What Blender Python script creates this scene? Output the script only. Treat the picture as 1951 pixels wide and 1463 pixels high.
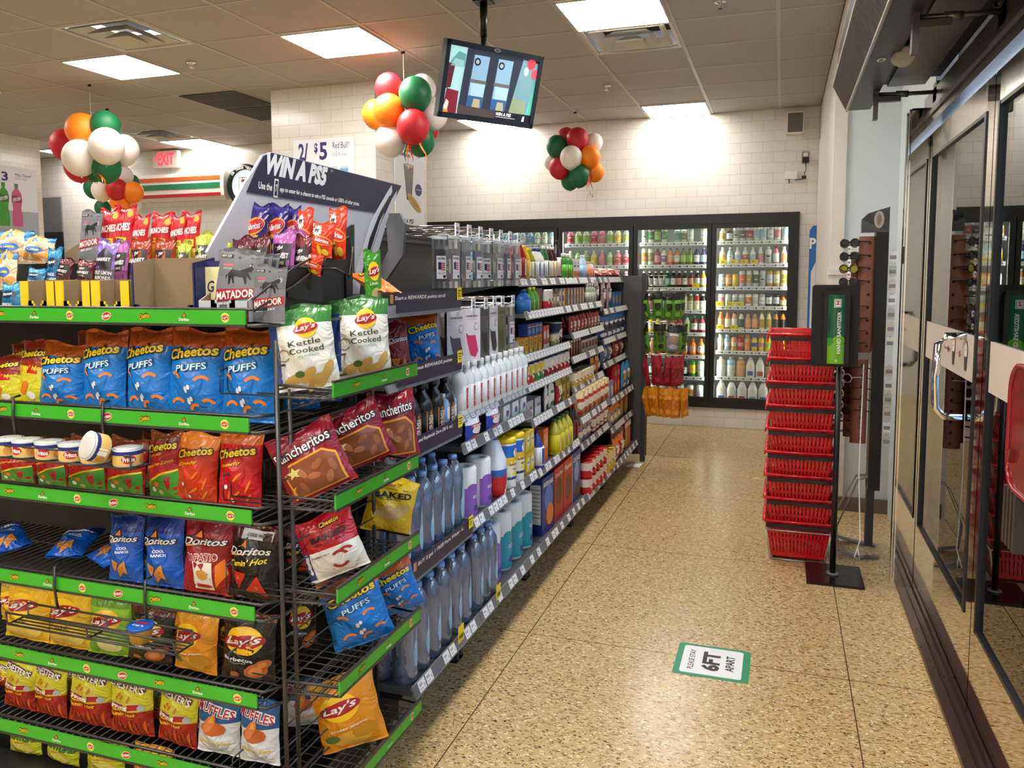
import bpy, math, random
from mathutils import Vector, Matrix
PI=math.pi
for o in list(bpy.data.objects): bpy.data.objects.remove(o)
COL=bpy.context.scene.collection
scn=bpy.context.scene
# ---------------- camera ----------------
F,CX,CY,YAW,PIT,ROL,H=1561.376,935.339,661.335,0.3403,0.0863,-0.0043,1.50
def _rot():
    c,s=math.cos(YAW),math.sin(YAW); Rz=Matrix(((c,s,0),(-s,c,0),(0,0,1)))
    B=Matrix(((1,0,0),(0,0,-1),(0,1,0)))
    c,s=math.cos(PIT),math.sin(PIT); P=Matrix(((1,0,0),(0,c,-s),(0,s,c)))
    c,s=math.cos(ROL),math.sin(ROL); Q=Matrix(((c,-s,0),(s,c,0),(0,0,1)))
    return Q@P@B@Rz
RC=_rot(); RT=RC.transposed(); EYE=Vector((0,0,H))
def ray(u,v): return RT@Vector(((u-CX)/F,(v-CY)/F,1))
def onx(u,v,x): d=ray(u,v); return EYE+d*(x/d.x)
def ony(u,v,y): d=ray(u,v); return EYE+d*(y/d.y)
def onz(u,v,z): d=ray(u,v); return EYE+d*((z-H)/d.z)
def Y(u,x,v=700): return onx(u,v,x).y
cd=bpy.data.cameras.new('camera'); cam=bpy.data.objects.new('camera',cd); COL.objects.link(cam)
m=Matrix.Identity(4)
for i in range(3): m[i][0]=RC[0][i]; m[i][1]=-RC[1][i]; m[i][2]=-RC[2][i]; m[i][3]=EYE[i]
cam.matrix_world=m
cd.sensor_width=36; cd.lens=F/1951*36; cd.shift_x=(975.5-CX)/1951; cd.shift_y=(CY-731.5)/1951
cd.clip_start=.02; cd.clip_end=200; scn.camera=cam
# ---------------- view, world ----------------
scn.view_settings.view_transform='Standard'; scn.view_settings.look='None'
scn.view_settings.gamma=1; scn.view_settings.use_curve_mapping=False
scn.view_settings.exposure=0.15
w=bpy.data.worlds.new('sky'); scn.world=w; w.use_nodes=True
bg=w.node_tree.nodes['Background']; bg.inputs[0].default_value=(.62,.74,.92,1); bg.inputs[1].default_value=9
LIGHT_E=38.0; WALL_E=16.0; COOLER_E=14.0
# ---------------- materials ----------------
def lin(h):
    h=h.lstrip('#'); r=[]
    for i in (0,2,4):
        c=int(h[i:i+2],16)/255; r.append(c/12.92 if c<=.04045 else ((c+.055)/1.055)**2.4)
    return (*r,1)
MC={}
def M(col,rough=.5,metal=0,kind='',e=0,a=1,coat=0):
    k=(col,rough,metal,kind,e,a,coat)
    if k in MC: return MC[k]
    mt=bpy.data.materials.new('mat_%s_%s'%(col.strip('#'),kind or 'plain')); mt.use_nodes=True; MC[k]=mt
    nt=mt.node_tree; b=nt.nodes['Principled BSDF']
    b.inputs['Base Color'].default_value=lin(col); b.inputs['Roughness'].default_value=rough; b.inputs['Metallic'].default_value=metal
    if coat: b.inputs['Coat Weight'].default_value=coat; b.inputs['Coat Roughness'].default_value=.1
    if e: b.inputs['Emission Color'].default_value=lin(col); b.inputs['Emission Strength'].default_value=e
    if a<1: b.inputs['Alpha'].default_value=a
    N=nt.nodes.new; L=nt.links.new
    tc=N('ShaderNodeTexCoord')
    if kind=='foil':
        n=N('ShaderNodeTexNoise'); n.inputs['Scale'].default_value=17; n.inputs['Detail'].default_value=2.5; n.inputs['Distortion'].default_value=1.5
        L(tc.outputs['Object'],n.inputs['Vector'])
        bp=N('ShaderNodeBump'); bp.inputs['Strength'].default_value=.8; bp.inputs['Distance'].default_value=.016
        L(n.outputs[0],bp.inputs['Height']); L(bp.outputs[0],b.inputs['Normal'])
    elif kind=='glass':
        b.inputs['Transmission Weight'].default_value=1; b.inputs['IOR'].default_value=1.2
    else:
        n=N('ShaderNodeTexNoise'); n.inputs['Scale'].default_value=30
        L(tc.outputs['Object'],n.inputs['Vector'])
        mr=N('ShaderNodeMapRange'); mr.inputs[3].default_value=max(0,rough-.06); mr.inputs[4].default_value=min(1,rough+.06)
        L(n.outputs[0],mr.inputs[0]); L(mr.outputs[0],b.inputs['Roughness'])
    return mt
def foil(col,r=.28): return M(col,r,0,'foil')
def pane(name,tint,fac_min,rough=.0,body=None,bf=0):
    mt=bpy.data.materials.new(name); mt.use_nodes=True; nt=mt.node_tree; nt.nodes.clear()
    N=nt.nodes.new; L=nt.links.new
    o=N('ShaderNodeOutputMaterial'); mx=N('ShaderNodeMixShader'); t=N('ShaderNodeBsdfTransparent'); g=N('ShaderNodeBsdfGlossy')
    t.inputs[0].default_value=tint; g.inputs['Roughness'].default_value=rough
    fr=N('ShaderNodeFresnel'); fr.inputs[0].default_value=1.5
    mr=N('ShaderNodeMapRange'); mr.inputs[3].default_value=fac_min; mr.inputs[4].default_value=1
    L(fr.outputs[0],mr.inputs[0]); L(mr.outputs[0],mx.inputs[0]); base=t.outputs[0]
    if body:
        df=N('ShaderNodeBsdfDiffuse'); df.inputs[0].default_value=lin(body); m2=N('ShaderNodeMixShader'); m2.inputs[0].default_value=bf; L(t.outputs[0],m2.inputs[1]); L(df.outputs[0],m2.inputs[2]); base=m2.outputs[0]
    L(base,mx.inputs[1]); L(g.outputs[0],mx.inputs[2]); L(mx.outputs[0],o.inputs[0])
    return mt
def tile_mat(name,c1,c2,mortar,bw,bh,axis,rough=.18):
    mt=bpy.data.materials.new(name); mt.use_nodes=True; nt=mt.node_tree; b=nt.nodes['Principled BSDF']
    N=nt.nodes.new; L=nt.links.new
    g=N('ShaderNodeNewGeometry'); s=N('ShaderNodeSeparateXYZ'); c=N('ShaderNodeCombineXYZ')
    L(g.outputs['Position'],s.inputs[0]); L(s.outputs[axis],c.inputs[0]); L(s.outputs[2],c.inputs[1])
    k=N('ShaderNodeTexBrick'); k.inputs['Color1'].default_value=lin(c1); k.inputs['Color2'].default_value=lin(c2); k.inputs['Mortar'].default_value=lin(mortar)
    k.inputs['Scale'].default_value=1; k.inputs['Mortar Size'].default_value=.0022; k.inputs['Brick Width'].default_value=bw; k.inputs['Row Height'].default_value=bh
    k.inputs['Mortar Smooth'].default_value=.2
    L(c.outputs[0],k.inputs['Vector']); L(k.outputs['Color'],b.inputs['Base Color'])
    bp=N('ShaderNodeBump'); bp.inputs['Strength'].default_value=.35; bp.inputs['Distance'].default_value=.002; bp.invert=True
    L(k.outputs['Fac'],bp.inputs['Height']); L(bp.outputs[0],b.inputs['Normal']); b.inputs['Roughness'].default_value=rough
    return mt
def floor_mat():
    mt=bpy.data.materials.new('speckled_terrazzo'); mt.use_nodes=True; nt=mt.node_tree; b=nt.nodes['Principled BSDF']
    N=nt.nodes.new; L=nt.links.new
    g=N('ShaderNodeNewGeometry')
    def vor(scale,rot,sx,lo,hi,dist):
        mp=N('ShaderNodeMapping'); mp.inputs['Rotation'].default_value=(0,0,rot); mp.inputs['Scale'].default_value=(sx,1,1)
        n0=N('ShaderNodeTexNoise'); n0.inputs['Scale'].default_value=60; n0.inputs['Detail'].default_value=1
        va=N('ShaderNodeVectorMath'); va.operation='MULTIPLY_ADD'; va.inputs[1].default_value=(dist,)*3
        L(g.outputs['Position'],n0.inputs['Vector']); L(n0.outputs['Color'],va.inputs[0]); L(g.outputs['Position'],va.inputs[2])
        L(va.outputs[0],mp.inputs[0])
        v=N('ShaderNodeTexVoronoi'); v.inputs['Scale'].default_value=scale; L(mp.outputs[0],v.inputs['Vector'])
        r=N('ShaderNodeMapRange'); r.inputs[1].default_value=lo; r.inputs[2].default_value=hi; r.inputs[3].default_value=1; r.inputs[4].default_value=0
        L(v.outputs['Distance'],r.inputs[0]); return r.outputs[0]
    def mix(a,fac,col):
        m_=N('ShaderNodeMix'); m_.data_type='RGBA'
        L(fac,m_.inputs[0]); 
        if isinstance(a,tuple): m_.inputs[6].default_value=a
        else: L(a,m_.inputs[6])
        m_.inputs[7].default_value=col; return m_.outputs[2]
    c=mix(lin(FL[0]),vor(105,.6,.36,.18,.36,.02),lin(FL[1]))
    c=mix(c,vor(95,2.1,.36,.22,.38,.02),lin(FL[2]))
    c=mix(c,vor(85,.9,.32,.15,.27,.03),lin(FL[3]))
    c=mix(c,vor(80,2.6,.34,.13,.26,.03),lin(FL[4]))
    s=N('ShaderNodeSeparateXYZ'); L(g.outputs['Position'],s.inputs[0])
    def lines(ax,off,per):
        a=N('ShaderNodeMath'); a.operation='SUBTRACT'; a.inputs[1].default_value=off; L(s.outputs[ax],a.inputs[0])
        p=N('ShaderNodeMath'); p.operation='PINGPONG'; p.inputs[1].default_value=per/2; L(a.outputs[0],p.inputs[0])
        l=N('ShaderNodeMath'); l.operation='LESS_THAN'; l.inputs[1].default_value=.0022; L(p.outputs[0],l.inputs[0]); return l.outputs[0]
    mx=N('ShaderNodeMath'); mx.operation='MAXIMUM'; L(lines(0,.273,1.24),mx.inputs[0]); L(lines(1,3.2,1.21),mx.inputs[1])
    c=mix(c,mx.outputs[0],lin('#5a4528'))
    L(c,b.inputs['Base Color'])
    n=N('ShaderNodeTexNoise'); n.inputs['Scale'].default_value=2.5; n.inputs['Detail'].default_value=4; L(g.outputs['Position'],n.inputs['Vector'])
    r=N('ShaderNodeMapRange'); r.inputs[3].default_value=.12; r.inputs[4].default_value=.34; L(n.outputs[0],r.inputs[0]); L(r.outputs[0],b.inputs['Roughness'])
    n2=N('ShaderNodeTexNoise'); n2.inputs['Scale'].default_value=9; L(g.outputs['Position'],n2.inputs['Vector'])
    bp=N('ShaderNodeBump'); bp.inputs['Strength'].default_value=.12; bp.inputs['Distance'].default_value=.01; L(n2.outputs[0],bp.inputs['Height']); L(bp.outputs[0],b.inputs['Normal'])
    return mt
FL=['#c3a573','#e3cda2','#8a693c','#43301a','#f0e2c2']
WHITE=M('#eeece6',.45); BLACK=M('#101113',.35); DGREY=M('#35363a',.45); GREY=M('#77787c',.45); STEEL=M('#c9c7c2',.12,1); CHROME=M('#e6e6e6',.05,1)
WIRE=M('#4c4a48',.35,.6); RED=M('#c4161c',.35); NAVY=M('#1b1d3c',.4); PAPER=M('#f2f1ee',.6); YEL=M('#f5dc1e',.5); INK=M('#1a1a1a',.6); GREEN=M('#3fae2a',.35)
LTAG=M('#8f9096',.6)
# ---------------- mesh helpers ----------------
GC={}
def glyphs(s,bold=0,shear=0):
    k=(s,bold,shear)
    if k in GC: return GC[k]
    c=bpy.data.curves.new('t','FONT'); c.body=s; c.offset=bold; c.shear=shear; c.resolution_u=2
    o=bpy.data.objects.new('t',c); COL.objects.link(o); dg=bpy.context.evaluated_depsgraph_get()
    me=bpy.data.meshes.new_from_object(o.evaluated_get(dg))
    vs=[(v.co.x,v.co.y) for v in me.vertices]; fs=[tuple(p.vertices) for p in me.polygons]
    bpy.data.objects.remove(o); bpy.data.meshes.remove(me); bpy.data.curves.remove(c)
    x0=min(v[0] for v in vs); x1=max(v[0] for v in vs); y0=min(v[1] for v in vs); y1=max(v[1] for v in vs)
    vs=[((x-x0)/(x1-x0)-.5,(y-y0)/(y1-y0)-.5) for x,y in vs]
    GC[k]=(vs,fs,(x1-x0)/(y1-y0)); return GC[k]
class MB:
    def __init__(s): s.v=[]; s.f=[]; s.mi=[]; s.sm=[]; s.sl=[]; s.T=None
    def slot(s,m):
        if m not in s.sl: s.sl.append(m)
        return s.sl.index(m)
    def pts(s,P):
        b=len(s.v)
        for p in P:
            p=Vector(p); s.v.append(s.T@p if s.T else p)
        return b
    def fa(s,idx,m,sm=False): s.f.append(tuple(idx)); s.mi.append(s.slot(m)); s.sm.append(sm)
    def poly(s,P,m): b=s.pts(P); s.fa(range(b,b+len(P)),m); return s
    def box(s,x0,x1,y0,y1,z0,z1,m,front=None):
        b=s.pts([(x,y,z) for z in (z0,z1) for y in (y0,y1) for x in (x0,x1)])
        for q in ((0,2,3,1),(4,5,7,6),(0,1,5,4),(1,3,7,5),(3,2,6,7),(2,0,4,6)): s.fa([b+i for i in q],m)
        if front: s.mi[-4]=s.slot(front)
        return s
    def prism(s,P,d,m):   # P list of 3d pts, extruded by vector d
        d=Vector(d); b=s.pts(P); s.T0=s.T; n=len(P); s.pts([Vector(p)+d for p in P])
        s.fa(range(b,b+n),m); s.fa(range(b+2*n-1,b+n-1,-1),m)
        for i in range(n): j=(i+1)%n; s.fa((b+i,b+n+i,b+n+j,b+j),m)
        return s
    def tube(s,P,r,m,n=5,closed=False):
        P=[Vector(p) for p in P]; N_=len(P); rings=[]
        for i,p in enumerate(P):
            if closed: t=P[(i+1)%N_]-P[i-1]
            else: t=P[min(i+1,N_-1)]-P[max(i-1,0)]
            t.normalize(); a=Vector((0,0,1)) if abs(t.z)<.9 else Vector((1,0,0))
            u=t.cross(a).normalized(); w_=t.cross(u)
            rings.append(s.pts([p+(u*math.cos(2*PI*k/n)+w_*math.sin(2*PI*k/n))*r for k in range(n)]))
        for i in range(N_ if closed else N_-1):
            a,b=rings[i],rings[(i+1)%N_]
            for k in range(n): j=(k+1)%n; s.fa((a+k,b+k,b+j,a+j),m,True)
        if not closed: s.fa(range(rings[0],rings[0]+n),m); s.fa(range(rings[-1]+n-1,rings[-1]-1,-1),m)
        return s
    def lathe(s,prof,m,n=16,c=(0,0,0),sq=0):  # prof [(r,z[,mat])]
        rings=[]
        for q in prof:
            P=[]
            for k in range(n):
                a=2*PI*(k+.5)/n; ca,sa=math.cos(a),math.sin(a)
                e=1
                if sq: e=1+sq*(1/max(abs(ca),abs(sa))-1)
                P.append((c[0]+q[0]*ca*e,c[1]+q[0]*sa*e,c[2]+q[1]))
            rings.append(s.pts(P))
        for i in range(len(prof)-1):
            mm=prof[i][2] if len(prof[i])>2 else m; a,b=rings[i],rings[i+1]
            for k in range(n): j=(k+1)%n; s.fa((a+k,a+j,b+j,b+k),mm,True)
        if prof[0][0]>1e-4: s.fa(range(rings[0]+n-1,rings[0]-1,-1),prof[0][2] if len(prof[0])>2 else m)
        if prof[-1][0]>1e-4: s.fa(range(rings[-1],rings[-1]+n),prof[-2][2] if len(prof[-2])>2 else m)
        return s
    def grid(s,fn,us,vs,mf,sm=True,flip=False):
        b=s.pts([fn(u,v) for v in vs for u in us]); n=len(us)
        for j in range(len(vs)-1):
            mm=mf(j) if callable(mf) else mf
            for i in range(n-1):
                q=(b+j*n+i,b+j*n+i+1,b+j*n+n+i+1,b+j*n+n+i)
                s.fa(q[::-1] if flip else q,mm,sm)
        return s
    def ell(s,fn,cu,cv,ru,rv,m,k,n=14,rot=0):
        P=[(cu,cv)]; c,sn=math.cos(rot),math.sin(rot)
        for t in (.5,1):
            for i in range(n):
                a=2*PI*i/n; x,y=ru*t*math.cos(a),rv*t*math.sin(a); P.append((cu+x*c-y*sn,cv+x*sn+y*c))
        b=s.pts([fn(u,v,k) for u,v in P])
        for i in range(n):
            j=(i+1)%n; s.fa((b,b+1+i,b+1+j),m,True); s.fa((b+1+i,b+1+n+i,b+1+n+j,b+1+j),m,True)
        return s
    def pol(s,fn,P,m,k):
        if getattr(fn,'curved',0):
            cx=sum(p[0] for p in P)/len(P); cy=sum(p[1] for p in P)/len(P); E=[]
            for i in range(len(P)):
                (x0,y0),(x1,y1)=P[i],P[(i+1)%len(P)]; q=max(1,min(6,int(math.hypot(x1-x0,y1-y0)/.09)))
                E+=[(x0+(x1-x0)*t/q,y0+(y1-y0)*t/q) for t in range(q)]
            n=len(E); R=3 if max(math.hypot(x-cx,y-cy) for x,y in E)>.12 else 1
            b=s.pts([fn(cx,cy,k)]+[fn(cx+(x-cx)*(r+1)/R,cy+(y-cy)*(r+1)/R,k) for r in range(R) for x,y in E])
            for i in range(n):
                j=(i+1)%n; s.fa((b,b+1+i,b+1+j),m,True)
                for r in range(R-1): s.fa((b+1+r*n+i,b+1+r*n+n+i,b+1+r*n+n+j,b+1+r*n+j),m,True)
            return s
        b=s.pts([fn(u,v,k) for u,v in P]); s.fa(range(b,b+len(P)),m,True); return s
    def rect(s,fn,u0,u1,v0,v1,m,k,nu=4,nv=4):
        return s.grid(lambda a,b_:fn(a,b_,k),[u0+(u1-u0)*i/nu for i in range(nu+1)],[v0+(v1-v0)*i/nv for i in range(nv+1)],m)
    def text(s,fn,st,cu,cv,wu,hv,m,k,rot=0,bold=0,shear=0,arc=0):
        k+=1.6 if getattr(fn,'curved',0) else 0; vs,fs,asp=glyphs(st,bold,shear); c,sn=math.cos(rot),math.sin(rot); P=[]
        for x,y in vs:
            x2,y2=x*wu,y*hv+arc*hv*(1-4*x*x)
            P.append(fn(cu+x2*c-y2*sn,cv+x2*sn+y2*c,k))
        b=s.pts(P)
        for f in fs: s.fa([b+i for i in f],m,False)
        return s
    def build(s,name,parent=None,loc=None):
        me=bpy.data.meshes.new(name); me.from_pydata([tuple(v) for v in s.v],[],s.f)
        for m_ in s.sl: me.materials.append(m_)
        me.polygons.foreach_set('material_index',s.mi); me.polygons.foreach_set('use_smooth',s.sm); me.update()
        o=bpy.data.objects.new(name,me); COL.objects.link(o)
        if parent: o.parent=parent
        if loc is not None: o.location=loc
        return o
def tag(o,label=None,cat=None,group=None,kind=None):
    if label: o['label']=label
    if cat: o['category']=cat
    if group: o['group']=group
    if kind: o['kind']=kind
    return o
def empty(name,loc=(0,0,0),rz=0):
    o=bpy.data.objects.new(name,None); COL.objects.link(o); o.location=loc; o.rotation_euler=(0,0,rz); o.empty_display_size=.05; return o
KIDS={}
def dup(o,parent=None):
    c=o.copy(); COL.objects.link(c)
    if parent: c.parent=parent
    for ch in o.children: dup(ch,c)
    return c
PROTO={}; USED=set()
def place(key,builder,loc,rot=(0,0,0),label=None,cat=None,group=None,scale=None):
    if key not in PROTO: o=PROTO[key]=builder()
    else: o=dup(PROTO[key])
    o.location=loc; o.rotation_euler=rot
    o.scale=scale or (1,1,1)
    for k in ('label','category','group'):
        if k in o: del o[k]
    return tag(o,label,cat,group)
def struct(o): o['kind']='structure'; return o
def sbox(name,x0,x1,y0,y1,z0,z1,m): return struct(MB().box(x0,x1,y0,y1,z0,z1,m).build(name))
def orient(o,origin,M3):
    m_=M3.to_4x4(); m_.translation=Vector(origin); o.matrix_world=m_; return o
ORD=['first','second','third','fourth','fifth','sixth','seventh','eighth','ninth','tenth','eleventh','twelfth','13th','14th','15th','16th']
def plane(o,ux,uy,n,d=.0008):   # mapping fn(u,v,k) on a plane
    o,ux,uy,n=map(Vector,(o,ux,uy,n))
    return lambda u,v,k=0: o+ux*u+uy*v+n*(d*k)
# ---------------- ceiling lights ----------------
CEIL=3.057; G0X,G0Y,GS=-.667,8.31,.61
PANEL=M('#fffaf2',.5,0,'',LIGHT_E); PANELW=M('#fffaf3',.5,0,'',WALL_E); TBAR=M('#b9b3a8',.5)
cellx=lambda i:G0X+i*GS
celly=lambda j:G0Y+j*GS
def light_panel(PANEL=PANEL):
    r=empty('ceiling_light')
    d=.5*GS-.012
    MB().box(-d+.012,d-.012,-d+.012,d-.012,-.012,.0,PANEL).build('diffuser',r)
    mb=MB()
    for a,b,c,e in ((-d,d,-d,-d+.012),(-d,d,d-.012,d),(-d,-d+.012,-d+.012,d-.012),(d-.012,d,-d+.012,d-.012)): mb.box(a,b,c,e,-.014,.0,TBAR)
    mb.build('frame',r); return r
LP=[(-1,-1,'bright square ceiling panel light by the back wall, right of the monitor'),(-4,-1,'ceiling panel light at the back wall, half hidden behind the monitor'),(-10,-1,'bright ceiling panel light above the exit sign at the back left'),(-13,-1,'bright ceiling panel light behind the balloons over the dark doorway at far left'),
(-1,-6,'large bright ceiling panel light cut by the top edge, in front of the white vent'),(-4,-6,'bright ceiling panel light left of the monitor, above the middle balloon bunch'),(-7,-6,'bright ceiling panel light at upper left, beside the open louvred vent'),(-10,-6,'bright ceiling panel light just outside the left edge, above the snack rack')]
for i,j,l in LP: place('lp%d'%(j==-1 or i<=-7),light_panel if (j<-1 and i>-7) else (lambda:light_panel(PANELW)),(cellx(i)+GS/2,celly(j)+GS/2,CEIL),(0,0,0),l,'ceiling light','panel lights in the ceiling')
for i,j in ((-4,-11),(-1,-11),(-7,-11),(-4,-14),(-1,-14),(-4,-17),(-1,-17)): place('lp0',light_panel,(cellx(i)+GS/2,celly(j)+GS/2,CEIL),(0,0,0),'unseen square ceiling panel above or behind the camera, some added as front fill light','ceiling light','panel lights behind the camera')  # rear rows are unseen extra panels, added to brighten the rack front
# ---------------- room ----------------
LX,RX,BY,FY=-9.9,.66,8.31,-2.8
TW=tile_mat('white_subway_tile','#e6e2da','#e1ddd4','#c8c3b8',.2,.0985,0)
TWS=tile_mat('white_subway_tile_side','#e6e2da','#e1ddd4','#c8c3b8',.2,.0985,1)
sbox('floor',LX,RX+.05,FY,BY+1.0,-.1,0,floor_mat())
def ceil_mat():
    mt=bpy.data.materials.new('ceiling_tile'); mt.use_nodes=True; nt=mt.node_tree; b=nt.nodes['Principled BSDF']; N=nt.nodes.new; L=nt.links.new
    g=N('ShaderNodeNewGeometry'); n=N('ShaderNodeTexNoise'); n.inputs['Scale'].default_value=160; n.inputs['Detail'].default_value=3; L(g.outputs['Position'],n.inputs['Vector'])
    r=N('ShaderNodeMapRange'); r.inputs[1].default_value=.35; r.inputs[2].default_value=.65; r.inputs[3].default_value=.86; r.inputs[4].default_value=1; L(n.outputs[0],r.inputs[0])
    m_=N('ShaderNodeMix'); m_.data_type='RGBA'; m_.blend_type='MULTIPLY'; m_.inputs[0].default_value=1; m_.inputs[6].default_value=lin('#b4b0a9'); L(r.outputs[0],m_.inputs[7]); L(m_.outputs[2],b.inputs['Base Color'])
    b.inputs['Roughness'].default_value=.9; return mt
# ceiling tiles with openings for lights and vents
holes={(i,j) for i,j,_ in LP}|{(-6,-7),(-1,-5),(-10,-2)}|{(-4,-11),(-1,-11),(-7,-11),(-4,-14),(-1,-14),(-4,-17),(-1,-17)}
mb=MB(); CM=ceil_mat(); XR=.31
js=range(-19,0); 
for j in js:
    for i in range(-16,2):
        if (i,j) in holes: continue
        x0,x1=cellx(i),min(cellx(i+1),XR)
        if x1-x0<.05: continue
        mb.box(x0,x1,celly(j),celly(j+1),CEIL,CEIL+.02,CM)
mb.box(LX,RX,FY,BY+1,CEIL+.35,CEIL+.37,CM); mb.box(LX,cellx(-16),FY,BY,CEIL,CEIL+.02,CM)
mb.box(XR-.01,RX,FY,BY,CEIL,CEIL+.02,CM)
ceiling=struct(mb.build('ceiling'))
mb=MB()
for i in range(-15,2): mb.box(cellx(i)-.012,cellx(i)+.012,FY,BY,CEIL-.004,CEIL+.001,TBAR)
for j in js: mb.box(LX,XR,celly(j)-.008,celly(j)+.008,CEIL-.0035,CEIL+.001,TBAR)
mb.build('ceiling_grid',ceiling)
# back wall around the cooler opening
CL,CR,CZ0,CZ1=-4.44,.145,.20,2.09
mb=MB(); 
mb.box(LX,CL,BY,BY+.12,0,CEIL,TW); mb.box(CL,CR,BY,BY+.12,CZ1,CEIL,TW); mb.box(CL,CR,BY,BY+.12,0,CZ0,TW); mb.box(CR,RX,BY,BY+.12,0,CEIL,TW)
struct(mb.build('wall_back'))
DOORWHITE=M('#dfe0dc',.6)
sbox('wall_left',LX-.1,LX,FY,BY,0,CEIL,DOORWHITE); sbox('wall_front',LX,RX,FY-.1,FY,0,CEIL,DOORWHITE)
# pillars clad in tile
mb=MB(); mb.box(-4.07,-3.10,6.0,7.0,0,CEIL,TW); 
for k in (-4,-2): mb.mi[k]=mb.slot(TWS)
mb.mi[-3]=mb.slot(TWS); mb.mi[-1]=mb.slot(TWS); mb.mi[-4]=mb.slot(TW)
struct(mb.build('wall_pillar'))
mb=MB(); mb.box(-8.4,-7.96,2.5,7.2,0,CEIL,TWS); struct(mb.build('wall_partition'))
# dark doorway in the back left
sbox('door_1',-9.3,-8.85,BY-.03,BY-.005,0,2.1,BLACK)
sbox('trim_1',-9.3,-8.85,BY-.025,BY-.005,2.1,2.55,GREY)
# soffit and right column
CW=M('#d9d4c8',.55); CG=M('#ccd5d6',.6)
sbox('trim_2',.305,RX,-.5,BY,2.72,CEIL,CW)
mb=MB(); mb.box(.295,RX+.1,5.6,8.3,0,2.72,CG); mb.mi[-1]=mb.slot(CW)
struct(mb.build('wall_column')); sbox('trim_3',.285,.36,5.585,5.6,0,2.72,CW)
sbox('trim_4',.27,.40,5.57,5.6,1.50,1.54,CW); sbox('trim_5',.275,.4,5.58,5.6,0,1.5,CW)
sbox('baseboard_right',.295,RX,5.57,5.585,0,.09,M('#6a6058',.6))
sbox('wall_right',RX,RX+.12,4.42,5.6,0,CEIL,CG)
sbox('wall_right_upper',RX+.09,RX+.2,FY,4.42,2.25,CEIL,DGREY)
sbox('wall_right_front',RX,RX+.12,FY,-1.6,0,2.25,CG)
# ceiling vents
VW=M('#cfccc2',.5); DUCT=M('#1c1a18',.8)
def vent(open_=0):
    r=empty('ceiling_vent'); h=GS/2-.012
    mb=MB()
    for a,b,c,d in ((-h,h,-h,-h+.02),(-h,h,h-.02,h),(-h,-h+.02,-h,h),(h-.02,h,-h,h)): mb.box(a,b,c,d,-.006,.004,VW)
    mb.build('frame',r)
    MB().box(-h,h,-h,h,.12,.13,DUCT).build('duct',r)
    for q,(a,z) in enumerate(((h-.05,-.005),(h-.13,-.02),(h-.2,-.035))):
        mb=MB(); b=a-.06; zz=z+.05
        o1=[(-a,-a,z),(a,-a,z),(a,a,z),(-a,a,z)]; o2=[(-b,-b,zz),(b,-b,zz),(b,b,zz),(-b,b,zz)]
        for i in range(4):
            j=(i+1)%4; mb.poly([o1[i],o1[j],o2[j],o2[i]],VW); mb.poly([o2[i],o2[j],[*o1[j][:2],o1[j][2]+.004],[*o1[i][:2],o1[i][2]+.004]],VW)
        if q==2: mb.poly(o2,VW)
        mb.build('louvre',r)
    return r
for (i,j,l) in ((-6,-7,'open square louvred vent at upper left, nearest the snack rack'),(-1,-5,'white square louvred vent behind the large panel light, right of the monitor'),(-10,-2,'louvred vent beside the panel light above the exit sign')):
    place('vent',vent,(cellx(i)+GS/2,celly(j)+GS/2,CEIL),(0,0,0),l,'vent','ceiling vents')
RG=M('#4a4742',.7)
for i,j,l in ((-7,-4,'dark return air grille in the ceiling left of the tiled pillar'),(-7,-5+2,'darker return grille tile just behind the first, touching the pillar top')):
    mb=MB(); 
    x0,y0=cellx(i)+.02,celly(j)+.02
    for k in range(14): mb.box(x0,x0+.57,y0+k*.041,y0+k*.041+.03,CEIL-.010,CEIL-.006,RG)
    tag(mb.build('return_grille'),l,'grille','ceiling grilles')
def sprinkler():
    r=empty('fire_sprinkler'); MB().lathe([(.035,0),(.035,-.004),(.012,-.008)][::-1],CHROME,12).build('escutcheon',r)
    MB().lathe([(.004,-.035),(.004,-.008)],CHROME,6).lathe([(.014,-.038),(.014,-.035)],CHROME,10).build('deflector',r); return r
for u,v,l in ((365,118,'small sprinkler head right of the upper left panel light'),(1156,162,'small sprinkler head in the ceiling right of the monitor'),(1372,2,'sprinkler head cut by the top edge of the picture'),(1300,197,'sprinkler head touching the panel light at the back wall')):
    p=onz(u,v,CEIL); place('spk',sprinkler,(p.x,p.y,CEIL-.005),(0,0,0),l,'sprinkler','ceiling sprinklers')
# exterior through the doors
sbox('floor_outside',RX+.05,30,-14,26,-.14,-.04,M('#8d8f92',.8))
mb=MB(); mb.box(11,11.4,-14,26,-.04,5.5,M('#6f7a88',.7))
for k in range(8): mb.box(10.98,11.0,-12+k*4.5,-9.2+k*4.5,.6,2.6,M('#2a3440',.1))
struct(mb.build('wall_across_street'))
# ---------------- cooler ----------------
DX=[-3.69,-2.95,-2.19,-1.41,-.65,.145]; DX=[-4.43]+DX
BLK=M('#060708',.4); CINT=M('#7c807c',.5); CLED=M('#f6faf2',.5,0,'',COOLER_E); SHELFM=M('#2c2d30',.5)
cool=tag(empty('beverage_cooler',((CL+CR)/2,BY,CZ0)),'long black framed glass door drinks cooler built into the tiled back wall','cooler')
cx0=(CL+CR)/2
def cb(name,m,*bs,parent=None):
    mb=MB()
    for b in bs: mb.box(b[0]-cx0,b[1]-cx0,b[2]-BY,b[3]-BY,b[4]-CZ0,b[5]-CZ0,b[6] if len(b)>6 else m)
    return mb.build(name,parent or cool)
cb('frame',BLK,(CL,CR,BY-.05,BY+.05,CZ1-.09,CZ1),(CL,CR,BY-.05,BY+.05,CZ0,CZ0+.055),(CL,CL+.05,BY-.05,BY+.05,CZ0+.05,CZ1-.09),(CR-.055,CR,BY-.05,BY+.05,CZ0+.05,CZ1-.09))
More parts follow.
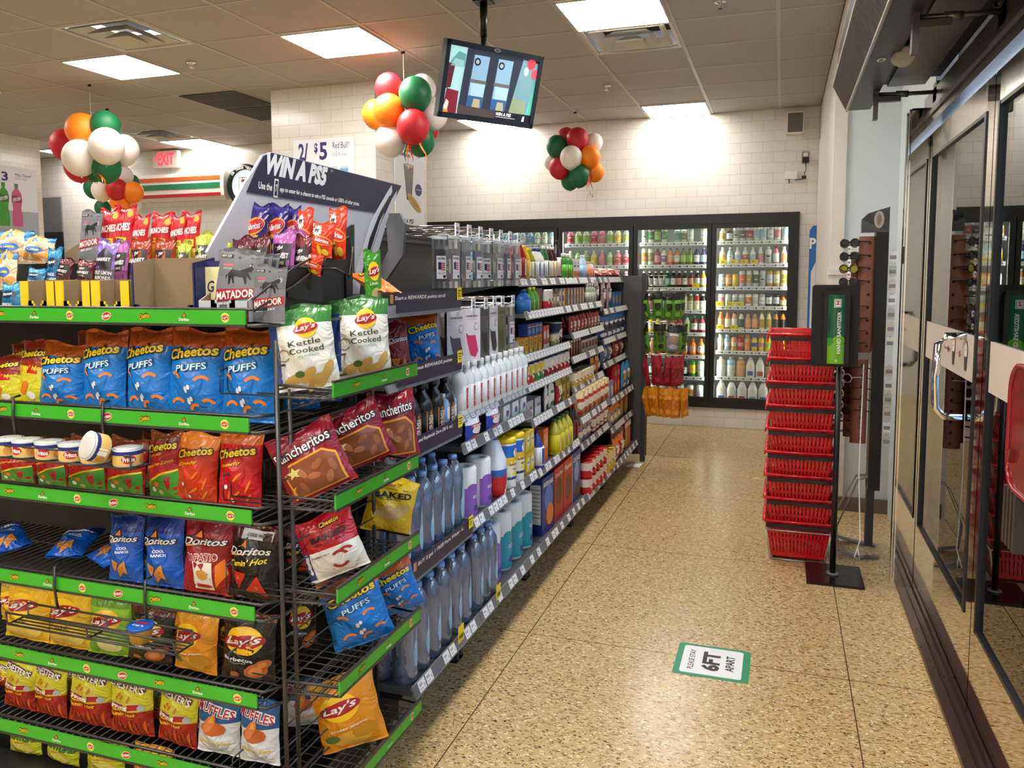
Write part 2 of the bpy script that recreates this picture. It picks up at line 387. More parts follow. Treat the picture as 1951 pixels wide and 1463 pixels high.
cb('back_panel',CINT,(CL,CR,BY+.72,BY+.75,CZ0,CZ1)); cb('side_panel',CINT,(CL,CL+.02,BY+.05,BY+.72,CZ0,CZ1)); cb('side_panel',CINT,(CR-.02,CR,BY+.05,BY+.72,CZ0,CZ1))
cb('top_panel',CINT,(CL,CR,BY+.12,BY+.72,CZ1-.02,CZ1)); cb('bottom_panel',CINT,(CL,CR,BY+.12,BY+.72,CZ0-.02,CZ0+.0))
GLS=pane('cooler_glass',(.97,.99,.98,1),.0)
DZS=[[1.826,1.603,1.378,1.153,.929,.702,.486,.235]]*5+[[1.828,1.607,1.386,1.196,.971,.756,.499,.235]]
for d in range(6):
    x0,x1=DX[d]+.004,DX[d+1]-.004
    if d==5: x1-=.05
    w_=.052; z0,z1=CZ0+.05,CZ1-.085; y0,y1=BY-.045,BY-.005
    dr=cb('door',BLK,(x0,x1,y0,y1,z1-w_,z1),(x0,x1,y0,y1,z0,z0+w_),(x0,x0+w_*.8,y0,y1,z0+w_,z1-w_),(x1-w_*.8,x1,y0,y1,z0+w_,z1-w_))
    cb('glass',GLS,(x0+w_*.8,x1-w_*.8,BY-.026,BY-.02,z0+w_,z1-w_),parent=dr)
    cb('handle',BLK,(x0+.012,x0+.03,y0-.03,y0,.85,1.25),parent=dr)
    for xx in (x0+.02,x1-.012): cb('light_tube',CLED,(xx-.012,xx+.012,BY+.02,BY+.04,z0+.06,z1-.06))
    cb('light_tube',CLED,(x0+.05,x1-.05,BY+.10,BY+.13,CZ1-.045,CZ1-.025))
    for z in DZS[d]:
        sh=cb('shelf',SHELFM,(DX[d]+.03,DX[d+1]-.03,BY+.06,BY+.55,z-.014,z-.004))
        mb=MB(); fx0,fx1=DX[d]+.05,DX[d+1]-(.09 if d==5 else .05)
        mb.box(fx0-cx0,fx1-cx0,.048,.052,z-CZ0-.032,z-CZ0+.006,M('#d9dbd8',.5))
        rnd=random.Random(int(z*1000)+d); x=fx0+.01
        while x<fx1-.07:
            fn=plane((x-cx0,.0475,z-CZ0-.028),(1,0,0),(0,0,1),(0,-1,0)); mb.rect(fn,0,.066,0,.03,M('#fafaf8',.5),.4,1,1)
            mb.rect(fn,.006,.05,.010,.018,LTAG,1,1,1); mb.rect(fn,.045,.06,.006,.022,INK,1,1,1); x+=.07+(.03 if rnd.random()<.15 else 0)
        mb.build('price_strip',sh)
for d in range(5): cb('mullion',BLK,(DX[d+1]-.035,DX[d+1]+.035,BY-.004,BY+.018,CZ0+.05,CZ1-.09))
# ---------------- drinks ----------------
C={'white':'#eeefe8','cream':'#ece3b8','grey':'#b9bcb8','silver':'#c9ccd0','black':'#17171a','brown':'#5a3319','dark brown':'#2d1710','tan':'#c69a6a','amber':'#c8831e','gold':'#b8942c','yellow':'#f0cf1c','orange':'#ec7a1c','peach':'#e8a878','red':'#c81f24','dark red':'#6d1420','pink':'#e88a9a','magenta':'#9c2a55','purple':'#7b4f9e','blue':'#2b5fb0','light blue':'#a9d3e4','sky blue':'#5fa6dc','navy':'#1c2750','teal':'#3aa0a0','green':'#2f9a3c','dark green':'#1d5a30','olive':'#7a8a34','lime':'#9cc63a','pale green':'#cfe0c0','mint':'#9fd0b4'}
def K(n,rough=.3): return M(C[n],rough)
CLEARP=pane('clear_plastic',(.90,.94,.98,1),.06,.06,'#d5d8de',.10); WATERP=pane('blue_tinted_plastic',(.72,.79,.92,1),.10,.05,'#93a9cf',.30)
def drink(style,h,r,body,label,cap):
    def b():
        B=K(body,.18); Lb=K(label,.4); mb=MB(); n=12; Cp=K(cap if cap in C else 'white',.4)
        if style=='can': mb.lathe([(r*.82,0,B),(r,.012,B),(r,h*.25,Lb),(r,h*.75,B),(r,h-.014,B),(r*.8,h,K('silver',.25)),(r*.76,h-.004)],B,n); cz=None
        elif style=='shake': mb.lathe([(r*.8,0,B),(r,.01,B),(r*.98,h*.14,Lb),(r*.95,h*.62,B),(r*.62,h*.78,B),(r*.42,h*.9,B),(r*.40,h*.93)],B,n); cz=(r*.5,h*.91)
        elif style=='wave': mb.lathe([(r*.8,0,B),(r,.01,B),(r*.8,h*.3,Lb),(r*.98,h*.55,B),(r*.95,h*.72,B),(r*.55,h*.86)],B,n); cz=(r*.6,h*.86)
        elif style=='jug': mb.lathe([(r*.9,0,B),(r,.012,B),(r,h*.62,B),(r*.62,h*.84,B),(r*.36,h*.93)],B,n,sq=.55); cz=(r*.34,h*.93)
        elif style=='carton': mb.lathe([(r*.95,0,B),(r,.008,Lb),(r,h*.6,B),(r,h*.8,B),(r*.5,h*.9)],B,8,sq=.8); cz=(r*.5,h*.88)
        else: mb.lathe([(r*.85,0,B),(r,.01,B),(r,h*.2,Lb),(r,h*.58,B),(r*.95,h*.66,B),(r*.5,h*.82,B),(r*.38,h*.91)],B,n); cz=(r*.42,h*.90)
        if style=='jug':
            f=lambda u,v,k:Vector((u,-r*.93-.001*k,v)); mb.rect(f,-r*.6,r*.6,h*.12,h*.34,Lb,3,2,2)
            mb.ell(f,0,h*.6,r*.3,h*.1,K('cream'),3,10)
        elif style in('can','std','carton') :
            f=lambda u,v,k:Vector((r*1.0*math.sin(u),-r*1.0*math.cos(u)-.0006*k,v)) if style!='carton' else Vector((u*r,-r*.93-.001*k,v))
            mb.rect(f,-.5,.5,h*.42,h*.50,K('grey') if label!='grey' else INK,2,3,1)
        o=mb.build({'can':'drink_can','jug':'milk_jug'}.get(style,'drink_bottle'))
        if cz: MB().lathe([(cz[0],0),(cz[0],h-cz[1]),(0,h-cz[1]+.0001)],Cp,10,c=(0,0,cz[1])).build('cap',o)
        return o
    return b
SH={'can':'can','shake':'bottle','wave':'curvy bottle','jug':'jug','carton':'square bottle','std':'bottle'}
DN={5:'rightmost cooler door',4:'second cooler door from the right',3:'third cooler door from the right',2:'fourth cooler door from the right',1:'leftmost visible cooler door'}
SN=['top','second','third','fourth','fifth','sixth','seventh','bottom']
def crow(d,r,h,w,items,x0=None):
    z=DZS[d][r]-.004; n=len(items); a=DX[d]+.06 if x0 is None else x0; wd=DX[d+1]-DX[d]-(.155 if d==5 else .115)
    st=wd/n if n>6 else w*1.04
    st=min(st,wd/n) if n>6 else st
    for i,it in enumerate(items):
        if not it: continue
        p=it.split(':'); s,b,l,c=p[0],p[1],p[2],p[3] if len(p)>3 else 'white'; hh=float(p[4]) if len(p)>4 else h
        rr=min(st*.47,w/2)
        desc='%s %s%s'%(b if b==l else b+' and '+l if s=='can' else b,SH[s],'' if s=='can' else ' with %s cap'%c)
        lab='%s, %s from left, %s shelf, %s'%(desc,ORD[i],SN[r],DN[d])
        if len(lab.split())>16: lab='%s, %s from left, %s shelf, %s'%(desc.split(' with')[0],ORD[i],SN[r],DN[d])
        place(('dr',s,hh,round(rr,4),b,l,c),drink(s,hh,rr,b,l,c),(a+st*(i+.5),BY+.10,z),(0,0,0),lab,'can' if s=='can' else 'jug' if s=='jug' else 'bottle','drinks on the %s cooler shelves'%SN[r])
crow(5,0,.145,.06,['std:cream:gold:white','std:brown:white:red','can:white:grey','can:silver:black','can:silver:red','can:white:light blue','can:white:light blue','can:silver:white','can:white:pink','can:white:light blue'])
crow(5,1,.17,.06,['std:cream:yellow:white','std:light blue:white:white','std:white:light blue:white','std:white:red:white','std:white:light blue:white','shake:white:pink:white','carton:white:grey:white','shake:pink:white:red','shake:white:peach:white'])
crow(5,2,.165,.066,['can:light blue:white:w:.13','can:orange:peach:w:.13','can:yellow:yellow:w:.13','can:silver:orange','can:silver:gold','can:silver:dark green','can:silver:grey','can:gold:silver','can:gold:cream','can:cream:gold'])
crow(5,3,.125,.062,['can:white:pink','can:white:pale green','can:white:grey','can:white:mint','can:white:orange','can:white:silver','can:silver:white','can:black:white','can:black:silver','std:amber:cream:black:.11'])
crow(5,4,.172,.064,['shake:orange:peach:orange','shake:amber:cream:amber','shake:peach:white:brown','shake:cream:dark green:black','shake:tan:peach:brown','shake:tan:peach:brown','shake:cream:gold:gold','shake:cream:gold:gold','shake:amber:black:black','shake:amber:black:black'])
crow(5,5,.165,.062,['wave:cream:white:grey','wave:light blue:white:silver','wave:peach:cream:brown','wave:red:pink:red','wave:peach:orange:orange','wave:yellow:blue:blue','wave:yellow:pink:red','wave:yellow:lime:yellow','wave:white:yellow:yellow','wave:yellow:lime:yellow'])
crow(5,6,.20,.085,['carton:cream:white:grey','carton:light blue:white:grey','carton:tan:peach:grey','jug:white:blue:white','jug:white:red:white','carton:brown:tan:dark brown','jug:white:blue:white'])
crow(5,7,.235,.095,['jug:white:blue:light blue','jug:white:red:red','jug:white:red:pink','jug:white:sky blue:light blue','jug:white:blue:light blue','jug:white:blue:light blue'])
crow(4,0,.155,.062,['can:white:grey','can:white:green','can:green:lime','can:pale green:green',None,'can:mint:teal:w:.13','can:pale green:olive:w:.13','can:pale green:white',None,'can:cream:white'])
crow(4,1,.175,.066,['can:pale green:orange','can:pale green:olive','std:magenta:pink:blue','std:cream:purple:blue','std:orange:peach:blue','std:amber:white:blue','std:olive:lime:blue','std:olive:lime:blue','std:navy:white:purple','std:navy:light blue:purple'])
crow(4,2,.17,.062,['std:dark brown:white:white','std:dark brown:silver:white','std:dark brown:white:white','std:dark brown:silver:white','std:dark green:mint:white','std:dark brown:white:white','std:dark brown:peach:white','std:dark brown:white:white','std:dark red:peach:white','std:dark brown:silver:white','std:gold:cream:white'])
crow(4,3,.165,.062,['carton:brown:white:white','carton:brown:pink:white','carton:brown:white:white','carton:brown:white:white','carton:dark brown:white:white','carton:peach:cream:white','carton:gold:cream:white','carton:cream:white:white','carton:olive:cream:white','carton:red:cream:white','carton:black:white:white'])
crow(4,4,.17,.062,['std:yellow:cream:green','std:yellow:cream:green','std:yellow:cream:green','std:amber:white:green','std:red:white:green','std:red:pink:green','std:pale green:lime:green','std:dark red:white:green','std:magenta:white:green'])
crow(4,5,.17,.066,['std:orange:peach:red','std:peach:pink:white','std:orange:white:green','std:amber:yellow:dark green','std:orange:white:orange','std:orange:white:orange','std:orange:peach:orange','std:orange:white:orange'])
crow(4,6,.165,.064,['std:dark red:white:blue','std:dark green:white:blue','std:black:white:blue','std:black:pink:blue','std:black:white:blue','std:black:white:blue','can:green:yellow','can:pale green:white'])
crow(4,7,.17,.066,['can:white:gold','can:white:gold','can:white:silver','can:white:amber','can:white:silver','can:white:amber','can:white:silver'])
for d in (1,2,3):
    rnd=random.Random(d)
    pal=[['std:light blue:white:white','std:sky blue:light blue:blue','std:light blue:silver:white'],['std:light blue:sky blue:white','std:light blue:white:black','std:pale green:white:white'],['std:pale green:lime:white','std:pink:red:white','std:pink:pink:white','std:cream:yellow:white','std:pale green:lime:green']][d-1]
    for r in (0,1,2):
        crow(d,r,.16 if r<2 else .17,.07,[rnd.choice(pal) for _ in range(8)])
def promo():
    mb=MB(); mb.box(-.035,.035,-.002,0,0,.045,YEL); f=plane((0,-.0025,0),(1,0,0),(0,0,1),(0,-1,0)); mb.rect(f,-.022,.005,.02,.026,INK,1,1,1); return mb.build('sale_tag')
for d,r,xs in ((5,1,(.03,.13,.225,.315)),(5,3,(.0,.10,.19)),(5,4,(.01,.14)),(4,2,(.53,)),(4,4,(.42,.66))):
    for n,x in enumerate(xs): place('promo',promo,(DX[d]+.08+x,BY+.046,DZS[d][r]+.0),(0,0,0),'yellow sale tag, %s from left, %s shelf, %s'%(ORD[n],SN[r],DN[d].replace('cooler ','')),'price tag','yellow sale tags in the cooler')
# ---------------- balloons ----------------
BC={'r':('#c41f2b','red'),'o':('#ff8a14','orange'),'g':('#0f6b3e','green'),'w':('#f1e9e2','white')}
def bunch(hu,hv,items,label,ribbons,pxd):
    p=onz(hu,hv,CEIL); yy=p.y; t=empty('balloon_bunch',(p.x,yy,0)); tag(t,label,'balloons')
    dep=(RC@Vector((p.x,yy,2.6-H))).z
    cen=None
    for q,(u,v,c,sz,dy,rot) in enumerate(items):
        w_=ony(u,v,yy+dy); r=pxd*sz*dep/F/2
        bm_=MB(); prof=[(0.0001,-1.12)]+[(math.cos(a)*(1-.04*max(0,-math.sin(a))),math.sin(a)*(1.06 if a>0 else 1.12)) for a in [math.radians(x) for x in range(-80,90,12)]]+[(0.0001,1.06)]
        bm_.lathe([(x*r,z*r) for x,z in prof],M(BC[c][0],.52),20)
        bm_.lathe([(r*.02,-1.13*r),(r*.07,-1.2*r)],M(BC[c][0],.4),8)
        o=bm_.build('balloon',t); o.location=(w_.x-p.x,dy,w_.z); o.rotation_euler=(math.radians(rot*.3),math.radians(rot),0); 
        if cen is None: cen=Vector((0,0,0))
        cen+=Vector(o.location)
    cen/=len(items)
    MB().tube([(0,0,CEIL-.005),(.002,0,(CEIL+cen.z)/2),(cen.x,cen.y,cen.z)],.0012,M('#e8e2da'),4).build('string',t)
    MB().box(-.015,.015,-.004,.004,CEIL-.02,CEIL-.004,BLACK).build('ceiling_hook',t)
    for q,(c,u0,v0,u1,v1) in enumerate(ribbons):
        a=ony(u0,v0,yy-.12)-Vector((p.x,yy,0)); b=ony(u1,v1,yy-.14)-Vector((p.x,yy,0)); mb=MB(); wd=.007
        P=[a.lerp(b,k/6)+Vector((.006*math.sin(k*1.3+q),.01*math.sin(k*1.7+q),0)) for k in range(7)]
        for k in range(6):
            w0=Vector((wd*math.cos(k*.4),wd*math.sin(k*.4),0)); w1=Vector((wd*math.cos(k*.4+.4),wd*math.sin(k*.4+.4),0))
            mb.poly([P[k]-w0,P[k]+w0,P[k+1]+w1,P[k+1]-w1],M(BC[c][0],.35))
        mb.build('ribbon',t)
bunch(170,160,[(153,243,'o',.95,.12,-8),(157,248,'o',1.1,-.06,-14),(201,241,'g',1.0,0,5),(125,276,'r',1.05,.08,-20),(203,278,'w',1.13,-.12,5),(236,286,'w',1.0,.1,18),(152,300,'w',1.13,-.14,-6),(151,317,'r',1.02,.06,-8),(203,320,'g',.95,-.04,12),(180,322,'g',.8,.12,0),(190,300,'r',.7,.15,0)],'upper left balloon bunch of red, orange, green and white hanging above the peanut bags',[('g',184,318,184,352),('r',184,316,197,355),('o',186,320,204,356),('w',184,322,200,352)],56)
bunch(204,206,[(179,358,'g',1.0,.1,0),(195,362,'w',1.02,-.1,0),(223,361,'r',1.0,-.12,0),(234,336,'w',.98,.0,10),(252,347,'g',.7,.1,10),(254,366,'o',.96,-.04,12),(229,384,'o',.95,-.06,5),(254,390,'w',.75,.06,0),(196,396,'g',.8,.1,0),(215,340,'r',.7,.1,0)],'smaller lower left balloon bunch partly behind the upper one, nearer the striped sign',[],39)
bunch(768,97,[(741,167,'r',1.0,0,-6),(791,179,'g',1.14,-.1,-8),(804,170,'w',1.0,.08,8),(741,211,'o',1.12,-.1,-5),(717,218,'o',1.02,.06,-15),(787,241,'r',1.12,-.14,4),(824,217,'w',1.1,.06,14),(744,267,'w',1.1,-.06,-12),(802,269,'g',1.0,.0,10),(820,250,'r',.6,.1,10),(770,215,'w',.8,.14,0)],'middle balloon bunch of orange, red, green and white hanging left of the monitor',[('g',773,268,772,318),('o',776,268,778,322),('r',781,268,787,320),('o',800,266,818,320)],54)
bunch(1096,212,[(1079,262,'r',.9,.06,-5),(1100,265,'r',1.02,-.06,4),(1131,272,'w',.85,.08,12),(1061,279,'g',1.0,-.04,-10),(1124,299,'o',.98,-.04,8),(1088,300,'w',1.02,-.14,0),(1053,308,'w',.85,.06,-12),(1066,320,'r',.98,-.06,-8),(1134,328,'o',.85,.04,12),(1104,335,'g',1.0,-.08,5),(1086,344,'g',.85,.06,-2)],'round balloon bunch hanging by the back wall, right of the monitor',[('r',1123,330,1124,372),('o',1122,335,1118,378),('r',1126,335,1129,376)],41)
# ---------------- monitor ----------------
yw,pt,rl=.939,.271,.008; TW_,TH_=.657,.411
Mo=(Matrix.Rotation(yw,3,'Z')@Matrix.Rotation(pt,3,'X')@Matrix.Rotation(rl,3,'Y'))
tv=tag(empty('ceiling_monitor'),'black flat monitor hung from the ceiling on a pole, showing the entrance camera view','monitor'); orient(tv,(-1.585,4.5,2.579),Mo)
bz=M('#1d2530',.3); a,b=TW_/2,TH_/2
MB().box(-a,a,.0,.035,-b,b,bz).box(-a*.6,a*.6,.035,.06,-b*.6,b*.6,bz).build('casing',tv)
mb=MB(); 
for q in ((-a,a,b-.028,b),(-a,a,-b,-b+.03),(-a,-a+.027,-b,b),(a-.027,a,-b,b)): mb.box(q[0],q[1],-.012,.0,q[2],q[3],bz)
f=plane((.0,-.0125,b-.014),(1,0,0),(0,0,1),(0,-1,0)); mb.ell(f,0,0,.022,.010,M('#c8ccd0'),1,16); mb.ell(f,0,0,.018,.0075,bz,2,16); mb.text(f,'CLEAR',0,0,.03,.006,M('#c8ccd0'),3)
mb.build('bezel',tv)
def EM(c,e=.9): return M(c,.4,0,'',e)
mb=MB(); S=plane((-a+.027,-.0005,-b+.03),(TW_-.054,0,0),(0,0,TH_-.058),(0,-1,0),.0004)
R=lambda u0,u1,v0,v1,c,k,e=.75: mb.rect(S,u0,u1,v0,v1,EM(c,e),k,1,1)
P_=lambda P,c,k,e=.75: mb.pol(S,P,EM(c,e),k)
R(0,1,0,1,'#29303c',0)
P_([(0,.0),(.17,0),(.19,1),(0,1)],'#a8d6d6',1); P_([(.02,.75),(.10,.93),(.18,.90),(.18,.72)],'#5e9a9c',2); P_([(.03,.70),(.17,.70),(.17,.80),(.07,.82)],'#8cc0c0',3)
P_([(0,.35),(.06,.38),(.08,.74),(.0,.74)],'#5a1f2c',3); P_([(.0,.0),(.15,.0),(.15,.34),(.02,.36)],'#7e1c2c',4); P_([(.0,.04),(.05,.03),(.06,.16),(.03,.2)],'#d8d8d0',5)
P_([(.0,.0),(.06,.0),(.06,.04),(.0,.05)],'#d98a2a',6)
P_([(.16,.05),(.92,.05),(.88,1),(.19,1)],'#2c3242',7)
for x0 in (.25,.52):
    P_([(x0,.13),(x0+.17,.13),(x0+.19,.92),(x0+.02,.92)],'#86aec8',8); P_([(x0,.13),(x0+.17,.13),(x0+.172,.30),(x0,.30)],'#2f5f92',9); P_([(x0+.06,.13),(x0+.15,.13),(x0+.14,.26),(x0+.07,.26)],'#b0a888',10)
    P_([(x0,.50),(x0+.185,.50),(x0+.185,.55),(x0,.55)],'#6a6258',10); P_([(x0+.03,.30),(x0+.17,.30),(x0+.18,.49),(x0+.02,.49)],'#a6ccdc',9)
    mb.ell(S,x0+.06,.82,.035,.06,EM('#14181e'),11,14); mb.ell(S,x0+.06,.82,.02,.035,EM('#9aa8b0'),12,12)
P_([(.73,.05),(1,.05),(1,.95),(.82,.98)],'#6f98a4',8); P_([(.73,.05),(.93,.06),(.92,.33),(.76,.36)],'#8a9a7a',9); P_([(.93,.06),(1,.06),(1,.75)],'#5cbca8',10)
mb.ell(S,.92,.93,.05,.09,EM('#c83a4a'),11,14); mb.ell(S,.97,.78,.04,.08,EM('#d84a5a'),12,14); mb.ell(S,.87,.80,.03,.07,EM('#a8b4c0'),12,12)
P_([(.16,.0),(.58,.0),(.58,.12),(.16,.14)],'#4a403c',11)
R(.58,1,0,.125,'#141826',13); mb.text(S,'WIN A PS5',.68,.08,.18,.055,EM('#f0f0f0',1),15,0,.03,.2); R(.59,.82,.03,.037,'#e8e8e8',15); P_([(.90,.01),(.93,.01),(.93,.10),(.91,.09)],'#d8dce4',15)
mb.build('screen',tv)
pl=MB().tube([(0,0,CEIL),(0,0,2.86)],.022,BLK,10).tube([(0,0,2.86),(0,0,2.7)],.017,BLK,10).box(-.05,.05,-.05,.05,CEIL-.01,CEIL,BLK)
pole=pl.build('ceiling_pole',tv); pole.matrix_parent_inverse=tv.matrix_world.inverted(); pole.location=(-1.636,4.52,0)
# ---------------- wall items ----------------
def wallthing(name,label,cat,loc): return tag(empty(name,loc),label,cat)
p=ony(1515,236,8.31)
t=wallthing('wall_speaker','small grey speaker with white frame high on the tiled back wall','speaker',(p.x,BY,p.z))
MB().box(-.075,.075,-.09,0,-.1,.1,WHITE).build('case',t); MB().box(-.066,.066,-.094,-.088,-.088,.085,M('#6e6a66',.8)).build('grille',t)
p=ony(1535,300,8.31)
t=wallthing('wall_outlet','metal wall outlet with a black adapter plugged in and its cord','outlet',(p.x,BY,p.z))
mb=MB(); mb.box(-.035,.035,-.008,0,-.055,.055,M('#9a968e',.3,.8)); mb.box(-.018,.018,-.012,-.008,.008,.042,WHITE); mb.build('plate',t)
MB().box(-.028,.028,-.05,-.008,-.05,.0,BLACK).build('adapter',t)
MB().tube([(0,-.03,-.05),(.006,-.03,-.11),(-.01,-.03,-.16),(.0,-.03,-.19),(-.03,-.03,-.2),(-.09,-.025,-.205)],.004,BLACK).box(-.03,.01,-.04,-.02,-.2,-.17,BLACK).build('cord',t)
p=ony(1508,334,8.31)
t=wallthing('wall_transmitter','small white electronic box on the wall below and left of the outlet','device',(p.x,BY,p.z))
MB().box(-.06,.05,-.03,0,-.035,.035,WHITE).build('case',t); MB().tube([(-.02,-.02,-.035),(-.02,-.02,-.075)],.004,BLACK).build('antenna',t)
# exit sign
p=ony(323,305,8.31)
t=wallthing('exit_sign','red lit EXIT sign sticking out from the tiled back wall at left','sign',(p.x,BY,p.z))
MB().box(-.17,.17,-.09,-.02,-.1,.1,M('#e8e2dc',.4)).box(.17,.19,-.09,-.02,-.1,.1,WHITE).box(-.02,.02,-.02,0,-.02,.02,GREY).build('housing',t)
mb=MB(); f=plane((0,-.0915,0),(1,0,0),(0,0,1),(0,-1,0)); mb.text(f,'EXIT',.02,0,.24,.15,M('#ff2a3a',.4,0,'',3),1,0,.03); mb.pol(f,[(-.155,0),(-.125,.025),(-.125,-.025)],M('#ff2a3a',.4,0,'',3),1); mb.build('lettering',t)
# striped light box
a=ony(262,362,8.31); b=ony(421,362,8.31)
t=wallthing('striped_wall_sign','long white wall sign with orange, green and red stripes at the back left','sign',((a.x+b.x)/2,BY,a.z)); hw=(b.x-a.x)/2+.12
mb=MB()
prof=[(0,-.17),(-.06,-.165),(-.10,-.12),(-.11,0),(-.10,.12),(-.06,.165),(0,.17)]
for (y0,z0),(y1,z1) in zip(prof,prof[1:]): mb.poly([(-hw,y0,z0),(hw,y0,z0),(hw,y1,z1),(-hw,y1,z1)],M('#efe9e2',.25))
for s_ in(-1,1): mb.poly([(s_*hw,y,z) for y,z in prof],WHITE)
for z0,z1,c in((.07,.115,'#e0622a'),(-.03,.035,'#1d7a50'),(-.125,-.085,'#b01f2c')): mb.box(-hw+.02,hw-.05,-.114,-.098,z0,z1,M(c,.25))
mb.build('lightbox',t)
# clock
p=ony(472,354,8.31); t=wallthing('wall_clock','round wall clock with black lettered rim and pale lit face, partly behind the banner','clock',(p.x,BY,p.z)); r=.25
mb=MB(); mb.T=Matrix.Rotation(PI/2,4,'X'); mb.lathe([(r,0),(r,.06),(r-.02,.075),(r-.065,.075),(r-.065,.05)],M('#0f1f18',.3),40); mb.T=None
f=plane((0,-.0765,0),(1,0,0),(0,0,1),(0,-1,0))
import itertools
for k,ch in enumerate('Oh Thank Heaven'):
    if ch==' ': continue
    an=math.radians(140-k*7); mb.text(f,ch,(r-.043)*math.cos(an),(r-.043)*math.sin(an),.022,.034,PAPER,1,an-PI/2,.02)
mb.build('rim',t)
mb=MB(); mb.ell(plane((0,-.052,0),(1,0,0),(0,0,1),(0,-1,0)),0,0,r-.066,r-.066,M('#d5ecf4',.4,0,'',.6),0,32)
f=plane((0,-.053,0),(1,0,0),(0,0,1),(0,-1,0))
for s_,x,y in (('12',0,.14),('3',.14,0),('6',0,-.14),('9',-.14,0)): mb.text(f,s_,x,y,.03 if len(s_)>1 else .016,.03,INK,1)
mb.rect(f,-.085,.085,-.1,.1,M('#1d5a3a'),1,1,1); mb.rect(f,-.078,.078,-.093,.093,PAPER,2,1,1); mb.pol(f,[(-.05,.07),(.06,.07),(.06,.045),(.01,-.05),(-.03,-.05),(.015,.04),(-.05,.04)],M('#d8343a'),3); mb.text(f,'ELEVEN',0,-.02,.12,.03,M('#14452e'),4,0,.03)
mb.build('face',t)
MB().tube([(0,-.062,0),(-.03,-.062,.09)],.004,BLACK,4).tube([(0,-.064,0),(.09,-.064,-.03)],.003,BLACK,4).build('hands',t)
# posters
def poster(name,label,o,ux,uy,n,fn):
    o=Vector(o); t=tag(empty(name,o),label,'poster'); mb=MB()
    f=plane((0,0,0),ux,uy,n,.002); mb.prism([f(-.5,-.5,0),f(.5,-.5,0),f(.5,.5,0),f(-.5,.5,0)],Vector(n)*.006,M('#e4e6ee',.35))
    g=lambda u,v,k=0:f(u,v,3+k*.6); fn(mb,g); mb.build('print',t); return t
NV='#2b2a6e'
def pc(mb,g):
    mb.text(g,'2/',-.33,.33,.16,.24,M(NV),1,0,.03); mb.text(g,'$',-.12,.37,.06,.15,M(NV),1,0,.03); mb.text(g,'5',0,.33,.13,.24,M(NV),1,0,.03)
    mb.text(g,'Red Bull*',.29,.40,.27,.09,M(NV),1,0,.0); mb.text(g,'(12 fl. oz.)',.27,.27,.22,.06,M('#7a79a0'),1)
    for k,x in enumerate((.1,.27)): mb.rect(g,x,x+.13,-.45,.1,K(['silver','sky blue'][k]),1,2,2); mb.rect(g,x,x+.13,-.25,-.05,K(['navy','red'][k]),2,1,1); mb.ell(g,x+.065,.1,.065,.02,K('silver'),2,12)
a=ony(560,310,5.99); b=ony(676,310,5.99); tp=ony(600,265,5.99).z
poster('promotional_poster','white 2/$5 drink poster on the tiled pillar front behind the banner',((a.x+b.x)/2,5.99,tp-.30),(b.x-a.x,0,0),(0,0,.60),(0,-1,0),pc)
def pd(mb,g):
    mb.text(g,'19',-.1,.41,.55,.12,M(NV),1,0,.03); mb.text(g,'any size',.3,.40,.3,.025,M('#7a79a0'),1); mb.rect(g,-.45,.0,.30,.33,M('#5a5a90'),1,1,1)
    mb.pol(g,[(-.22,.22),(.12,.22),(.05,-.12),(-.12,-.12)],M('#6b6660'),1); mb.ell(g,-.05,.22,.17,.018,M('#a8a49c'),2,16)
    mb.ell(g,.28,.0,.12,.06,M(NV),2,18); mb.text(g,'Your choice any size',.28,.0,.17,.02,PAPER,3)
    mb.ell(g,.12,-.14,.25,.05,M('#c79a4a'),3,16,-.3); mb.text(g,'MILANO',.12,-.14,.3,.035,M('#7a5020'),4,-.3)
    mb.text(g,'WIN A PS5',-.15,-.33,.5,.045,M('#1b1d3c'),1,0,.03,.2); mb.text(g,'Use the 7 app',-.2,-.40,.4,.02,INK,1); mb.text(g,'to enter.',-.25,-.44,.3,.02,INK,1)
a=onx(752,330,-3.09); b=onx(808,330,-3.09); z1=onx(780,262,-3.09).z; z0=onx(780,454,-3.09).z
poster('promotional_poster','tall coffee cup and WIN A PS5 poster on the side of the tiled pillar',(-3.095,(a.y+b.y)/2,(z0+z1)/2),(0,b.y-a.y,0),(0,0,z1-z0),(1,0,0),pd)
def pe(mb,g):
    mb.text(g,'2/',-.42,.36,.14,.13,M(NV),1,0,.03);mb.text(g,'$',-.24,.38,.07,.09,M(NV),1,0,.03); mb.text(g,'3',-.1,.36,.12,.13,M(NV),1,0,.03); mb.text(g,'Mtn Dew*',.25,.40,.32,.045,M(NV),1); mb.text(g,'(20 fl. oz.)',.2,.345,.22,.035,M('#7a79a0'),1)
    mb.rect(g,-.5,.5,-.5,-.12,M('#a9adba'),.5,1,1)
    for x,c1,c2 in ((-.14,'#3f9a2a','#1f6a1a'),(.1,'#c45a88','#8d2a58')):
        P=[(x-.09,-.34),(x+.09,-.34),(x+.10,-.2),(x+.075,-.08),(x+.10,.05),(x+.085,.14),(x+.03,.2),(x+.03,.24),(x-.03,.24),(x-.03,.2),(x-.085,.14),(x-.10,.05),(x-.075,-.08),(x-.10,-.2)]
        mb.pol(g,P,M(c1),1); mb.rect(g,x-.09,x+.09,.0,.10,M(c2),2,1,1); mb.text(g,'MTN DEW',x,.05,.16,.05,PAPER,3,.25,.03,.2); mb.rect(g,x-.035,x+.035,.22,.27,M('#2f8a2a'),2,1,1)
a=onx(-30,400,-7.94); b=onx(73,400,-7.94); z1=onx(20,318,-7.94).z; z0=onx(20,452,-7.94).z
poster('promotional_poster','white 2/$3 soft drink poster with green and pink bottles at far left',(-7.95,(a.y+b.y)/2,(z0+z1)/2),(0,b.y-a.y,0),(0,0,z1-z0),(1,0,0),pe)
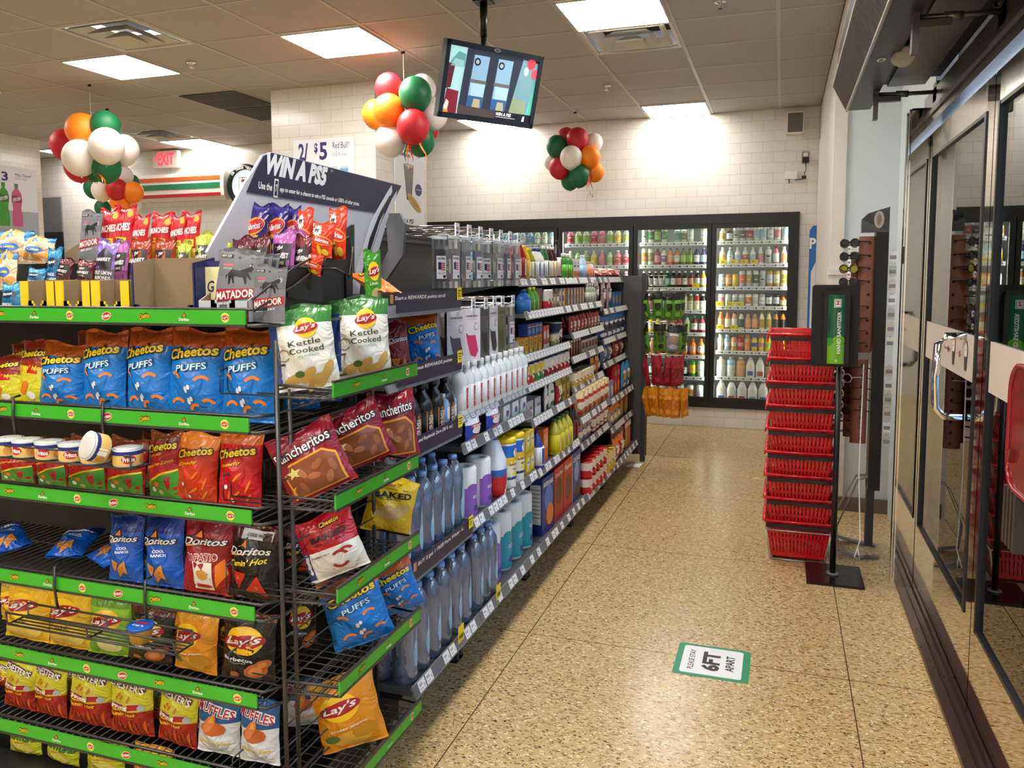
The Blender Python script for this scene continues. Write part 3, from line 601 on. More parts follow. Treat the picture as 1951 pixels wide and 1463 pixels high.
# blue sign behind the column
t=tag(empty('blue_sign',(.32,8.1,0)),'tall blue and white sign with a letter P, partly behind the white column','sign')
a=ony(1543,430,8.1); z1=a.z; z0=ony(1541,645,8.1).z; x0=a.x-.32; BL=M('#1766b0',.35)
mb=MB(); mb.prism([(x0+.03,0,z1),(x0,0,z1-.04),(x0,0,z0-.5),(-.03,0,z0-.5),(-.03,0,z1)],(0,.02,0),BL)
f=plane((0,-.001,0),(1,0,0),(0,0,1),(0,-1,0)); mb.pol(f,[(x0+.02,z1-.42),(-.031,z1-.33),(-.031,z0-.48),(x0+.02,z0-.48)],M('#d9dce2'),1); mb.text(f,'P',-.06,z1-.16,.055,.10,PAPER,2,0,.03); mb.build('panel',t)
MB().box(x0,-.03,-.0,.04,0,z0-.5,BL).box(x0-.05,0,-.05,.12,0,.02,BL).build('base',t)
# ---------------- entrance ----------------
XD=.60
GLD=pane('door_glass',(.72,.84,.90,1),.10,.0); GSK=M('#0d1114',.4); ALU=M('#b9b6ae',.16,1); AMIR=M('#d4d0c8',.045,1)
t=tag(empty('door_jamb',(.575,4.30,0)),'polished steel door post standing between the basket stack and the glass doors','door post')
MB().box(-.035,.085,-.08,.10,0,2.25,AMIR).build('post',t); MB().box(-.042,-.034,-.06,-.045,0,2.25,CHROME).box(-.042,-.034,.03,.045,0,2.25,CHROME).box(-.042,-.036,-.04,.02,1.55,1.63,BLACK).build('trim_strip',t)
struct(MB().box(XD-.045,XD+.11,-1.6,4.22,0,.018,M('#5c4642',.3,.7)).box(XD-.01,XD+.0,-1.6,4.22,.018,.024,M('#3a2c2a',.4,.6)).box(XD+.04,XD+.05,-1.6,4.22,.018,.024,M('#3a2c2a',.4,.6)).build('trim_6'))
def leaf(ya,yb,label,band=True,handle=False):
    t=tag(empty('sliding_door',(XD+.02,ya,0)),label,'door','glass entrance doors'); L_=yb-ya; z1=2.13; s=.10
    MB().box(0,.045,0,s,.03,z1,AMIR).build('stile',t); MB().box(0,.045,L_-s*.55,L_,.03,z1,AMIR).build('stile',t)
    MB().box(0,.045,s,L_-s*.55,.03,.34,AMIR).box(0,.045,s,L_-s*.55,z1-.10,z1,ALU).build('rail',t)
    MB().box(-.004,.02,s-.004,s+.018,.34,z1-.10,GSK).box(-.004,.02,L_-s*.55-.018,L_-s*.55,.34,z1-.10,GSK).box(-.002,.02,s,L_-s*.55,.34,.352,GSK).box(-.002,.02,s,L_-s*.55,z1-.112,z1-.10,GSK).build('gasket',t)
    g=MB().box(.008,.014,s+.016,L_-s*.55-.016,.35,z1-.11,GLD).build('glass',t)
    if band:
        mb=MB(); a,b=s+.02,L_-s*.55-.02; mb.box(.002,.004,a,b,1.13,1.29,M('#cbbcae',.5)); f=plane((.0015,0,1.21),(0,-1,0),(0,0,1),(-1,0,0))
        for c in (a+.14,a+.36):
            if c+.05>b: break
            u=-c; mb.ell(f,u,.02,.026,.035,INK,1,16); mb.ell(f,u,.02,.022,.031,M('#e5d8cc'),2,16); mb.pol(f,[(u-.022,-.0),(u+.022,-.0),(u+.014,-.05),(u-.014,-.05)],M('#4a3c34'),3)
            mb.ell(f,u-.008,.022,.003,.003,INK,3,6); mb.ell(f,u+.008,.022,.003,.003,INK,3,6)
            mb.rect(f,u-.09,u-.06,-.001,.001,M('#8a4040'),1,1,1); mb.ell(f,u-.11,0,.012,.014,M('#b03a44'),1,10); mb.rect(f,u-.16,u-.13,-.001,.001,M('#8a4040'),1,1,1)
        mb.text(f,'Face covering',-(a+b)/2,.0,.12,.02,INK,1) if L_>1.1 else None
        mb.build('decal_band',t)
    if handle:
        hy=s+.18; MB().tube([(-.0,hy,1.28),(-.06,hy,1.28),(-.085,hy,1.25),(-.09,hy,1.13),(-.085,hy,1.02),(-.06,hy,.99),(0,hy,.99)],.014,CHROME,10).build('handle',t)
    return t
leaf(3.02,4.21,'glass sliding door nearest the basket stack, steel framed with a pull handle',True,True)
leaf(1.86,3.01,'glass sliding door at the right edge, behind the red case',True,True)
leaf(.68,1.85,'glass sliding door beside the camera, outside the picture',True)
leaf(-.5,.67,'glass sliding door behind the camera',True)
leaf(-1.6,-.51,'last glass sliding door behind the camera',True)
for k,(y,z) in enumerate(((2.6,1.22),)):
    t=tag(empty('notice_sticker',(XD+.017,2.42,1.36)),'small navy notice sticker on the glass door above the decal band','sticker'); mb=MB(); mb.box(0,.002,-.05,.05,-.045,.045,NAVY); f=plane((-.001,0,0),(0,-1,0),(0,0,1),(-1,0,0)); mb.text(f,'PULL',0,.012,.06,.016,M('#7a86b8'),1); mb.text(f,'OPEN',0,-.015,.06,.016,M('#7a86b8'),1); mb.build('print',t)
# header above doors: operator box, brackets, arms
t=tag(empty('door_header',(XD+.02,-1.6,2.16)),'dark steel header running above the glass doors','door header')
MB().box(-.02,.10,0,5.9,0,.14,M('#3a3532',.3,.6)).build('beam',t); MB().box(-.03,-.02,0,5.9,.03,.05,M('#4a4542',.4,.5)).build('trim_strip',t)
t=tag(empty('door_operator',(.44,.2,2.33)),'long grey door operator box under the header, between air curtain and doors','door operator')
MB().box(-.02,.13,0,3.9,0,.12,M('#55595a',.4,.4)).build('housing',t); MB().box(.13,.19,0,3.9,.03,.12,M('#1c1a19',.5)).build('side_channel',t); MB().box(-.05,-.02,0,3.9,.01,.12,M('#232220',.5)).build('back_channel',t)
for y_,l in ((4.05,'steel closer arm at the far end of the header'),(2.9,'nearer steel closer arm under the grey operator box')):
    t=tag(empty('closer_arm',(.38,y_,2.29)),l,'door arm','closer arms above the doors')
    MB().tube([(0,0,0),(.10,.0,-.005),(.26,-.02,-.01)],.009,M('#6c6a68',.3,.8),8).build('rod',t); MB().tube([(.07,0,-.003),(.12,0,-.006)],.014,M('#7b7876',.3,.8),8).build('coupler',t)
    MB().box(.22,.30,-.06,.03,-.05,.03,M('#4a4644',.4,.6)).build('hinge_block',t)
    MB().box(-.02,.0,-.02,.02,-.11,.015,M('#5a5654',.4,.5)).box(.0,.09,-.015,.015,-.035,-.012,M('#5a5654',.4,.5)).build('bracket',t)
t=tag(empty('motion_sensor',(.40,3.42,2.30)),'beige cylindrical motion sensor hanging beside the air curtain','sensor'); mb=MB(); mb.T=Matrix.Rotation(PI/2+.25,4,'X'); mb.lathe([(.034,-.06),(.04,-.05),(.04,.03),(.032,.06)],M('#b9b2a0',.5),16); mb.T=None; mb.build('body',t)
t=tag(empty('air_curtain',(.22,4.45,2.3)),'long black air curtain with a ribbed intake grille at the upper right','air curtain')
AC=M('#26282b',.4)
A0=(.215-.22,0,.125); A1=(.28-.22,0,.0); A2=(.385-.22,0,0); A3=(.40-.22,0,.30); A4=(.215-.22,0,.30)
LN=-3.2
MB().prism([A1,A2,A3,(A0[0]+.02,0,.30),(A0[0]+.012,0,.125)],(0,LN,0),AC).build('housing',t)
mb=MB(); a,b=Vector(A0),Vector(A1); nn=Vector((-(b-a).z,0,(b-a).x)).normalized()*-1
for k in range(150): 
    y_=-.012-k*.0212; mb.prism([a+(b-a)*.04+Vector((0,y_,0)),a+(b-a)*.96+Vector((0,y_,0)),a+(b-a)*.96+Vector((0,y_-.011,0)),a+(b-a)*.04+Vector((0,y_-.011,0))],Vector((-.004,0,-.003)),M('#3f3730',.7))
gr=mb.build('intake_grille',t); gr['kind']='stuff'
MB().tube([a,a+Vector((0,LN,0))],.005,M('#a8a498',.4,.5),6).tube([b,b+Vector((0,LN,0))],.007,M('#a8a498',.4,.5),6).build('edge_trim',t)
mb=MB(); f=plane((.33-.22,0,-.001),(1,0,0),(0,1,0),(0,0,-1)); mb.ell(f,0,-1.0,.016,.03,PAPER,1,18); mb.ell(f,0,-1.0,.008,.018,GREY,2,12); mb.build('badge',t)
# conduit hose
tag(MB().tube([(0,0,0),(.02,-.02,-.07),(.06,-.05,-.09),(.12,-.08,-.05)],.008,M('#3a3836',.5),8).build('wiring_hose',None,(.60,3.1,2.42)),'grey wiring hose looping between the operator box and the header','hose')
# ---------------- shopping baskets ----------------
BRED=M('#d01420',.28,0,'',0,1,.3)
def basket():
    t=empty('shopping_basket'); mb=MB(); W,D,W2,D2,Hh=.158,.22,.128,.188,.195
    def wall(x0,y0,x1,y1,X0,Y0,X1,Y1,nb):   # bottom edge -> top edge
        B0,B1,T0,T1=Vector((x0,y0,0)),Vector((x1,y1,0)),Vector((X0,Y0,Hh)),Vector((X1,Y1,Hh))
        q=lambda s,t_:(B0.lerp(B1,s)).lerp(T0.lerp(T1,s),t_)
        for (s0,s1,t0,t1) in [(0,1,0,.12),(0,1,.86,1),(0,1,.50,.56)]+[((k+.12)/nb,(k+.80)/nb,.1,.9) for k in range(nb)]:
            P=[q(s0,t0),q(s1,t0),q(s1,t1),q(s0,t1)]; n_=((P[1]-P[0]).cross(P[3]-P[0])).normalized()*.003
            mb.prism(P,n_,BRED)
    wall(-W2,-D2,W2,-D2,-W,-D,W,-D,16); wall(W2,-D2,W2,D2,W,-D,W,D,20); wall(W2,D2,-W2,D2,W,D,-W,D,16); wall(-W2,D2,-W2,-D2,-W,D,-W,-D,20)
    mb.box(-W2,W2,-D2,D2,0,.004,BRED); mb.build('body',t)
    P=[(-W-.008,-D-.008,Hh),(W+.008,-D-.008,Hh),(W+.008,D+.008,Hh),(-W-.008,D+.008,Hh)]
    mb=MB(); 
    for i in range(4):
        a=Vector(P[i]);b=Vector(P[(i+1)%4]); mb.tube([a,b],.007,BRED,6)
    mb.build('rim',t)
    mb=MB(); mb.box(-W+.0,W-.0,-D-.016,-D-.004,Hh-.032,Hh-.014,BLACK); mb.build('handle',t)
    mb=MB(); mb.tube([(-W-.012,-D*.9,Hh-.004),(-W-.018,-D*.2,Hh-.05),(-W-.018,D*.2,Hh-.05),(-W-.012,D*.9,Hh-.004)],.005,BRED,6); mb.build('side_grip',t)
    return t
bx,by=.112,4.45+.23
SB=['bottom','second','third','fourth','fifth','sixth','seventh','eighth','ninth','top']
for k in range(9):
    place('bsk',basket,(bx,by,.022+k*.1225),(0,0,0),'red plastic shopping basket, %s'%('lowest in the stack' if k==0 else 'topmost in the stack' if k==8 else '%s from the bottom of the stack'%ORD[k]),'basket','nested red shopping baskets')
t=tag(empty('basket_stand',(bx,by,0)),'thin wire stand under the stack of red baskets','stand')
mb=MB(); c=[(-.135,-.20),(.135,-.20),(.135,.20),(-.135,.20)]
mb.tube([(x,y,.006) for x,y in c],.004,M('#cfc9c2',.3,.7),6,True); mb.tube([(x*1.19,y*1.16,.17) for x,y in c],.004,M('#cfc9c2',.3,.7),6,True)
for x,y in c: mb.tube([(x,y,.006),(x*1.19,y*1.16,.17)],.004,M('#cfc9c2',.3,.7),6)
mb.build('wire_frame',t)
# ---------------- hand sanitizer stand ----------------
t=tag(empty('sanitizer_stand',(.275,4.32,0)),'black floor stand with a green hand sanitizer dispenser beside the red baskets','sanitizer stand')
MB().box(-.125,.135,-.15,.15,0,.012,M('#0e0c12',.25)).build('base_plate',t); MB().lathe([(.014,.012),(.014,1.2)],BLACK,12).lathe([(.03,.012),(.03,.02)],GREY,12).build('pole',t)
def rrect(x0,x1,z0,z1,r,n=4):
    P=[]
    for cx_,cz_,a0 in ((x1-r,z1-r,0),(x0+r,z1-r,90),(x0+r,z0+r,180),(x1-r,z0+r,270)):
        for k in range(n+1): a=math.radians(a0+90*k/n); P.append((cx_+r*math.cos(a),cz_+r*math.sin(a)))
    return P
ox=-.275
MB().prism([(x+ox,-.015,z) for x,z in rrect(.142,.356,1.055,1.452,.015)],(0,-.012,0),M('#08090a',.6)).build('backboard',t)
mb=MB(); mb.prism([(x+ox,-.027,z) for x,z in rrect(.195,.31,1.065,1.425,.02)],(0,-.05,0),M('#090a0b',.35)); mb.build('dispenser_body',t)
mb=MB(); g1,g2=M('#0e5c35',.35),M('#6fae1f',.35)
def cyl(u,v,k): a=u; return Vector((.2515+ox+.047*math.sin(a),-.052-.042*math.cos(a)-.0008*k,v))
mb.grid(lambda u,v:cyl(u,v,0),[-1.3+2.6*i/10 for i in range(11)],[1.075,1.17,1.405],lambda j:g2 if j==0 else g1); mb.ell(cyl,.3,1.175,.8,.035,g2,1,16); mb.ell(cyl,-.7,1.18,.4,.02,M('#3f8f2a'),1,12); mb.ell(cyl,-.72,1.27,.13,.05,M('#0a3a24'),1,12)
mb.text(cyl,'HAND SANITIZER',.28,1.225,.19,.36,PAPER,3,PI/2,.02) if False else None
vs,fs,_=glyphs('HAND SANITIZER',.02,0); P=[cyl(.25-y*.38,1.225+x*.20,3) for x,y in vs]; b_=mb.pts(P); [mb.fa([b_+i for i in f_],PAPER) for f_ in fs]
mb.rect(cyl,-.28,.42,1.345,1.385,M('#e8e8e4'),2,3,1); mb.rect(cyl,-.22,.36,1.348,1.382,M('#0f5a34'),3,3,1); mb.rect(cyl,-.17,.31,1.35,1.380,M('#f2f0ea'),4,3,1)
mb.text(cyl,'7',.07,1.366,.34,.021,M('#d22a3a'),5,0,.05); mb.rect(cyl,-.1,.25,1.358,1.362,M('#0f5a34'),5,2,1); mb.ell(cyl,.05,1.09,.12,.008,M('#a9d070'),3,10)
mb.poly([(.2515+ox-.046,-.055,1.075),(.2515+ox+.046,-.055,1.075),(.2515+ox+.046,-.055,1.405),(.2515+ox-.046,-.055,1.405)],g1); mb.build('sanitizer_cartridge',t)
# ---------------- floor decal, paper ----------------
t=tag(empty('floor_decal',(-.218,3.182,0)),'green bordered PLEASE STAY 6FT APART sticker on the floor','floor sticker'); mb=MB()
DG=M('#0f8f63',.4); mb.prism([(x,y,0) for x,y in rrect(-.139,.139,-.136,.136,.012)],(0,0,.0014),DG); f=plane((0,0,.0016),(1,0,0),(0,1,0),(0,0,1),.0002)
mb.pol(f,rrect(-.115,.112,-.118,.118,.012),M('#f0efee',.4),1)
def rt(s,x,wu,hv,bold): vs,fs,_=glyphs(s,bold,0); b_=mb.pts([f(x-yy*hv,xx*wu,3) for xx,yy in vs]); [mb.fa([b_+i for i in q],M('#2e2e33',.5)) for q in fs]
rt('PLEASE STAY',-.078,.17,.022,.01); rt('6FT',-.005,.16,.07,.05); rt('APART',.066,.13,.032,.03); mb.build('print',t)
p=onz(1208,888,0); tag(MB().prism([(-.06,-.05,.002),(.05,-.04,.002),(.06,.06,.012),(-.04,.05,.004)],(0,0,.001),PAPER).build('paper_scrap',None,(p.x,p.y,.001)),'small white scrap of paper on the floor at the shelf end','paper')
# ---------------- sunglasses rack ----------------
RX_,RY_=.44,4.78
t=tag(empty('sunglasses_rack',(RX_,RY_,0)),'tall black and copper sunglasses display stand against the white column','display rack')
COP=M('#86503c',.45)
MB().box(.02,.08,-.05,.06,.35,1.72,BLACK).build('column',t)
MB().box(.02,.06,.0,.05,.03,.40,M('#2e2f31',.4)).build('column',t)
def feet():
    for s_ in (-1,1):
        mb=MB(); P=[(.03,.02*s_,.42),(-.03,.05*s_,.40),(-.13,.12*s_,.16),(-.12,.13*s_,.03),(-.02,.14*s_,.006),(.08,.10*s_,.006)]
        for a,b in zip(P,P[1:]): a,b=Vector(a),Vector(b); mb.prism([a-Vector((0,.022,0)),b-Vector((0,.022,0)),b+Vector((0,.022,0)),a+Vector((0,.022,0))],(.003,0,.004),M('#7d8084',.3,.7))
        mb.build('foot',t)
feet()
def curved(z0,z1,xo,yo,nh):
    mb=MB(); us=[-1.1+2.2*i/8 for i in range(9)]
    fn=lambda u,v,k=0: Vector((xo+.045*math.sin(u)*1.0,yo-.03*math.cos(u)-.0008*k,v))
    mb.grid(fn,us,[z0,z1],COP); mb.grid(lambda u,v:fn(u,v,-3),us,[z0,z1],COP,True,True)
    for i in range(nh):
        z=z0+(i+.5)*(z1-z0)/nh; mb.ell(fn,.25,z,.16,.0075,M('#1a0f0a',.8),1,12)
    return mb
curved(1.09,1.70,-.02,-.02,9).build('perforated_panel',t); curved(.60,1.05,-.035,-.02,8).build('perforated_panel',t)
curved(1.09,1.62,-.055,.05,8).build('perforated_panel',t); curved(.62,1.07,-.065,.05,7).build('perforated_panel',t)
def prongs(z,xo):
    mb=MB()
    for d in (0,.012): mb.tube([(xo,-.02+d*2,z),(xo-.07,-.03+d*3,z-.002),(xo-.10,-.03+d*3,z-.008),(xo-.12,-.03+d*3,z+.006)],.0028,BLACK,5)
    return mb
zs=[1.66,1.59,1.525,1.455,1.39,1.325,1.26,1.195,1.13]; zl=[1.0,.945,.89,.83,.77,.715,.66]
for z in zs: prongs(z,-.03).build('prong',t)
for z in zl: prongs(z,-.045).build('prong',t)
for z0 in (1.72,1.06):
    mb=MB(); mb.prism([(-.05,-.03,z0),(.08,-.05,z0+.0),(.08,-.05,z0+.13),(-.02,-.04,z0+.10),(-.05,-.03,z0+.07)] if z0>1.5 else [(-.05,-.03,z0-.03),(.06,-.04,z0-.03),(.06,-.04,z0+.06),(-.05,-.03,z0+.06)],(0,.06,0),M('#2b3036' if z0>1.5 else '#a8adb4',.2)); f=plane((.03,-.052 if z0>1.5 else -.042,z0+(.065 if z0>1.5 else .012)),(1,0,0),(0,0,1),(0,-1,0)); mb.ell(f,0,0,.024,.045 if z0>1.5 else .032,M('#b9aaa4'),1,16); mb.ell(f,.0,.0,.012,.03,M('#8a7a78'),2,12); mb.build('mirror_head',t)
def shades(fc,lc):
    def b():
        t=empty('sunglasses'); F_=M(fc,.3); mb=MB()
        for s_ in (-1,1): mb.tube([(.031*s_+.026*math.cos(a),-.001,.019*math.sin(a)) for a in [k*PI/5 for k in range(10)]],.0028,F_,5,True)
        mb.tube([(-.006,-.002,.006),(.006,-.002,.006)],.0025,F_,5); mb.build('frame',t)
        mb=MB(); f=plane((0,0,0),(1,0,0),(0,0,1),(0,-1,0))
        for s_ in(-1,1): MB().ell(f,.031*s_,0,.024,.017,M(lc,.1),0,12).build('lens',t)
        for s_ in (-1,1): MB().tube([(.058*s_,0,.006),(.062*s_,.07,.004),(.056*s_,.12,-.014)],.0024,F_,5).build('temple',t)
        mb=MB(); mb.box(-.004,.014,-.004,-.002,-.038,-.014,PAPER); f=plane((.005,-.0045,-.026),(1,0,0),(0,0,1),(0,-1,0)); mb.rect(f,-.006,.006,-.004,.004,GREY,1,1,1); mb.build('price_label',t)
        return t
    return b
SG=[(zs[0],'#101010','#2a2e30','black framed','topmost'),(zs[1],'#17110e','#1c1e22','large black framed','second from top'),(zs[2],'#161410','#8a8420','yellow lensed black','third from top'),(zs[3],'#1a1a1c','#2c2a30','dark round','fourth from top'),(zs[5],'#4a3026','#5a4a44','brown framed','sixth from top'),(zs[6],'#20201f','#6a6a70','grey lensed','seventh from top'),(zs[7],'#3a2c28','#3a3030','dark brown','eighth from top'),(zs[8],'#1c1c1c','#404048','black framed','lowest on the upper copper panel'),(zl[0],'#28201c','#33302e','dark framed','topmost on the lower copper panel'),(zl[1],'#d8d4d0','#2a2a2e','white framed','second on the lower copper panel'),(zl[2],'#1a1a1a','#4a4038','wide black framed','third on the lower copper panel'),(zl[3],'#2a1020','#5a1a3a','purple lensed','fourth on the lower copper panel'),(zl[4],'#18181a','#3a3638','black framed','fifth on the lower copper panel')]
for k,(z,fc,lc,d,w_) in enumerate(SG):
    xo=RX_-.105 if z>1.08 else RX_-.12
    place(('sg',k),shades(fc,lc),(xo,RY_-.03,z+.006),(0,0,-.9),'%s sunglasses, %s%s'%(d,w_,'' if 'panel' in w_ else ' on the upper copper panel'),'sunglasses','sunglasses on the display stand',(1.2,1.2,1.2))
# pegs behind the rack with cards (right of the column)
for k in range(14):
    z=1.62-k*.075
    if 6<k<8: continue
    o=MB().box(-.018,.018,-.002,.0,-.055,.0,[PAPER,M('#c9c5be'),M('#dad3c8')][k%3]).box(-.015,.015,-.003,-.002,-.04,-.02,LTAG).tube([(0,0,.0),(0,.03,.005)],.002,CHROME,4).build('hanging_card',None,(RX_+.105,RY_-.03,z)); tag(o,'small white card hanging on the right side of the sunglasses stand, %s from top'%ORD[k],'card','cards on the sunglasses stand')
# white display cord with triangle foot
tag(MB().tube([(.40,4.5,1.05),(.395,4.5,.5),(.41,4.48,.15),(.385,4.47,.06),(.41,4.46,.05),(.40,4.48,.11)],.003,PAPER,5).build('white_cord'),'thin white cord hanging to the floor between sanitizer pole and rack','cord')
# red case at the right edge
t=tag(empty('red_case',(.535,2.115,1.14)),'glossy dark red rounded case at the right edge in front of the glass door','case')
CR_=M('#6e0f18',.2,0,'',0,1,.5)
mb=MB(); mb.prism([(-.02,y,z) for y,z in rrect(-.16,.09,-.13,.15,.07,6)],(.05,0,0),CR_); mb.build('body',t)
mb=MB(); 
for xx in (-.021,.005): mb.tube([(xx,y,z) for y,z in rrect(-.163,.093,-.133,.153,.07,6)],.006,M('#8c1c24',.2),6,True)
mb.build('rim',t); MB().prism([(-.03,.03,-.04),(-.03,.07,-.05),(-.03,.045,-.075)],(.02,0,0),CR_).build('latch',t)
MB().box(.02,.06,-.05,.0,-.2,.05,M('#2c1a18',.5)).build('wall_bracket',t)
t=tag(empty('metal_bracket_stack',(.535,2.28,.915)),'stack of dark metal plates fixed at the right edge below the red case','bracket')
for k in range(4): MB().box(-.012,.03,-.03-.03*k,-.012-.03*k,-.065,.075,M('#4a4644',.4,.6)).build('plate',t)
# ---------------- bags ----------------
def bagfn(w,h,d,seed,flat=0):
    rn=random.Random(seed); A=[(rn.uniform(2,5),rn.uniform(2,5),rn.uniform(0,6),rn.uniform(.03,.10)) for _ in range(4)]
    def S(u,v,k=0):
        uu=min(max(u,0),1); vv=min(max(v,0),1)
        tu=max(0,math.sin(PI*uu))**.6; tv=max(0,math.sin(PI*min(1,max(0,(vv-.035)/.925))))**.55
        n=sum(a[3]*math.sin(a[0]*u*3+a[1]*v*3+a[2]) for a in A)
        t=d/2*tu*tv*(1+n*(1-flat)); x=(u-.5)*w*(1-.06*math.sin(PI*v)+.012*math.sin(v*17+seed)); z=v*h+(.006*math.sin(u*7+seed) if v>.9 else 0)*(v-.9)*10
        yy=.004*math.sin(u*9+seed)*(max(0,v-.93)/.07+max(0,.05-v)/.05)
        return Vector((x,-t-.0009*k+yy-.0012,z))
    S.curved=True
    return S
def arc(mb,S,cu,cv,r,a0,a1,th,m,k,asp=1):
    n=7; P=[]
    for i in range(n+1):
        a=math.radians(a0+(a1-a0)*i/n); P.append((cu+r*math.cos(a),cv+r*asp*math.sin(a),math.cos(a),math.sin(a)))
    for i in range(n):
        (x0,y0,c0,s0),(x1,y1,c1,s1)=P[i],P[i+1]; t=th/2
        mb.pol(S,[(x0-c0*t,y0-s0*t*asp),(x1-c1*t,y1-s1*t*asp),(x1+c1*t,y1+s1*t*asp),(x0+c0*t,y0+s0*t*asp)],m,k)
def otext(mb,S,s,cu,cv,wu,hv,fill,line,k,rot=0,b1=.02,b2=.09,arcv=0,shear=0):
    mb.text(S,s,cu,cv,wu*1.05,hv*1.22,line,k,rot,b2,shear,arcv); mb.text(S,s,cu,cv,wu,hv,fill,k+1,rot,b1,shear,arcv)
YT=M('#f6d21a',.4); KT=M('#14100e',.4); WT=M('#f4f2ee',.4); OT=M('#ee7d1e',.45); RT_=M('#c0161e',.4); BT=M('#2a62b8',.4)
def lays(mb,S,cu,cv,w,h,k=1,rot=.1,disc='#f8c71c'):
    mb.ell(S,cu,cv,w*.46,h*.62,M(disc,.35),k,20); mb.ell(S,cu,cv-h*.02,w*.52,h*.30,M('#b01420',.35),k+1,20,rot); mb.text(S,"Lay's",cu,cv,w*.86,h*.42,WT,k+2,rot,.02,.25)
def cheet(mb,S,cu,cv,w,h,rot=.12): otext(mb,S,'Cheetos',cu,cv,w,h,YT,KT,2,rot,.03,.12,.12)
ST={}
def sty(name,base,top,bands,fn,w=.15,h=.22,d=.07,rough=.28): ST[name]=(base,top,bands,fn,w,h,d,rough)
def s_puffs(mb,S):
    cheet(mb,S,.5,.74,.84,.12); otext(mb,S,'PUFFS',.54,.585,.5,.075,M('#bfe3f4',.4),M('#123a5e',.4),2,.12,.02,.1)
    for a in ((.25,.42,.12,20,120),(.72,.40,.12,40,150),(.3,.14,.11,30,160),(.62,.1,.1,60,180),(.82,.17,.09,20,140)): arc(mb,S,*a,.05,OT,2,.7)
    for x,y,r in ((.48,.33,0),(.5,.2,.4)): mb.ell(S,x,y,.035,.04,WT,2,8); mb.ell(S,x+.06,y+.03,.03,.03,WT,2,8)
def s_crunchy(mb,S):
    cheet(mb,S,.5,.73,.84,.12); mb.text(S,'Crunchy',.42,.58,.5,.06,YT,2,.15,.02,.3)
    for x,y,a in ((.6,.42,.6),(.8,.3,1),(.55,.2,.4),(.78,.14,.7),(.35,.14,1.2)): mb.ell(S,x,y,.11,.02,OT,2,8,a)
    for x,y in ((.3,.28),(.42,.1)): mb.ell(S,x,y,.04,.03,WT,2,8)
def s_limon(mb,S):
    mb.pol(S,[(.02,.02),(.98,.02),(.97,.45),(.5,.36),(.03,.20)],M('#3f9a30',.35),1); mb.pol(S,[(.02,.20),(.5,.36),(.97,.45),(.97,.48),(.5,.39),(.02,.23)],YT,2)
    cheet(mb,S,.5,.78,.86,.13); mb.text(S,'Crunchy',.4,.665,.4,.04,YT,2,.12,.01,.3); mb.text(S,"Flamin' Hot-Limon",.48,.54,.85,.055,M('#f0b030'),2,.16,.02,.3)
    for x,y in ((.3,.16),(.5,.12),(.42,.24)): mb.ell(S,x,y,.07,.04,[WT,OT,M('#c8b070')][int(x*10)%3],2,8)
def dor(mb,S,cv=.66): 
    mb.pol(S,[(.2,cv+.02),(.42,cv+.17),(.5,cv+.03)],KT,1); mb.pol(S,[(.28,cv+.04),(.41,cv+.13),(.45,cv+.04)],OT,2)
    otext(mb,S,'Doritos',.5,cv,.84,.09,WT,KT,3,.04,.02,.06,0,.25); mb.pol(S,[(.1,cv-.09),(.75,cv-.0),(.1,cv-.06)],M('#e8b070'),5)
def chips(mb,S,L,c='#d98a2c'):
    for x,y,s_,r in L:
        P=[(x+s_*math.cos(r+a),y+s_*.7*math.sin(r+a)) for a in (0,2.1,4.2)]; mb.pol(S,P,M(c,.5),2)
        mb.ell(S,x,y,s_*.2,s_*.13,M('#b86a1c',.5),3,6)
def s_cool(mb,S): dor(mb,S); mb.text(S,'COOL',.55,.52,.28,.04,WT,2,.05,.03); mb.text(S,'RANCH',.55,.465,.34,.04,WT,2,.05,.03); chips(mb,S,[(.28,.25,.17,.4),(.55,.22,.18,1.2),(.42,.13,.13,2.2)])
def s_tap(mb,S): dor(mb,S,.70); mb.rect(S,.3,.68,.06,.44,M('#efe6da',.4),1,3,4); otext(mb,S,'TAPATIO',.48,.5,.62,.09,RT_,WT,2,.06,.02,.08); mb.rect(S,.36,.62,.09,.14,RT_,2,2,1); mb.ell(S,.49,.27,.12,.07,M('#d9a040'),2,14); mb.pol(S,[(.72,.1),(.95,.3),(.9,.5),(.74,.4)],OT,1)
def s_dflam(mb,S): dor(mb,S,.66); mb.text(S,"Flamin' Hot",.48,.52,.75,.08,YT,3,.12,.02,.3); chips(mb,S,[(.3,.3,.22,.5),(.68,.2,.24,1.4)],'#c8281c'); mb.rect(S,.3,.9,.80,.92,M('#b9bcc0'),1,3,2); mb.text(S,'COLD WAR',.6,.86,.4,.04,KT,2,0,.02)
def s_nacho(mb,S): dor(mb,S); chips(mb,S,[(.3,.25,.2,.5),(.65,.2,.2,1.4)])
def s_class(mb,S): lays(mb,S,.5,.62,.72,.30); mb.text(S,'Classic',.42,.38,.5,.07,M('#5a4210'),2,.05,.01); mb.ell(S,.6,.2,.3,.14,M('#e8c860',.4),1,14); mb.ell(S,.25,.14,.2,.1,M('#d8b04a',.4),2,12)
def s_lim(mb,S): lays(mb,S,.5,.62,.72,.28); mb.text(S,'Limon',.45,.4,.42,.06,WT,2,.05,.02); mb.ell(S,.6,.2,.28,.12,M('#d8d890',.4),1,14); mb.ell(S,.2,.14,.14,.1,M('#6fa82a',.4),2,12)
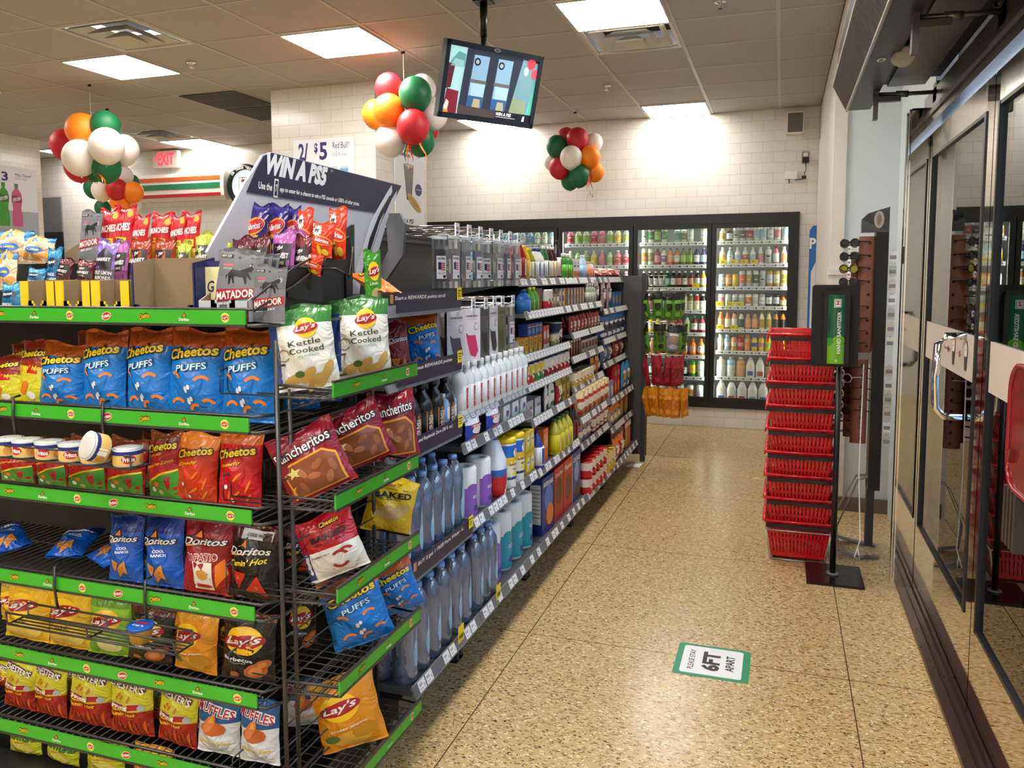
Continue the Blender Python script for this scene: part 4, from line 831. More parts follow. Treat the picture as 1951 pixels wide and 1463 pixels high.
def s_bbq(mb,S):
    lays(mb,S,.5,.62,.76,.32,1,.08); mb.text(S,'Barbecue',.42,.36,.56,.055,WT,2,-.04,.01); mb.text(S,'Flavored',.42,.31,.28,.025,M('#c8b8a0'),2)
    for x,y,r in ((.72,.2,.22),(.85,.3,.14),(.3,.1,.12)): mb.ell(S,x,y,r,r*.5,M('#b8602c',.45),2,10,.3); mb.ell(S,x,y,r*.6,r*.3,M('#d08040',.45),3,8,.3)
def s_ched(mb,S):
    lays(mb,S,.42,.62,.66,.3,1,.12); mb.text(S,'Cheddar Jalapeno',.5,.34,.6,.04,WT,2,.1,.01); mb.ell(S,.5,.16,.3,.12,M('#e8b040',.4),1,14); mb.ell(S,.72,.24,.2,.1,M('#c88a20',.4),2,12); mb.ell(S,.2,.2,.12,.06,M('#5a7a2a',.4),3,10)
def s_kettle(mb,S):
    lays(mb,S,.6,.72,.38,.2,2); mb.text(S,'Kettle',.56,.55,.5,.07,M('#2c3a30'),2,.05,.01); mb.text(S,'Cooked',.58,.46,.54,.07,M('#2c3a30'),2,.05,.01); mb.text(S,'JALAPENO',.6,.385,.34,.03,M('#5a9a8a'),2,.04,.01)
    arc(mb,S,.2,.42,.10,0,330,.02,M('#8a7a4a'),2,.7); mb.rect(S,.0,.14,.1,.8,M('#2c4a9a',.35),1,2,6)
    for x,y in ((.3,.12),(.55,.16),(.75,.1),(.85,.2),(.62,.07)): mb.ell(S,x,y,.15,.06,M('#c8a050',.5),2,10,x)
    mb.ell(S,.42,.18,.08,.04,M('#4a6a2a'),3,10)
def s_chest(mb,S):
    otext(mb,S,"CHESTER'S",.48,.82,.84,.11,WT,M('#5a1020'),2,-.12,.02,.1,.2); mb.rect(S,.1,.8,.47,.56,M('#b8141c',.4),2,4,1); mb.text(S,'FRIES',.42,.515,.44,.055,WT,4,-.03,.04); mb.rect(S,.1,.8,.563,.57,WT,2,4,1)
    for x,y in ((.3,.64),(.45,.66),(.6,.63),(.38,.7)): mb.ell(S,x,y,.03,.05,M('#c8781c'),1,8,x*5)
    mb.ell(S,.85,.5,.07,.05,M('#b8bcc4'),3,12)
    mb.text(S,"Flamin' Hot",.46,.40,.62,.06,M('#f2c020'),2,.0,.02,.25)
    for i in range(9): mb.pol(S,[(.05+i*.1,.02),(.1+i*.1,.02),(.12+i*.1,.24+.03*(i%3)),(.07+i*.1,.24+.03*(i%2))],M(['#c8481c','#a8381a','#d8601c'][i%3],.4),2)
def s_ruff(mb,S):
    otext(mb,S,'RUFFLES',.5,.78,.86,.13,M('#b01428'),WT,2,-.14,.02,.1,.1); mb.ell(S,.5,.50,.3,.12,M('#c8602c',.4),2,12); mb.ell(S,.42,.58,.18,.1,M('#e08040',.4),3,10,.8); mb.pol(S,[(.4,.6),(.48,.72),(.52,.6)],M('#f0b030'),4); mb.text(S,"Flamin' Hot",.48,.25,.75,.08,M('#f2c838'),2,.03,.02,.25)
def s_fun(mb,S): otext(mb,S,'FUNYUNS',.5,.78,.88,.2,M('#2f7a28'),M('#143a14'),2,0,.03,.07); mb.rect(S,.2,.8,.55,.62,M('#c89a2c'),2,3,1); mb.text(S,'Onion flavored rings',.5,.585,.5,.03,KT,3); arc(mb,S,.5,.3,.28,0,360,.1,M('#d8b878',.5),2,.6)
def s_ranch(mb,S):
    otext(mb,S,'Rancheritos',.48,.74,.86,.15,WT,KT,2,.1,.01,.05); mb.pol(S,[(.1,.06),(.9,.06),(.92,.5),(.75,.62),(.2,.58),(.08,.45)],M('#e8a030',.4),1); mb.pol(S,[(.13,.08),(.87,.08),(.89,.48),(.74,.59),(.21,.55),(.11,.44)],M('#8a4a28',.3),2)
    for x,y in ((.3,.2),(.5,.3),(.7,.2),(.6,.44),(.35,.4),(.8,.34)): mb.ell(S,x,y,.1,.05,M('#a8643a',.35),3,8,x*6)
    P=[]; 
    for i in range(10): r=.12 if i%2==0 else .055; a=PI/2+i*PI/5; P.append((.24+r*math.cos(a),.44+r*.75*math.sin(a)))
    mb.pol(S,P,M('#d8c878',.4),4)
def s_bakr(mb,S):
    otext(mb,S,'Cheetos',.62,.87,.34,.07,YT,KT,2,.1); mb.rect(S,.3,.9,.765,.775,KT,2,3,1); mb.text(S,'BAKED',.55,.68,.62,.10,KT,2,.02,.04); mb.text(S,'50% LESS FAT',.55,.58,.55,.035,KT,2,.0,.01)
    mb.text(S,"FLAMIN' HOT",.32,.40,.32,.03,KT,2,0,.02)
    for a in ((.62,.3,.12,10,140),(.6,.22,.12,190,330),(.75,.34,.1,20,160)): arc(mb,S,*a,.06,M('#a8281c',.45),2,.7)
    mb.rect(S,0,.12,.05,.95,M('#27407e',.35),1,1,8)
def s_baky(mb,S):
    mb.text(S,"Lay's",.45,.88,.36,.06,M('#b01420'),2,.1,.02,.25); mb.rect(S,.3,.9,.80,.808,KT,2,3,1); mb.text(S,'BAKED',.48,.70,.8,.11,KT,2,.04,.04); mb.text(S,'65% LESS FAT',.4,.62,.5,.03,KT,2,.0,.01)
    for x,y in ((.35,.4),(.55,.35),(.7,.45)): mb.ell(S,x,y,.2,.1,M('#c8a468',.5),2,12,.4)
def s_mun(mb,S):
    mb.text(S,'MUNCHIES',.5,.60,.84,.14,WT,2,.05,.03); mb.ell(S,.84,.86,.12,.07,M('#f0a020'),2,12); mb.rect(S,.18,.82,.28,.42,M('#f2d21c',.4),2,3,1); mb.text(S,'SALTED',.5,.35,.5,.09,KT,3,0,.03)
    for x,y in ((.2,.12),(.4,.1),(.6,.14),(.8,.1)): mb.ell(S,x,y,.1,.07,M('#c8982c',.4),3,8,x*3)
def s_munh(mb,S):
    mb.text(S,'MUNCHIES',.5,.62,.84,.12,WT,2,.05,.03); mb.rect(S,.15,.85,.36,.46,M('#e8a01c',.4),2,3,1); mb.text(S,'HONEY ROASTED',.5,.41,.6,.05,KT,3,0,.02); mb.ell(S,.84,.82,.12,.08,M('#f0a020'),2,12)
    for i in range(4): arc(mb,S,.5,.04,.1+.07*i,0,180,.03,M('#b8741c',.4),2,.7)
def s_harv(mb,S): mb.rect(S,.1,.9,.38,.78,M('#17130f',.35),1,4,3); mb.text(S,'The',.45,.70,.25,.07,WT,2,.2,.02,.3); mb.text(S,'HARVEST',.5,.56,.66,.09,WT,2,.02,.03); mb.text(S,'NUTS',.5,.44,.35,.05,M('#d8c8a0'),2,0,.02)
def s_chile(mb,S): mb.pol(S,[(.15,.7),(.5,.85),(.85,.7),(.85,.4),(.15,.4)],M('#2a2430',.35),1); mb.text(S,'HARVEST',.5,.60,.6,.07,WT,2,.02,.03); mb.text(S,'CHILE LIMON',.5,.33,.8,.07,WT,2,0,.02); mb.text(S,'ALMONDS',.5,.23,.75,.07,WT,2,0,.02)
def s_sab(mb,S): mb.ell(S,.5,.58,.46,.16,M('#f0a428',.4),1,18,.15); mb.ell(S,.5,.58,.42,.12,M('#d42a1c',.4),2,18,.15); mb.text(S,'Sabritas',.5,.58,.66,.12,WT,3,.12,.02,.25); mb.text(S,'Adobadas',.5,.4,.5,.06,YT,2,.1,.02,.25); [mb.ell(S,x,y,.16,.09,M('#e8c43a',.4),2,10,x*4) for x,y in ((.3,.2),(.55,.14),(.75,.24))]
def s_nin(mb,S):
    P=[]
    for i in range(22): r=.24 if i%2==0 else .17; a=i*PI/11; P.append((.32+r*math.cos(a),.74+r*.7*math.sin(a)))
    mb.pol(S,P,WT,1); mb.text(S,'99',.29,.74,.2,.11,KT,2,0,.05); mb.text(S,'c',.42,.77,.05,.05,KT,2,0,.03)
    mb.ell(S,.58,.46,.42,.13,M('#f0a428',.4),1,18,-.1); mb.ell(S,.58,.46,.38,.10,M('#d42a1c',.4),2,18,-.1); mb.text(S,'Sabritas',.6,.46,.6,.1,WT,3,-.1,.02,.25); [mb.ell(S,x,y,.15,.09,M('#e8c43a',.4),2,10,x*4) for x,y in ((.5,.2),(.75,.14))]
def bull(mb,S,cx,cy,s_,m,k):
    for P in ([(-.5,.1),(-.35,.28),(.0,.25),(.3,.38),(.42,.28),(.35,.05),(.1,-.02),(-.35,-.0)],[(.28,.36),(.5,.5),(.62,.36),(.5,.22),(.38,.24)],[(.5,.48),(.44,.62),(.54,.52)],[(.58,.42),(.72,.52),(.6,.46)],[(-.5,.12),(-.46,-.35),(-.38,-.35),(-.36,.02)],[(-.38,.04),(-.24,-.3),(-.18,-.3),(-.24,.04)],[(.16,.02),(.3,-.3),(.36,-.28),(.32,.05)],[(.3,.1),(.5,-.12),(.54,-.08),(.38,.2)],[(-.5,.1),(-.62,.0),(-.60,-.2),(-.57,0)]):
        mb.pol(S,[(cx+x*s_,cy+y*s_*.7) for x,y in P],m,k)
def s_mat(mb,S):
    bull(mb,S,.55,.62,.5,KT,1); mb.pol(S,[(.03,.22),(.97,.34),(.97,.48),(.03,.40)],M('#b51f28',.4),2); mb.text(S,'MATADOR',.5,.355,.86,.12,WT,3,.12,.03); mb.text(S,'BEEF JERKY',.45,.22,.6,.05,WT,2,.1,.02); mb.rect(S,.08,.36,.88,.93,KT,1,1,1); mb.text(S,'NEW SIZE!',.22,.905,.22,.03,WT,2); mb.text(S,'$2.29',.84,.905,.18,.04,KT,2); mb.ell(S,.5,.90,.03,.018,KT,1,8); mb.rect(S,.15,.4,.76,.79,M('#c85a60'),1,1,1); mb.rect(S,.15,.38,.71,.745,M('#8a8c90'),1,1,1); mb.rect(S,.75,.9,.72,.80,M('#b0b2b6'),1,1,1)
def s_cash(mb,S): mb.ell(S,.5,.66,.4,.12,M('#0d2a4a',.35),1,14); mb.text(S,'Planet',.5,.66,.5,.08,WT,2,.1,.02,.3); mb.text(S,'WHOLE',.5,.36,.5,.08,WT,2,0,.03); mb.text(S,'CASHEWS',.5,.24,.7,.08,WT,2,0,.03)
def s_mix(mb,S): [mb.ell(S,x,y,.2,.1,M('#d8903c',.5),1,10,x*4) for x,y in ((.3,.85),(.65,.9),(.2,.2),(.55,.12),(.8,.25))]; mb.ell(S,.5,.45,.26,.14,M('#2a62b8'),2,14); mb.rect(S,.34,.66,.43,.48,YT,3,2,1)
def s_lying(mb,S): s_crunchy(mb,S)
sty('puffs','#1277cc','#b9561a',(.80,),s_puffs,.15,.225,.08); sty('crunchy','#c8121c','#c2601c',(.84,),s_crunchy,.14,.21,.075); sty('orangetop','#cf3a16','#e8862a',(.78,),s_crunchy,.14,.21,.075)
sty('limon','#b4161c','#7a3a18',(.86,),s_limon,.14,.21,.075); sty('hotyellow','#d8cf2c','#8e2c18',(.62,),lambda mb,S:(cheet(mb,S,.5,.8,.8,.11),mb.rect(S,.02,.98,.52,.68,M('#c0161e',.35),1,4,1),mb.text(S,"Flamin' Hot",.5,.6,.8,.07,YT,2,.05,.02,.25),mb.ell(S,.4,.3,.18,.08,OT,2,10,.5),mb.ell(S,.6,.2,.12,.06,WT,2,10)),.14,.21,.075)
sty('cool','#1658b8','#0f2f7e',(.76,),s_cool); sty('tap','#9c1a1c','#7a1418',(.8,),s_tap); sty('dflam','#17120f','#4a1414',(.8,),s_dflam); sty('nacho','#8e1c1e','#6a1416',(.8,),s_nacho)
sty('class','#e8b81c','#c89c2c',(.86,),s_class); sty('lim','#8cbc2c','#6a9a2c',(.82,),s_lim); sty('bbq','#1c1714','#5a3018',(.88,),s_bbq); sty('ched','#e0901a','#d89c30',(.86,),s_ched); sty('kettle','#e6e4d8','#3c7a3c',(.77,),s_kettle,.16,.20,.08)
sty('chest','#a8281a','#d4cc28',(.44,),s_chest,.14,.22,.07); sty('ruff','#e8e8ec','#1a5a8e',(.60,),s_ruff,.15,.22,.075); sty('fun','#c8cc28','#8a9a2c',(.9,),s_fun); sty('ranch','#8e1228','#8e1228',(.9,),s_ranch,.15,.2,.075)
sty('bakr','#e8dfd2','#b8141e',(.48,),s_bakr,.15,.2,.07); sty('baky','#d8b01c','#e2bc14',(.5,),s_baky,.14,.19,.07); sty('mun','#c4a42c','#c4121c',(.24,),s_mun,.10,.12,.04); sty('munh','#c8801c','#c4121c',(.34,),s_munh,.10,.12,.04)
for n_,c1,c2 in (('harv_maroon','#5c3a34','#5a1f2c'),('harv_rust','#7a3a24','#9c3a20'),('harv_olive','#6a6a28','#a8b03a'),('harv_brown','#4a2a24','#6a2a2c'),('harv_purple','#7a3a6a','#a85aa0')): sty(n_,c1,c2,(.4,),s_harv,.09,.11,.035,.18)
sty('chile','#6a6470','#8a6ac0',(.42,),s_chile,.09,.12,.035,.18); sty('sab','#3a2a7e','#2f2372',(.8,),s_sab,.10,.14,.045,.2); sty('nin','#e03a1c','#e03a1c',(.8,),s_nin,.10,.14,.045,.2); sty('mat','#787a80','#6c6e74',(.6,),s_mat,.13,.16,.02,.45)
sty('cash','#1d6a9a','#2a8ab8',(.6,),s_cash,.09,.11,.035,.2); sty('mix','#e8d4b0','#2a7ab8',(.78,),s_mix,.14,.18,.05); sty('flamlime','#52a82c','#3f8a2c',(.6,),s_lim,.12,.16,.05); sty('orangebag','#e88a1c','#d8641c',(.6,),s_crunchy,.14,.2,.06)
def bag(style):
    base,top,br,fn,w_,h_,d_,ro=ST[style]
    def b():
        S=bagfn(w_,h_,d_,sum(map(ord,style))%97,.6 if style=='mat' else 0); mb=MB(); A=foil(base,ro); B=foil(top,ro)
        if style=='mat': A,B=M(base,.5),M(top,.5)
        us=[i/14 for i in range(15)]; vs=sorted(set([0,.02,.045]+[.045+.9*i/15 for i in range(1,16)]+[.965,1]+list(br)))
        mb.grid(S,us,vs,lambda j:B if vs[j]>=br[0]-1e-6 else A)
        def Bk(u,v): p=S(u,v); return Vector((p.x,-p.y*.9,p.z))
        mb.grid(Bk,us,vs,lambda j:B if vs[j]>=br[0]-1e-6 else A,True,True)
        fn(mb,S); 
        return mb.build('jerky_pouch' if style=='mat' else 'nut_bag' if style.startswith(('harv','mun','chile','cash')) else 'chip_bag')
    return b
def rotm(rz,roll,lean): return (Matrix.Rotation(math.radians(rz),3,'Z')@Matrix.Rotation(math.radians(roll),3,'Y')@Matrix.Rotation(-math.radians(lean),3,'X')).to_euler()
SG_='snack bags in the side baskets of the wire rack'; BG='snack bags on the front of the wire rack'
def bagat(style,uc,vt,vb,wpx,label,yp=None,xp=None,zs=None,rz=0,roll=0,lean=8,group=None,zoff=0):
    P=(lambda u,v:ony(u,v,yp)) if yp is not None else (lambda u,v:onx(u,v,xp))
    vm=(vt+vb)/2; c=P(uc,vm); bot=P(uc,vb); dep=(RC@(c-EYE)).z; px=dep/F
    zb=bot.z if zs is None else zs
    h_=max(.04,(vb-vt)*px); 
    if zs is not None: h_=max(.05,P(uc,vt).z-zs)
    w_=wpx*px*(1.14 if yp is not None and group==BG else 1.0); base=ST[style]; ra=math.radians(roll)
    if abs(roll)>5: h_=(vb-vt)*px*(1.0 if group==SG_ else .86); w_=wpx*px*(1.06 if group==SG_ else .86); zb+=abs(math.sin(ra))*w_/2*.9
    cat='jerky pouch' if style=='mat' else 'bag of nuts' if style.startswith(('harv','mun','chile','cash')) else 'bag of chips'
    x,y=c.x-math.sin(ra)*h_/2,c.y
    return place(('bag',style),bag(style),(x,y,zb+.002+zoff),rotm(rz,roll,lean),label,cat,group,(w_/base[4],min(1.1,max(.6,w_/base[4])),h_/base[5]))
# ---------------- end cap rack ----------------
EX0,EX1,EY0,EY1=-3.0,-1.235,1.70,2.24
rack=tag(empty('snack_display_rack',(-1.9,2.0,0)),'tall black wire snack rack with green label strips, filling the left foreground','display rack')
def rb(mb,name,parent=None):
    o=mb.build(name,parent or rack); 
    if not parent: o.matrix_parent_inverse=Matrix.Translation((1.9,-2.0,0))
    return o
def emblem(mb,f,k,x,s_=1):
    if k==0: mb.ell(f,x,0,.0125*s_,.0115*s_*1.05,M('#f2e6c8',.4),1,16); mb.ell(f,x,0,.0112*s_,.0104*s_,M('#f4c21c',.4),2,16); mb.ell(f,x,0,.012*s_,.0055*s_,M('#b01420',.4),3,14,.1); mb.text(f,"Lay's",x,0,.019*s_,.0075*s_,WT,4,.08,.02,.2)
    elif k==1: mb.ell(f,x,0,.0165*s_,.0105*s_,M('#f2e0b0',.4),1,18,.3); mb.ell(f,x,0,.015*s_,.009*s_,M('#b01420',.4),2,18,.3); mb.text(f,'Fritos',x,0,.024*s_,.009*s_,WT,3,.3,.03)
    elif k==2: otext(mb,f,'Cheetos',x,0,.033*s_,.013*s_,M('#f0b81c',.4),KT,1,.2,.02,.12,.2)
    else: mb.pol(f,[(x-.008*s_,.001),(x+.001,.012*s_),(x+.008*s_,.001)],M('#2a1a10'),1); mb.pol(f,[(x-.005*s_,.002),(x+.001,.009*s_),(x+.005*s_,.002)],OT,2); mb.text(f,'Doritos',x,-.006*s_,.032*s_,.008*s_,WT,2,0,.02,.15)
GST=M('#38a824',.35)
ZF=[1.385,1.118,.885,.635,.405,.178]
for q,z in enumerate(ZF):
    mb=MB(); mb.tube([(EX0,EY0,z-.004),(EX1+.02,EY0,z-.004),(EX1+.045,EY0+.05,z-.004),(EX1+.045,EY1,z-.004)],.005,WIRE,6); mb.tube([(EX0,EY0+.004,z+.036),(EX1+.01,EY0+.004,z+.036),(EX1+.04,EY0+.05,z+.036)],.0045,WIRE,6); mb.tube([(EX0,EY1-.25,z-.002),(EX1,EY1-.25,z-.002)],.004,WIRE,5)
    if q==0: mb.box(EX0,EX1+.02,EY0+.004,EY1,z-.008,z-.0,M('#2a2a2c',.4))
    else:
        x=EX0+.02
        while x<EX1: mb.tube([(x,EY0,z-.004),(x,EY1-.1,z-.004)],.0022,WIRE,4); x+=.028
    o=rb(mb,'wire_shelf')
    mb=MB(); mb.box(EX0,EX1,EY0-.012,EY0-.007,z-.002,z+.034,GST); mb.box(EX0,EX1,EY0-.014,EY0-.004,z-.007,z-.001,WIRE)
    f=plane((EX1,EY0-.0125,z+.016),(1,0,0),(0,0,1),(0,-1,0),.0003); sh=[0,.012,.004,.002,0,.0][q]
    for k in range(9): emblem(mb,f,[0,3,2,1][k%4],-.058-sh-k*.1245)
    st=mb.build('label_strip',o)
# uprights and side lattice
for y_,x_ in ((EY0+.02,-1.172),(EY0+.075,-1.172),(EY1-.02,-1.172)): rb(MB().tube([(x_,y_,.0),(x_,y_,1.345)],.006,WIRE,6),'corner_post')
mb=MB(); z=.12
while z<1.33: mb.tube([(-1.172,EY0+.02,z),(-1.172,EY1-.02,z)],.003,WIRE,4); z+=.058
rb(mb,'side_lattice')
for x_ in (-1.26,-2.0,-2.9): rb(MB().box(x_-.02,x_+.02,EY1-.045,EY1-.005,0,1.6,BLACK),'upright')
rb(MB().box(EX0,EX1,EY1-.012,EY1,.1,1.36,M('#1a1a1b',.6)),'back_panel')
mb=MB(); mb.box(EX0,-1.2,EY0+.1,EY1-.02,.0,.10,BLACK); rb(mb,'kick_base')
rb(MB().box(EX0,EX1-.01,EY0+.10,EY0+.25,1.385,1.462,M('#222223',.5)),'step_tier'); rb(MB().box(EX0,EX1-.01,EY0+.25,EY1-.05,1.385,1.545,M('#222223',.5)),'step_tier')
# top side wings
XS=-1.205
def wing(L,name,m,th=.006): mb=MB(); mb.prism([onx(u,v,XS) for u,v in L],(th,0,0),m); return rb(mb,name)
wing([(611,470),(668,428),(672,428),(672,520),(640,516),(612,524)],'side_plate',M('#2b2b2d',.4)); wing([(540,512),(606,500),(612,575),(545,566)],'side_plate',M('#2b2b2d',.4))
mb=MB(); 
for L in ([(481,570),(560,510),(664,452),(668,458),(671,515),(664,528)],[(481,570),(484,592),(560,545),(620,498),(625,460)],[(671,470),(666,525),(640,512),(560,508)]): mb.tube([onx(u,v,XS+.012) for u,v in L],.0035,WIRE,5)
rb(mb,'wire_guard')
# side baskets
ZSD=[1.205,.925,.685,.445,.152]
SDX0,SDX1,SDY0,SDY1=-1.165,-1.035,1.745,2.235
for q,z in enumerate(ZSD):
    mb=MB(); mb.tube([(-1.172,EY0+.02,z+.03),(SDX1,SDY0,z+.02),(SDX1,SDY1,z+.02),(-1.172,SDY1,z+.03)],.004,WIRE,6); mb.tube([(-1.172,EY0+.02,z-.002),(SDX1,SDY0,z-.004),(SDX1,SDY1,z-.004)],.0035,WIRE,6)
    y_=SDY0
    while y_<SDY1+.001: mb.tube([(-1.36,y_,z-.003),(SDX1,y_,z-.003)],.0022,WIRE,4); y_+=.035
    for k in range(6): x_=-1.15+.02*k; mb.tube([(x_,SDY0-.02+.0*k,z-.004),(x_,SDY1,z-.004)],.002,WIRE,4)
    y_=SDY0
    while y_<SDY1: mb.tube([(-1.36,y_,z),(-1.36,y_,z+.06)],.002,WIRE,4); y_+=.03
    mb.tube([(-1.36,SDY0,z+.06),(-1.36,SDY1,z+.06)],.003,WIRE,5)
    o=rb(mb,'side_basket')
    mb=MB(); mb.box(SDX1+.004,SDX1+.009,SDY0,SDY1,z+.0,z+.036,GST); mb.box(SDX1+.003,SDX1+.011,SDY0,SDY1,z+.036,z+.042,WIRE); mb.box(SDX1+.003,SDX1+.011,SDY0,SDY1,z-.006,z+.0,WIRE)
    f=plane((SDX1+.0095,SDY0,z+.018),(0,1,0),(0,0,1),(1,0,0),.0003)
    for k,x in ((2,.115),(3,.27),(0,.42)): emblem(mb,f,k,x)
    mb.build('label_strip',o)
# hanging clip baskets on the front
def clip(x0,x1,z,yf=-.075):
    t=empty('clip_on_basket',((x0+x1)/2,EY0,z)); a,b=x0-(x0+x1)/2,x1-(x0+x1)/2; mb=MB()
    for zz,yy in ((0,yf),(.035,yf-.005),(0,-.01),(.035,-.01)): mb.tube([(a,yy,zz),(b,yy,zz)],.0032,WIRE,5)
    for xx in (a,(a+b)/2,b): mb.tube([(xx,-.01,.035),(xx,-.01,0),(xx,yf,0),(xx,yf-.005,.035)],.003,WIRE,5)
    for k in range(1,4): mb.tube([(a,-.01+(yf+.01)*k/4,0),(b,-.01+(yf+.01)*k/4,0)],.0025,WIRE,4)
    mb.build('wire_basket',t); mb=MB()
    for xx in (a+(b-a)*.2,a+(b-a)*.75): MB().tube([(xx,-.012,.035),(xx,-.02,.10),(xx,-.016,.155),(xx,.006,.158)],.004,WIRE,6).build('hook',t)
    return t
tag(clip(-2.12,-1.545,1.015),'long wire basket hooked on the rack front, holding the dip cans','basket'); tag(clip(-2.0,-1.43,.545),'wire basket hooked on the rack front over the yellow chip bags','basket')
def dipcan():
    t=empty('dip_can'); mb=MB(); r=.037; mb.lathe([(r-.003,0,K('silver')),(r,.004,M('#e8c070',.4)),(r,.030,M('#1f2f7a',.4)),(r,.040,K('silver')),(r+.001,.045,K('silver')),(r-.004,.044,K('silver')),(r-.004,.041)],K('silver'),22); f=lambda u,v,k:Vector((r*math.sin(u),-r*math.cos(u)-.0005*k,v))
    mb.ell(f,-.3,.02,.5,.011,M('#b01420',.4),1,14,.0); mb.text(f,'Fritos',-.3,.02,.8,.012,WT,2,0,.03); mb.ell(f,.75,.016,.3,.012,M('#c88a3c',.4),1,12); mb.rect(f,1.1,1.6,.008,.032,WT,1,2,1); mb.build('body',t)
    MB().lathe([(r-.002,.045),(r-.006,.047),(.01,.047),(0,.047)],M('#e8e6e0',.3,.4),20).build('lid',t); return t
for k,u in enumerate((18,52,95,140,182)): place('dip',dipcan,(ony(u,830,EY0-.048).x,EY0-.050,1.0195),(0,0,.3*k),'small dip can in the hooked wire basket, %s from the left'%ORD[k],'can','dip cans in the clip-on basket')
place('dip',dipcan,(ony(242,830,EY0-.05).x,EY0-.05,1.0195),(0,0,1.1),'dip can at the right end of the hooked wire basket, under the tipped one','can','dip cans in the clip-on basket')
place('dip',dipcan,(ony(217,830,EY0-.06).x-.01,EY0-.085,1.064),(math.radians(68),0,-.3),'tipped dip can showing its white lid, atop the others','can','dip cans in the clip-on basket')
t=tag(empty('dip_cup',(ony(268,1180,EY0-.045).x,EY0-.047,.5495)),'small plastic dip cup with blue lid standing in the lower hooked basket','cup')
MB().lathe([(.025,0),(.031,.035),(.033,.037)],M('#c89a3c',.4),20).build('body',t); mb=MB(); mb.lathe([(.035,.037),(.035,.043),(.033,.044),(0,.0441)],M('#1a5ab8',.3),20); f=plane((0,0,.0445),(1,0,0),(0,1,0),(0,0,1),.0003); mb.rect(f,-.02,.02,.004,.012,RT_,1,1,1); mb.text(f,"Lay's",0,-.008,.035,.012,WT,1,0,.03); mb.build('lid',t)
# front rows (u centre, v top, v bottom, width px)
BG='snack bags on the front of the wire rack'
def frow(row,L,zs,yp,names,g=None):
    for k,(s_,u,vt,vb,wp,roll,lab) in enumerate(L): bagat(s_,u,vt,vb,wp,'%s, %s'%(lab,names%(ORD[k] if k else 'leftmost')) if '%s' in names else lab+', '+names,yp=yp,zs=zs,roll=roll,lean=6,group=g or BG,rz=[2,-3,4,0,-4,3,1][k%7])
    if row<6:
        for k,(s_,u,vt,vb,wp,roll,lab) in enumerate(L[:6]):
            if row==3 and k==0: continue
            o=bagat(s_,u-18,vt+3,vb,wp*.95,(lab.split(' cut')[0]+', in the second row behind the %s one'%(ORD[k] if k else 'leftmost')),yp=yp+.085,zs=zs,roll=-roll,lean=3,group='second row of bags on the wire rack',rz=-3)
YF=1.80
frow(1,[('hotyellow',15,680,775,75,-4,'red and yellow chip bag'),('hotyellow',66,650,778,74,4,'red and yellow cheese snack bag'),('puffs',118,655,782,96,4,'blue and orange puffs bag'),('puffs',196,632,788,92,0,'blue and orange puffs bag'),('puffs',280,628,792,98,-2,'blue and orange puffs bag'),('puffs',372,630,798,112,3,'blue and orange puffs bag'),('puffs',470,628,808,104,0,'blue and orange puffs bag')],ZF[1],YF,'%s on the first wire shelf below the top')
frow(2,[('limon',34,842,915,74,2,'red and green cheese snack bag'),('limon',98,838,922,70,-2,'red and green cheese snack bag'),('limon',166,835,935,80,2,'red and green cheese snack bag'),('limon',240,838,940,80,4,'red and green cheese snack bag'),('limon',312,826,948,72,-2,'red and green cheese snack bag'),('orangetop',374,828,958,80,2,'red cheese snack bag with orange top'),('crunchy',455,826,965,86,0,'bright red crunchy cheese snack bag')],ZF[2],YF,'%s on the shelf behind the dip cans')
frow(3,[('cool',238,985,1112,70,0,'standing blue tortilla chip bag'),('cool',310,985,1128,84,-2,'standing blue tortilla chip bag'),('tap',396,988,1140,98,2,'dark red tortilla chip bag with white panel'),('dflam',482,1000,1158,98,2,'black tortilla chip bag with red chips')],ZF[3],YF,'%s standing on the middle shelf')
for k,(u,v,wp) in enumerate(((25,1062,115),(120,1078,110),(182,1086,85))):
    o=bagat('cool',u,v-30,v,wp,'blue tortilla chip bag lying flat on the middle shelf, %s from the left'%ORD[k],yp=1.86,group=BG); o.location=(ony(u,v,1.80).x,1.80,ZF[3]+.045); o.rotation_euler=(math.radians(-78),math.radians(6*(k-1)),math.radians(60-40*k)); o.scale=(.75,.75,.75)
frow(4,[('class',52,1108,1235,92,2,'yellow potato chip bag'),('class',132,1118,1250,98,-2,'yellow potato chip bag'),('lim',208,1140,1268,86,0,'lime green potato chip bag'),('bbq',286,1160,1285,92,2,'black barbecue chip bag with brown chips'),('ched',372,1168,1302,92,0,'orange yellow potato chip bag'),('bbq',472,1170,1322,104,0,'large black chip bag with red banner')],ZF[4],YF,'%s on the fourth green edged shelf')
frow(5,[('chest',38,1262,1362,66,3,'red and yellow fries snack bag'),('chest',96,1266,1388,72,-2,'red and yellow fries snack bag'),('chest',172,1272,1402,86,2,'red and yellow fries snack bag'),('chest',250,1288,1418,90,-3,'red and yellow fries snack bag'),('chest',338,1308,1438,84,2,'red and yellow fries snack bag'),('ruff',416,1330,1452,84,0,'blue and white ridged chip bag'),('ruff',493,1340,1475,78,-2,'blue and white ridged chip bag')],ZF[5],YF,'%s on the fifth green edged shelf')
ZB=.035
rb(MB().box(EX0,EX1,EY0+.02,EY1-.1,ZB-.03,ZB,M('#1f1f20',.5)),'bottom_deck')
frow(6,[('fun',52,1392,1480,72,0,'yellow green onion ring bag'),('fun',122,1410,1500,74,4,'yellow green onion ring bag'),('fun',205,1418,1510,84,-3,'yellow green onion ring bag'),('ched',290,1425,1510,80,2,'golden snack bag')],ZB,YF,'%s on the lowest deck, cut by the picture')
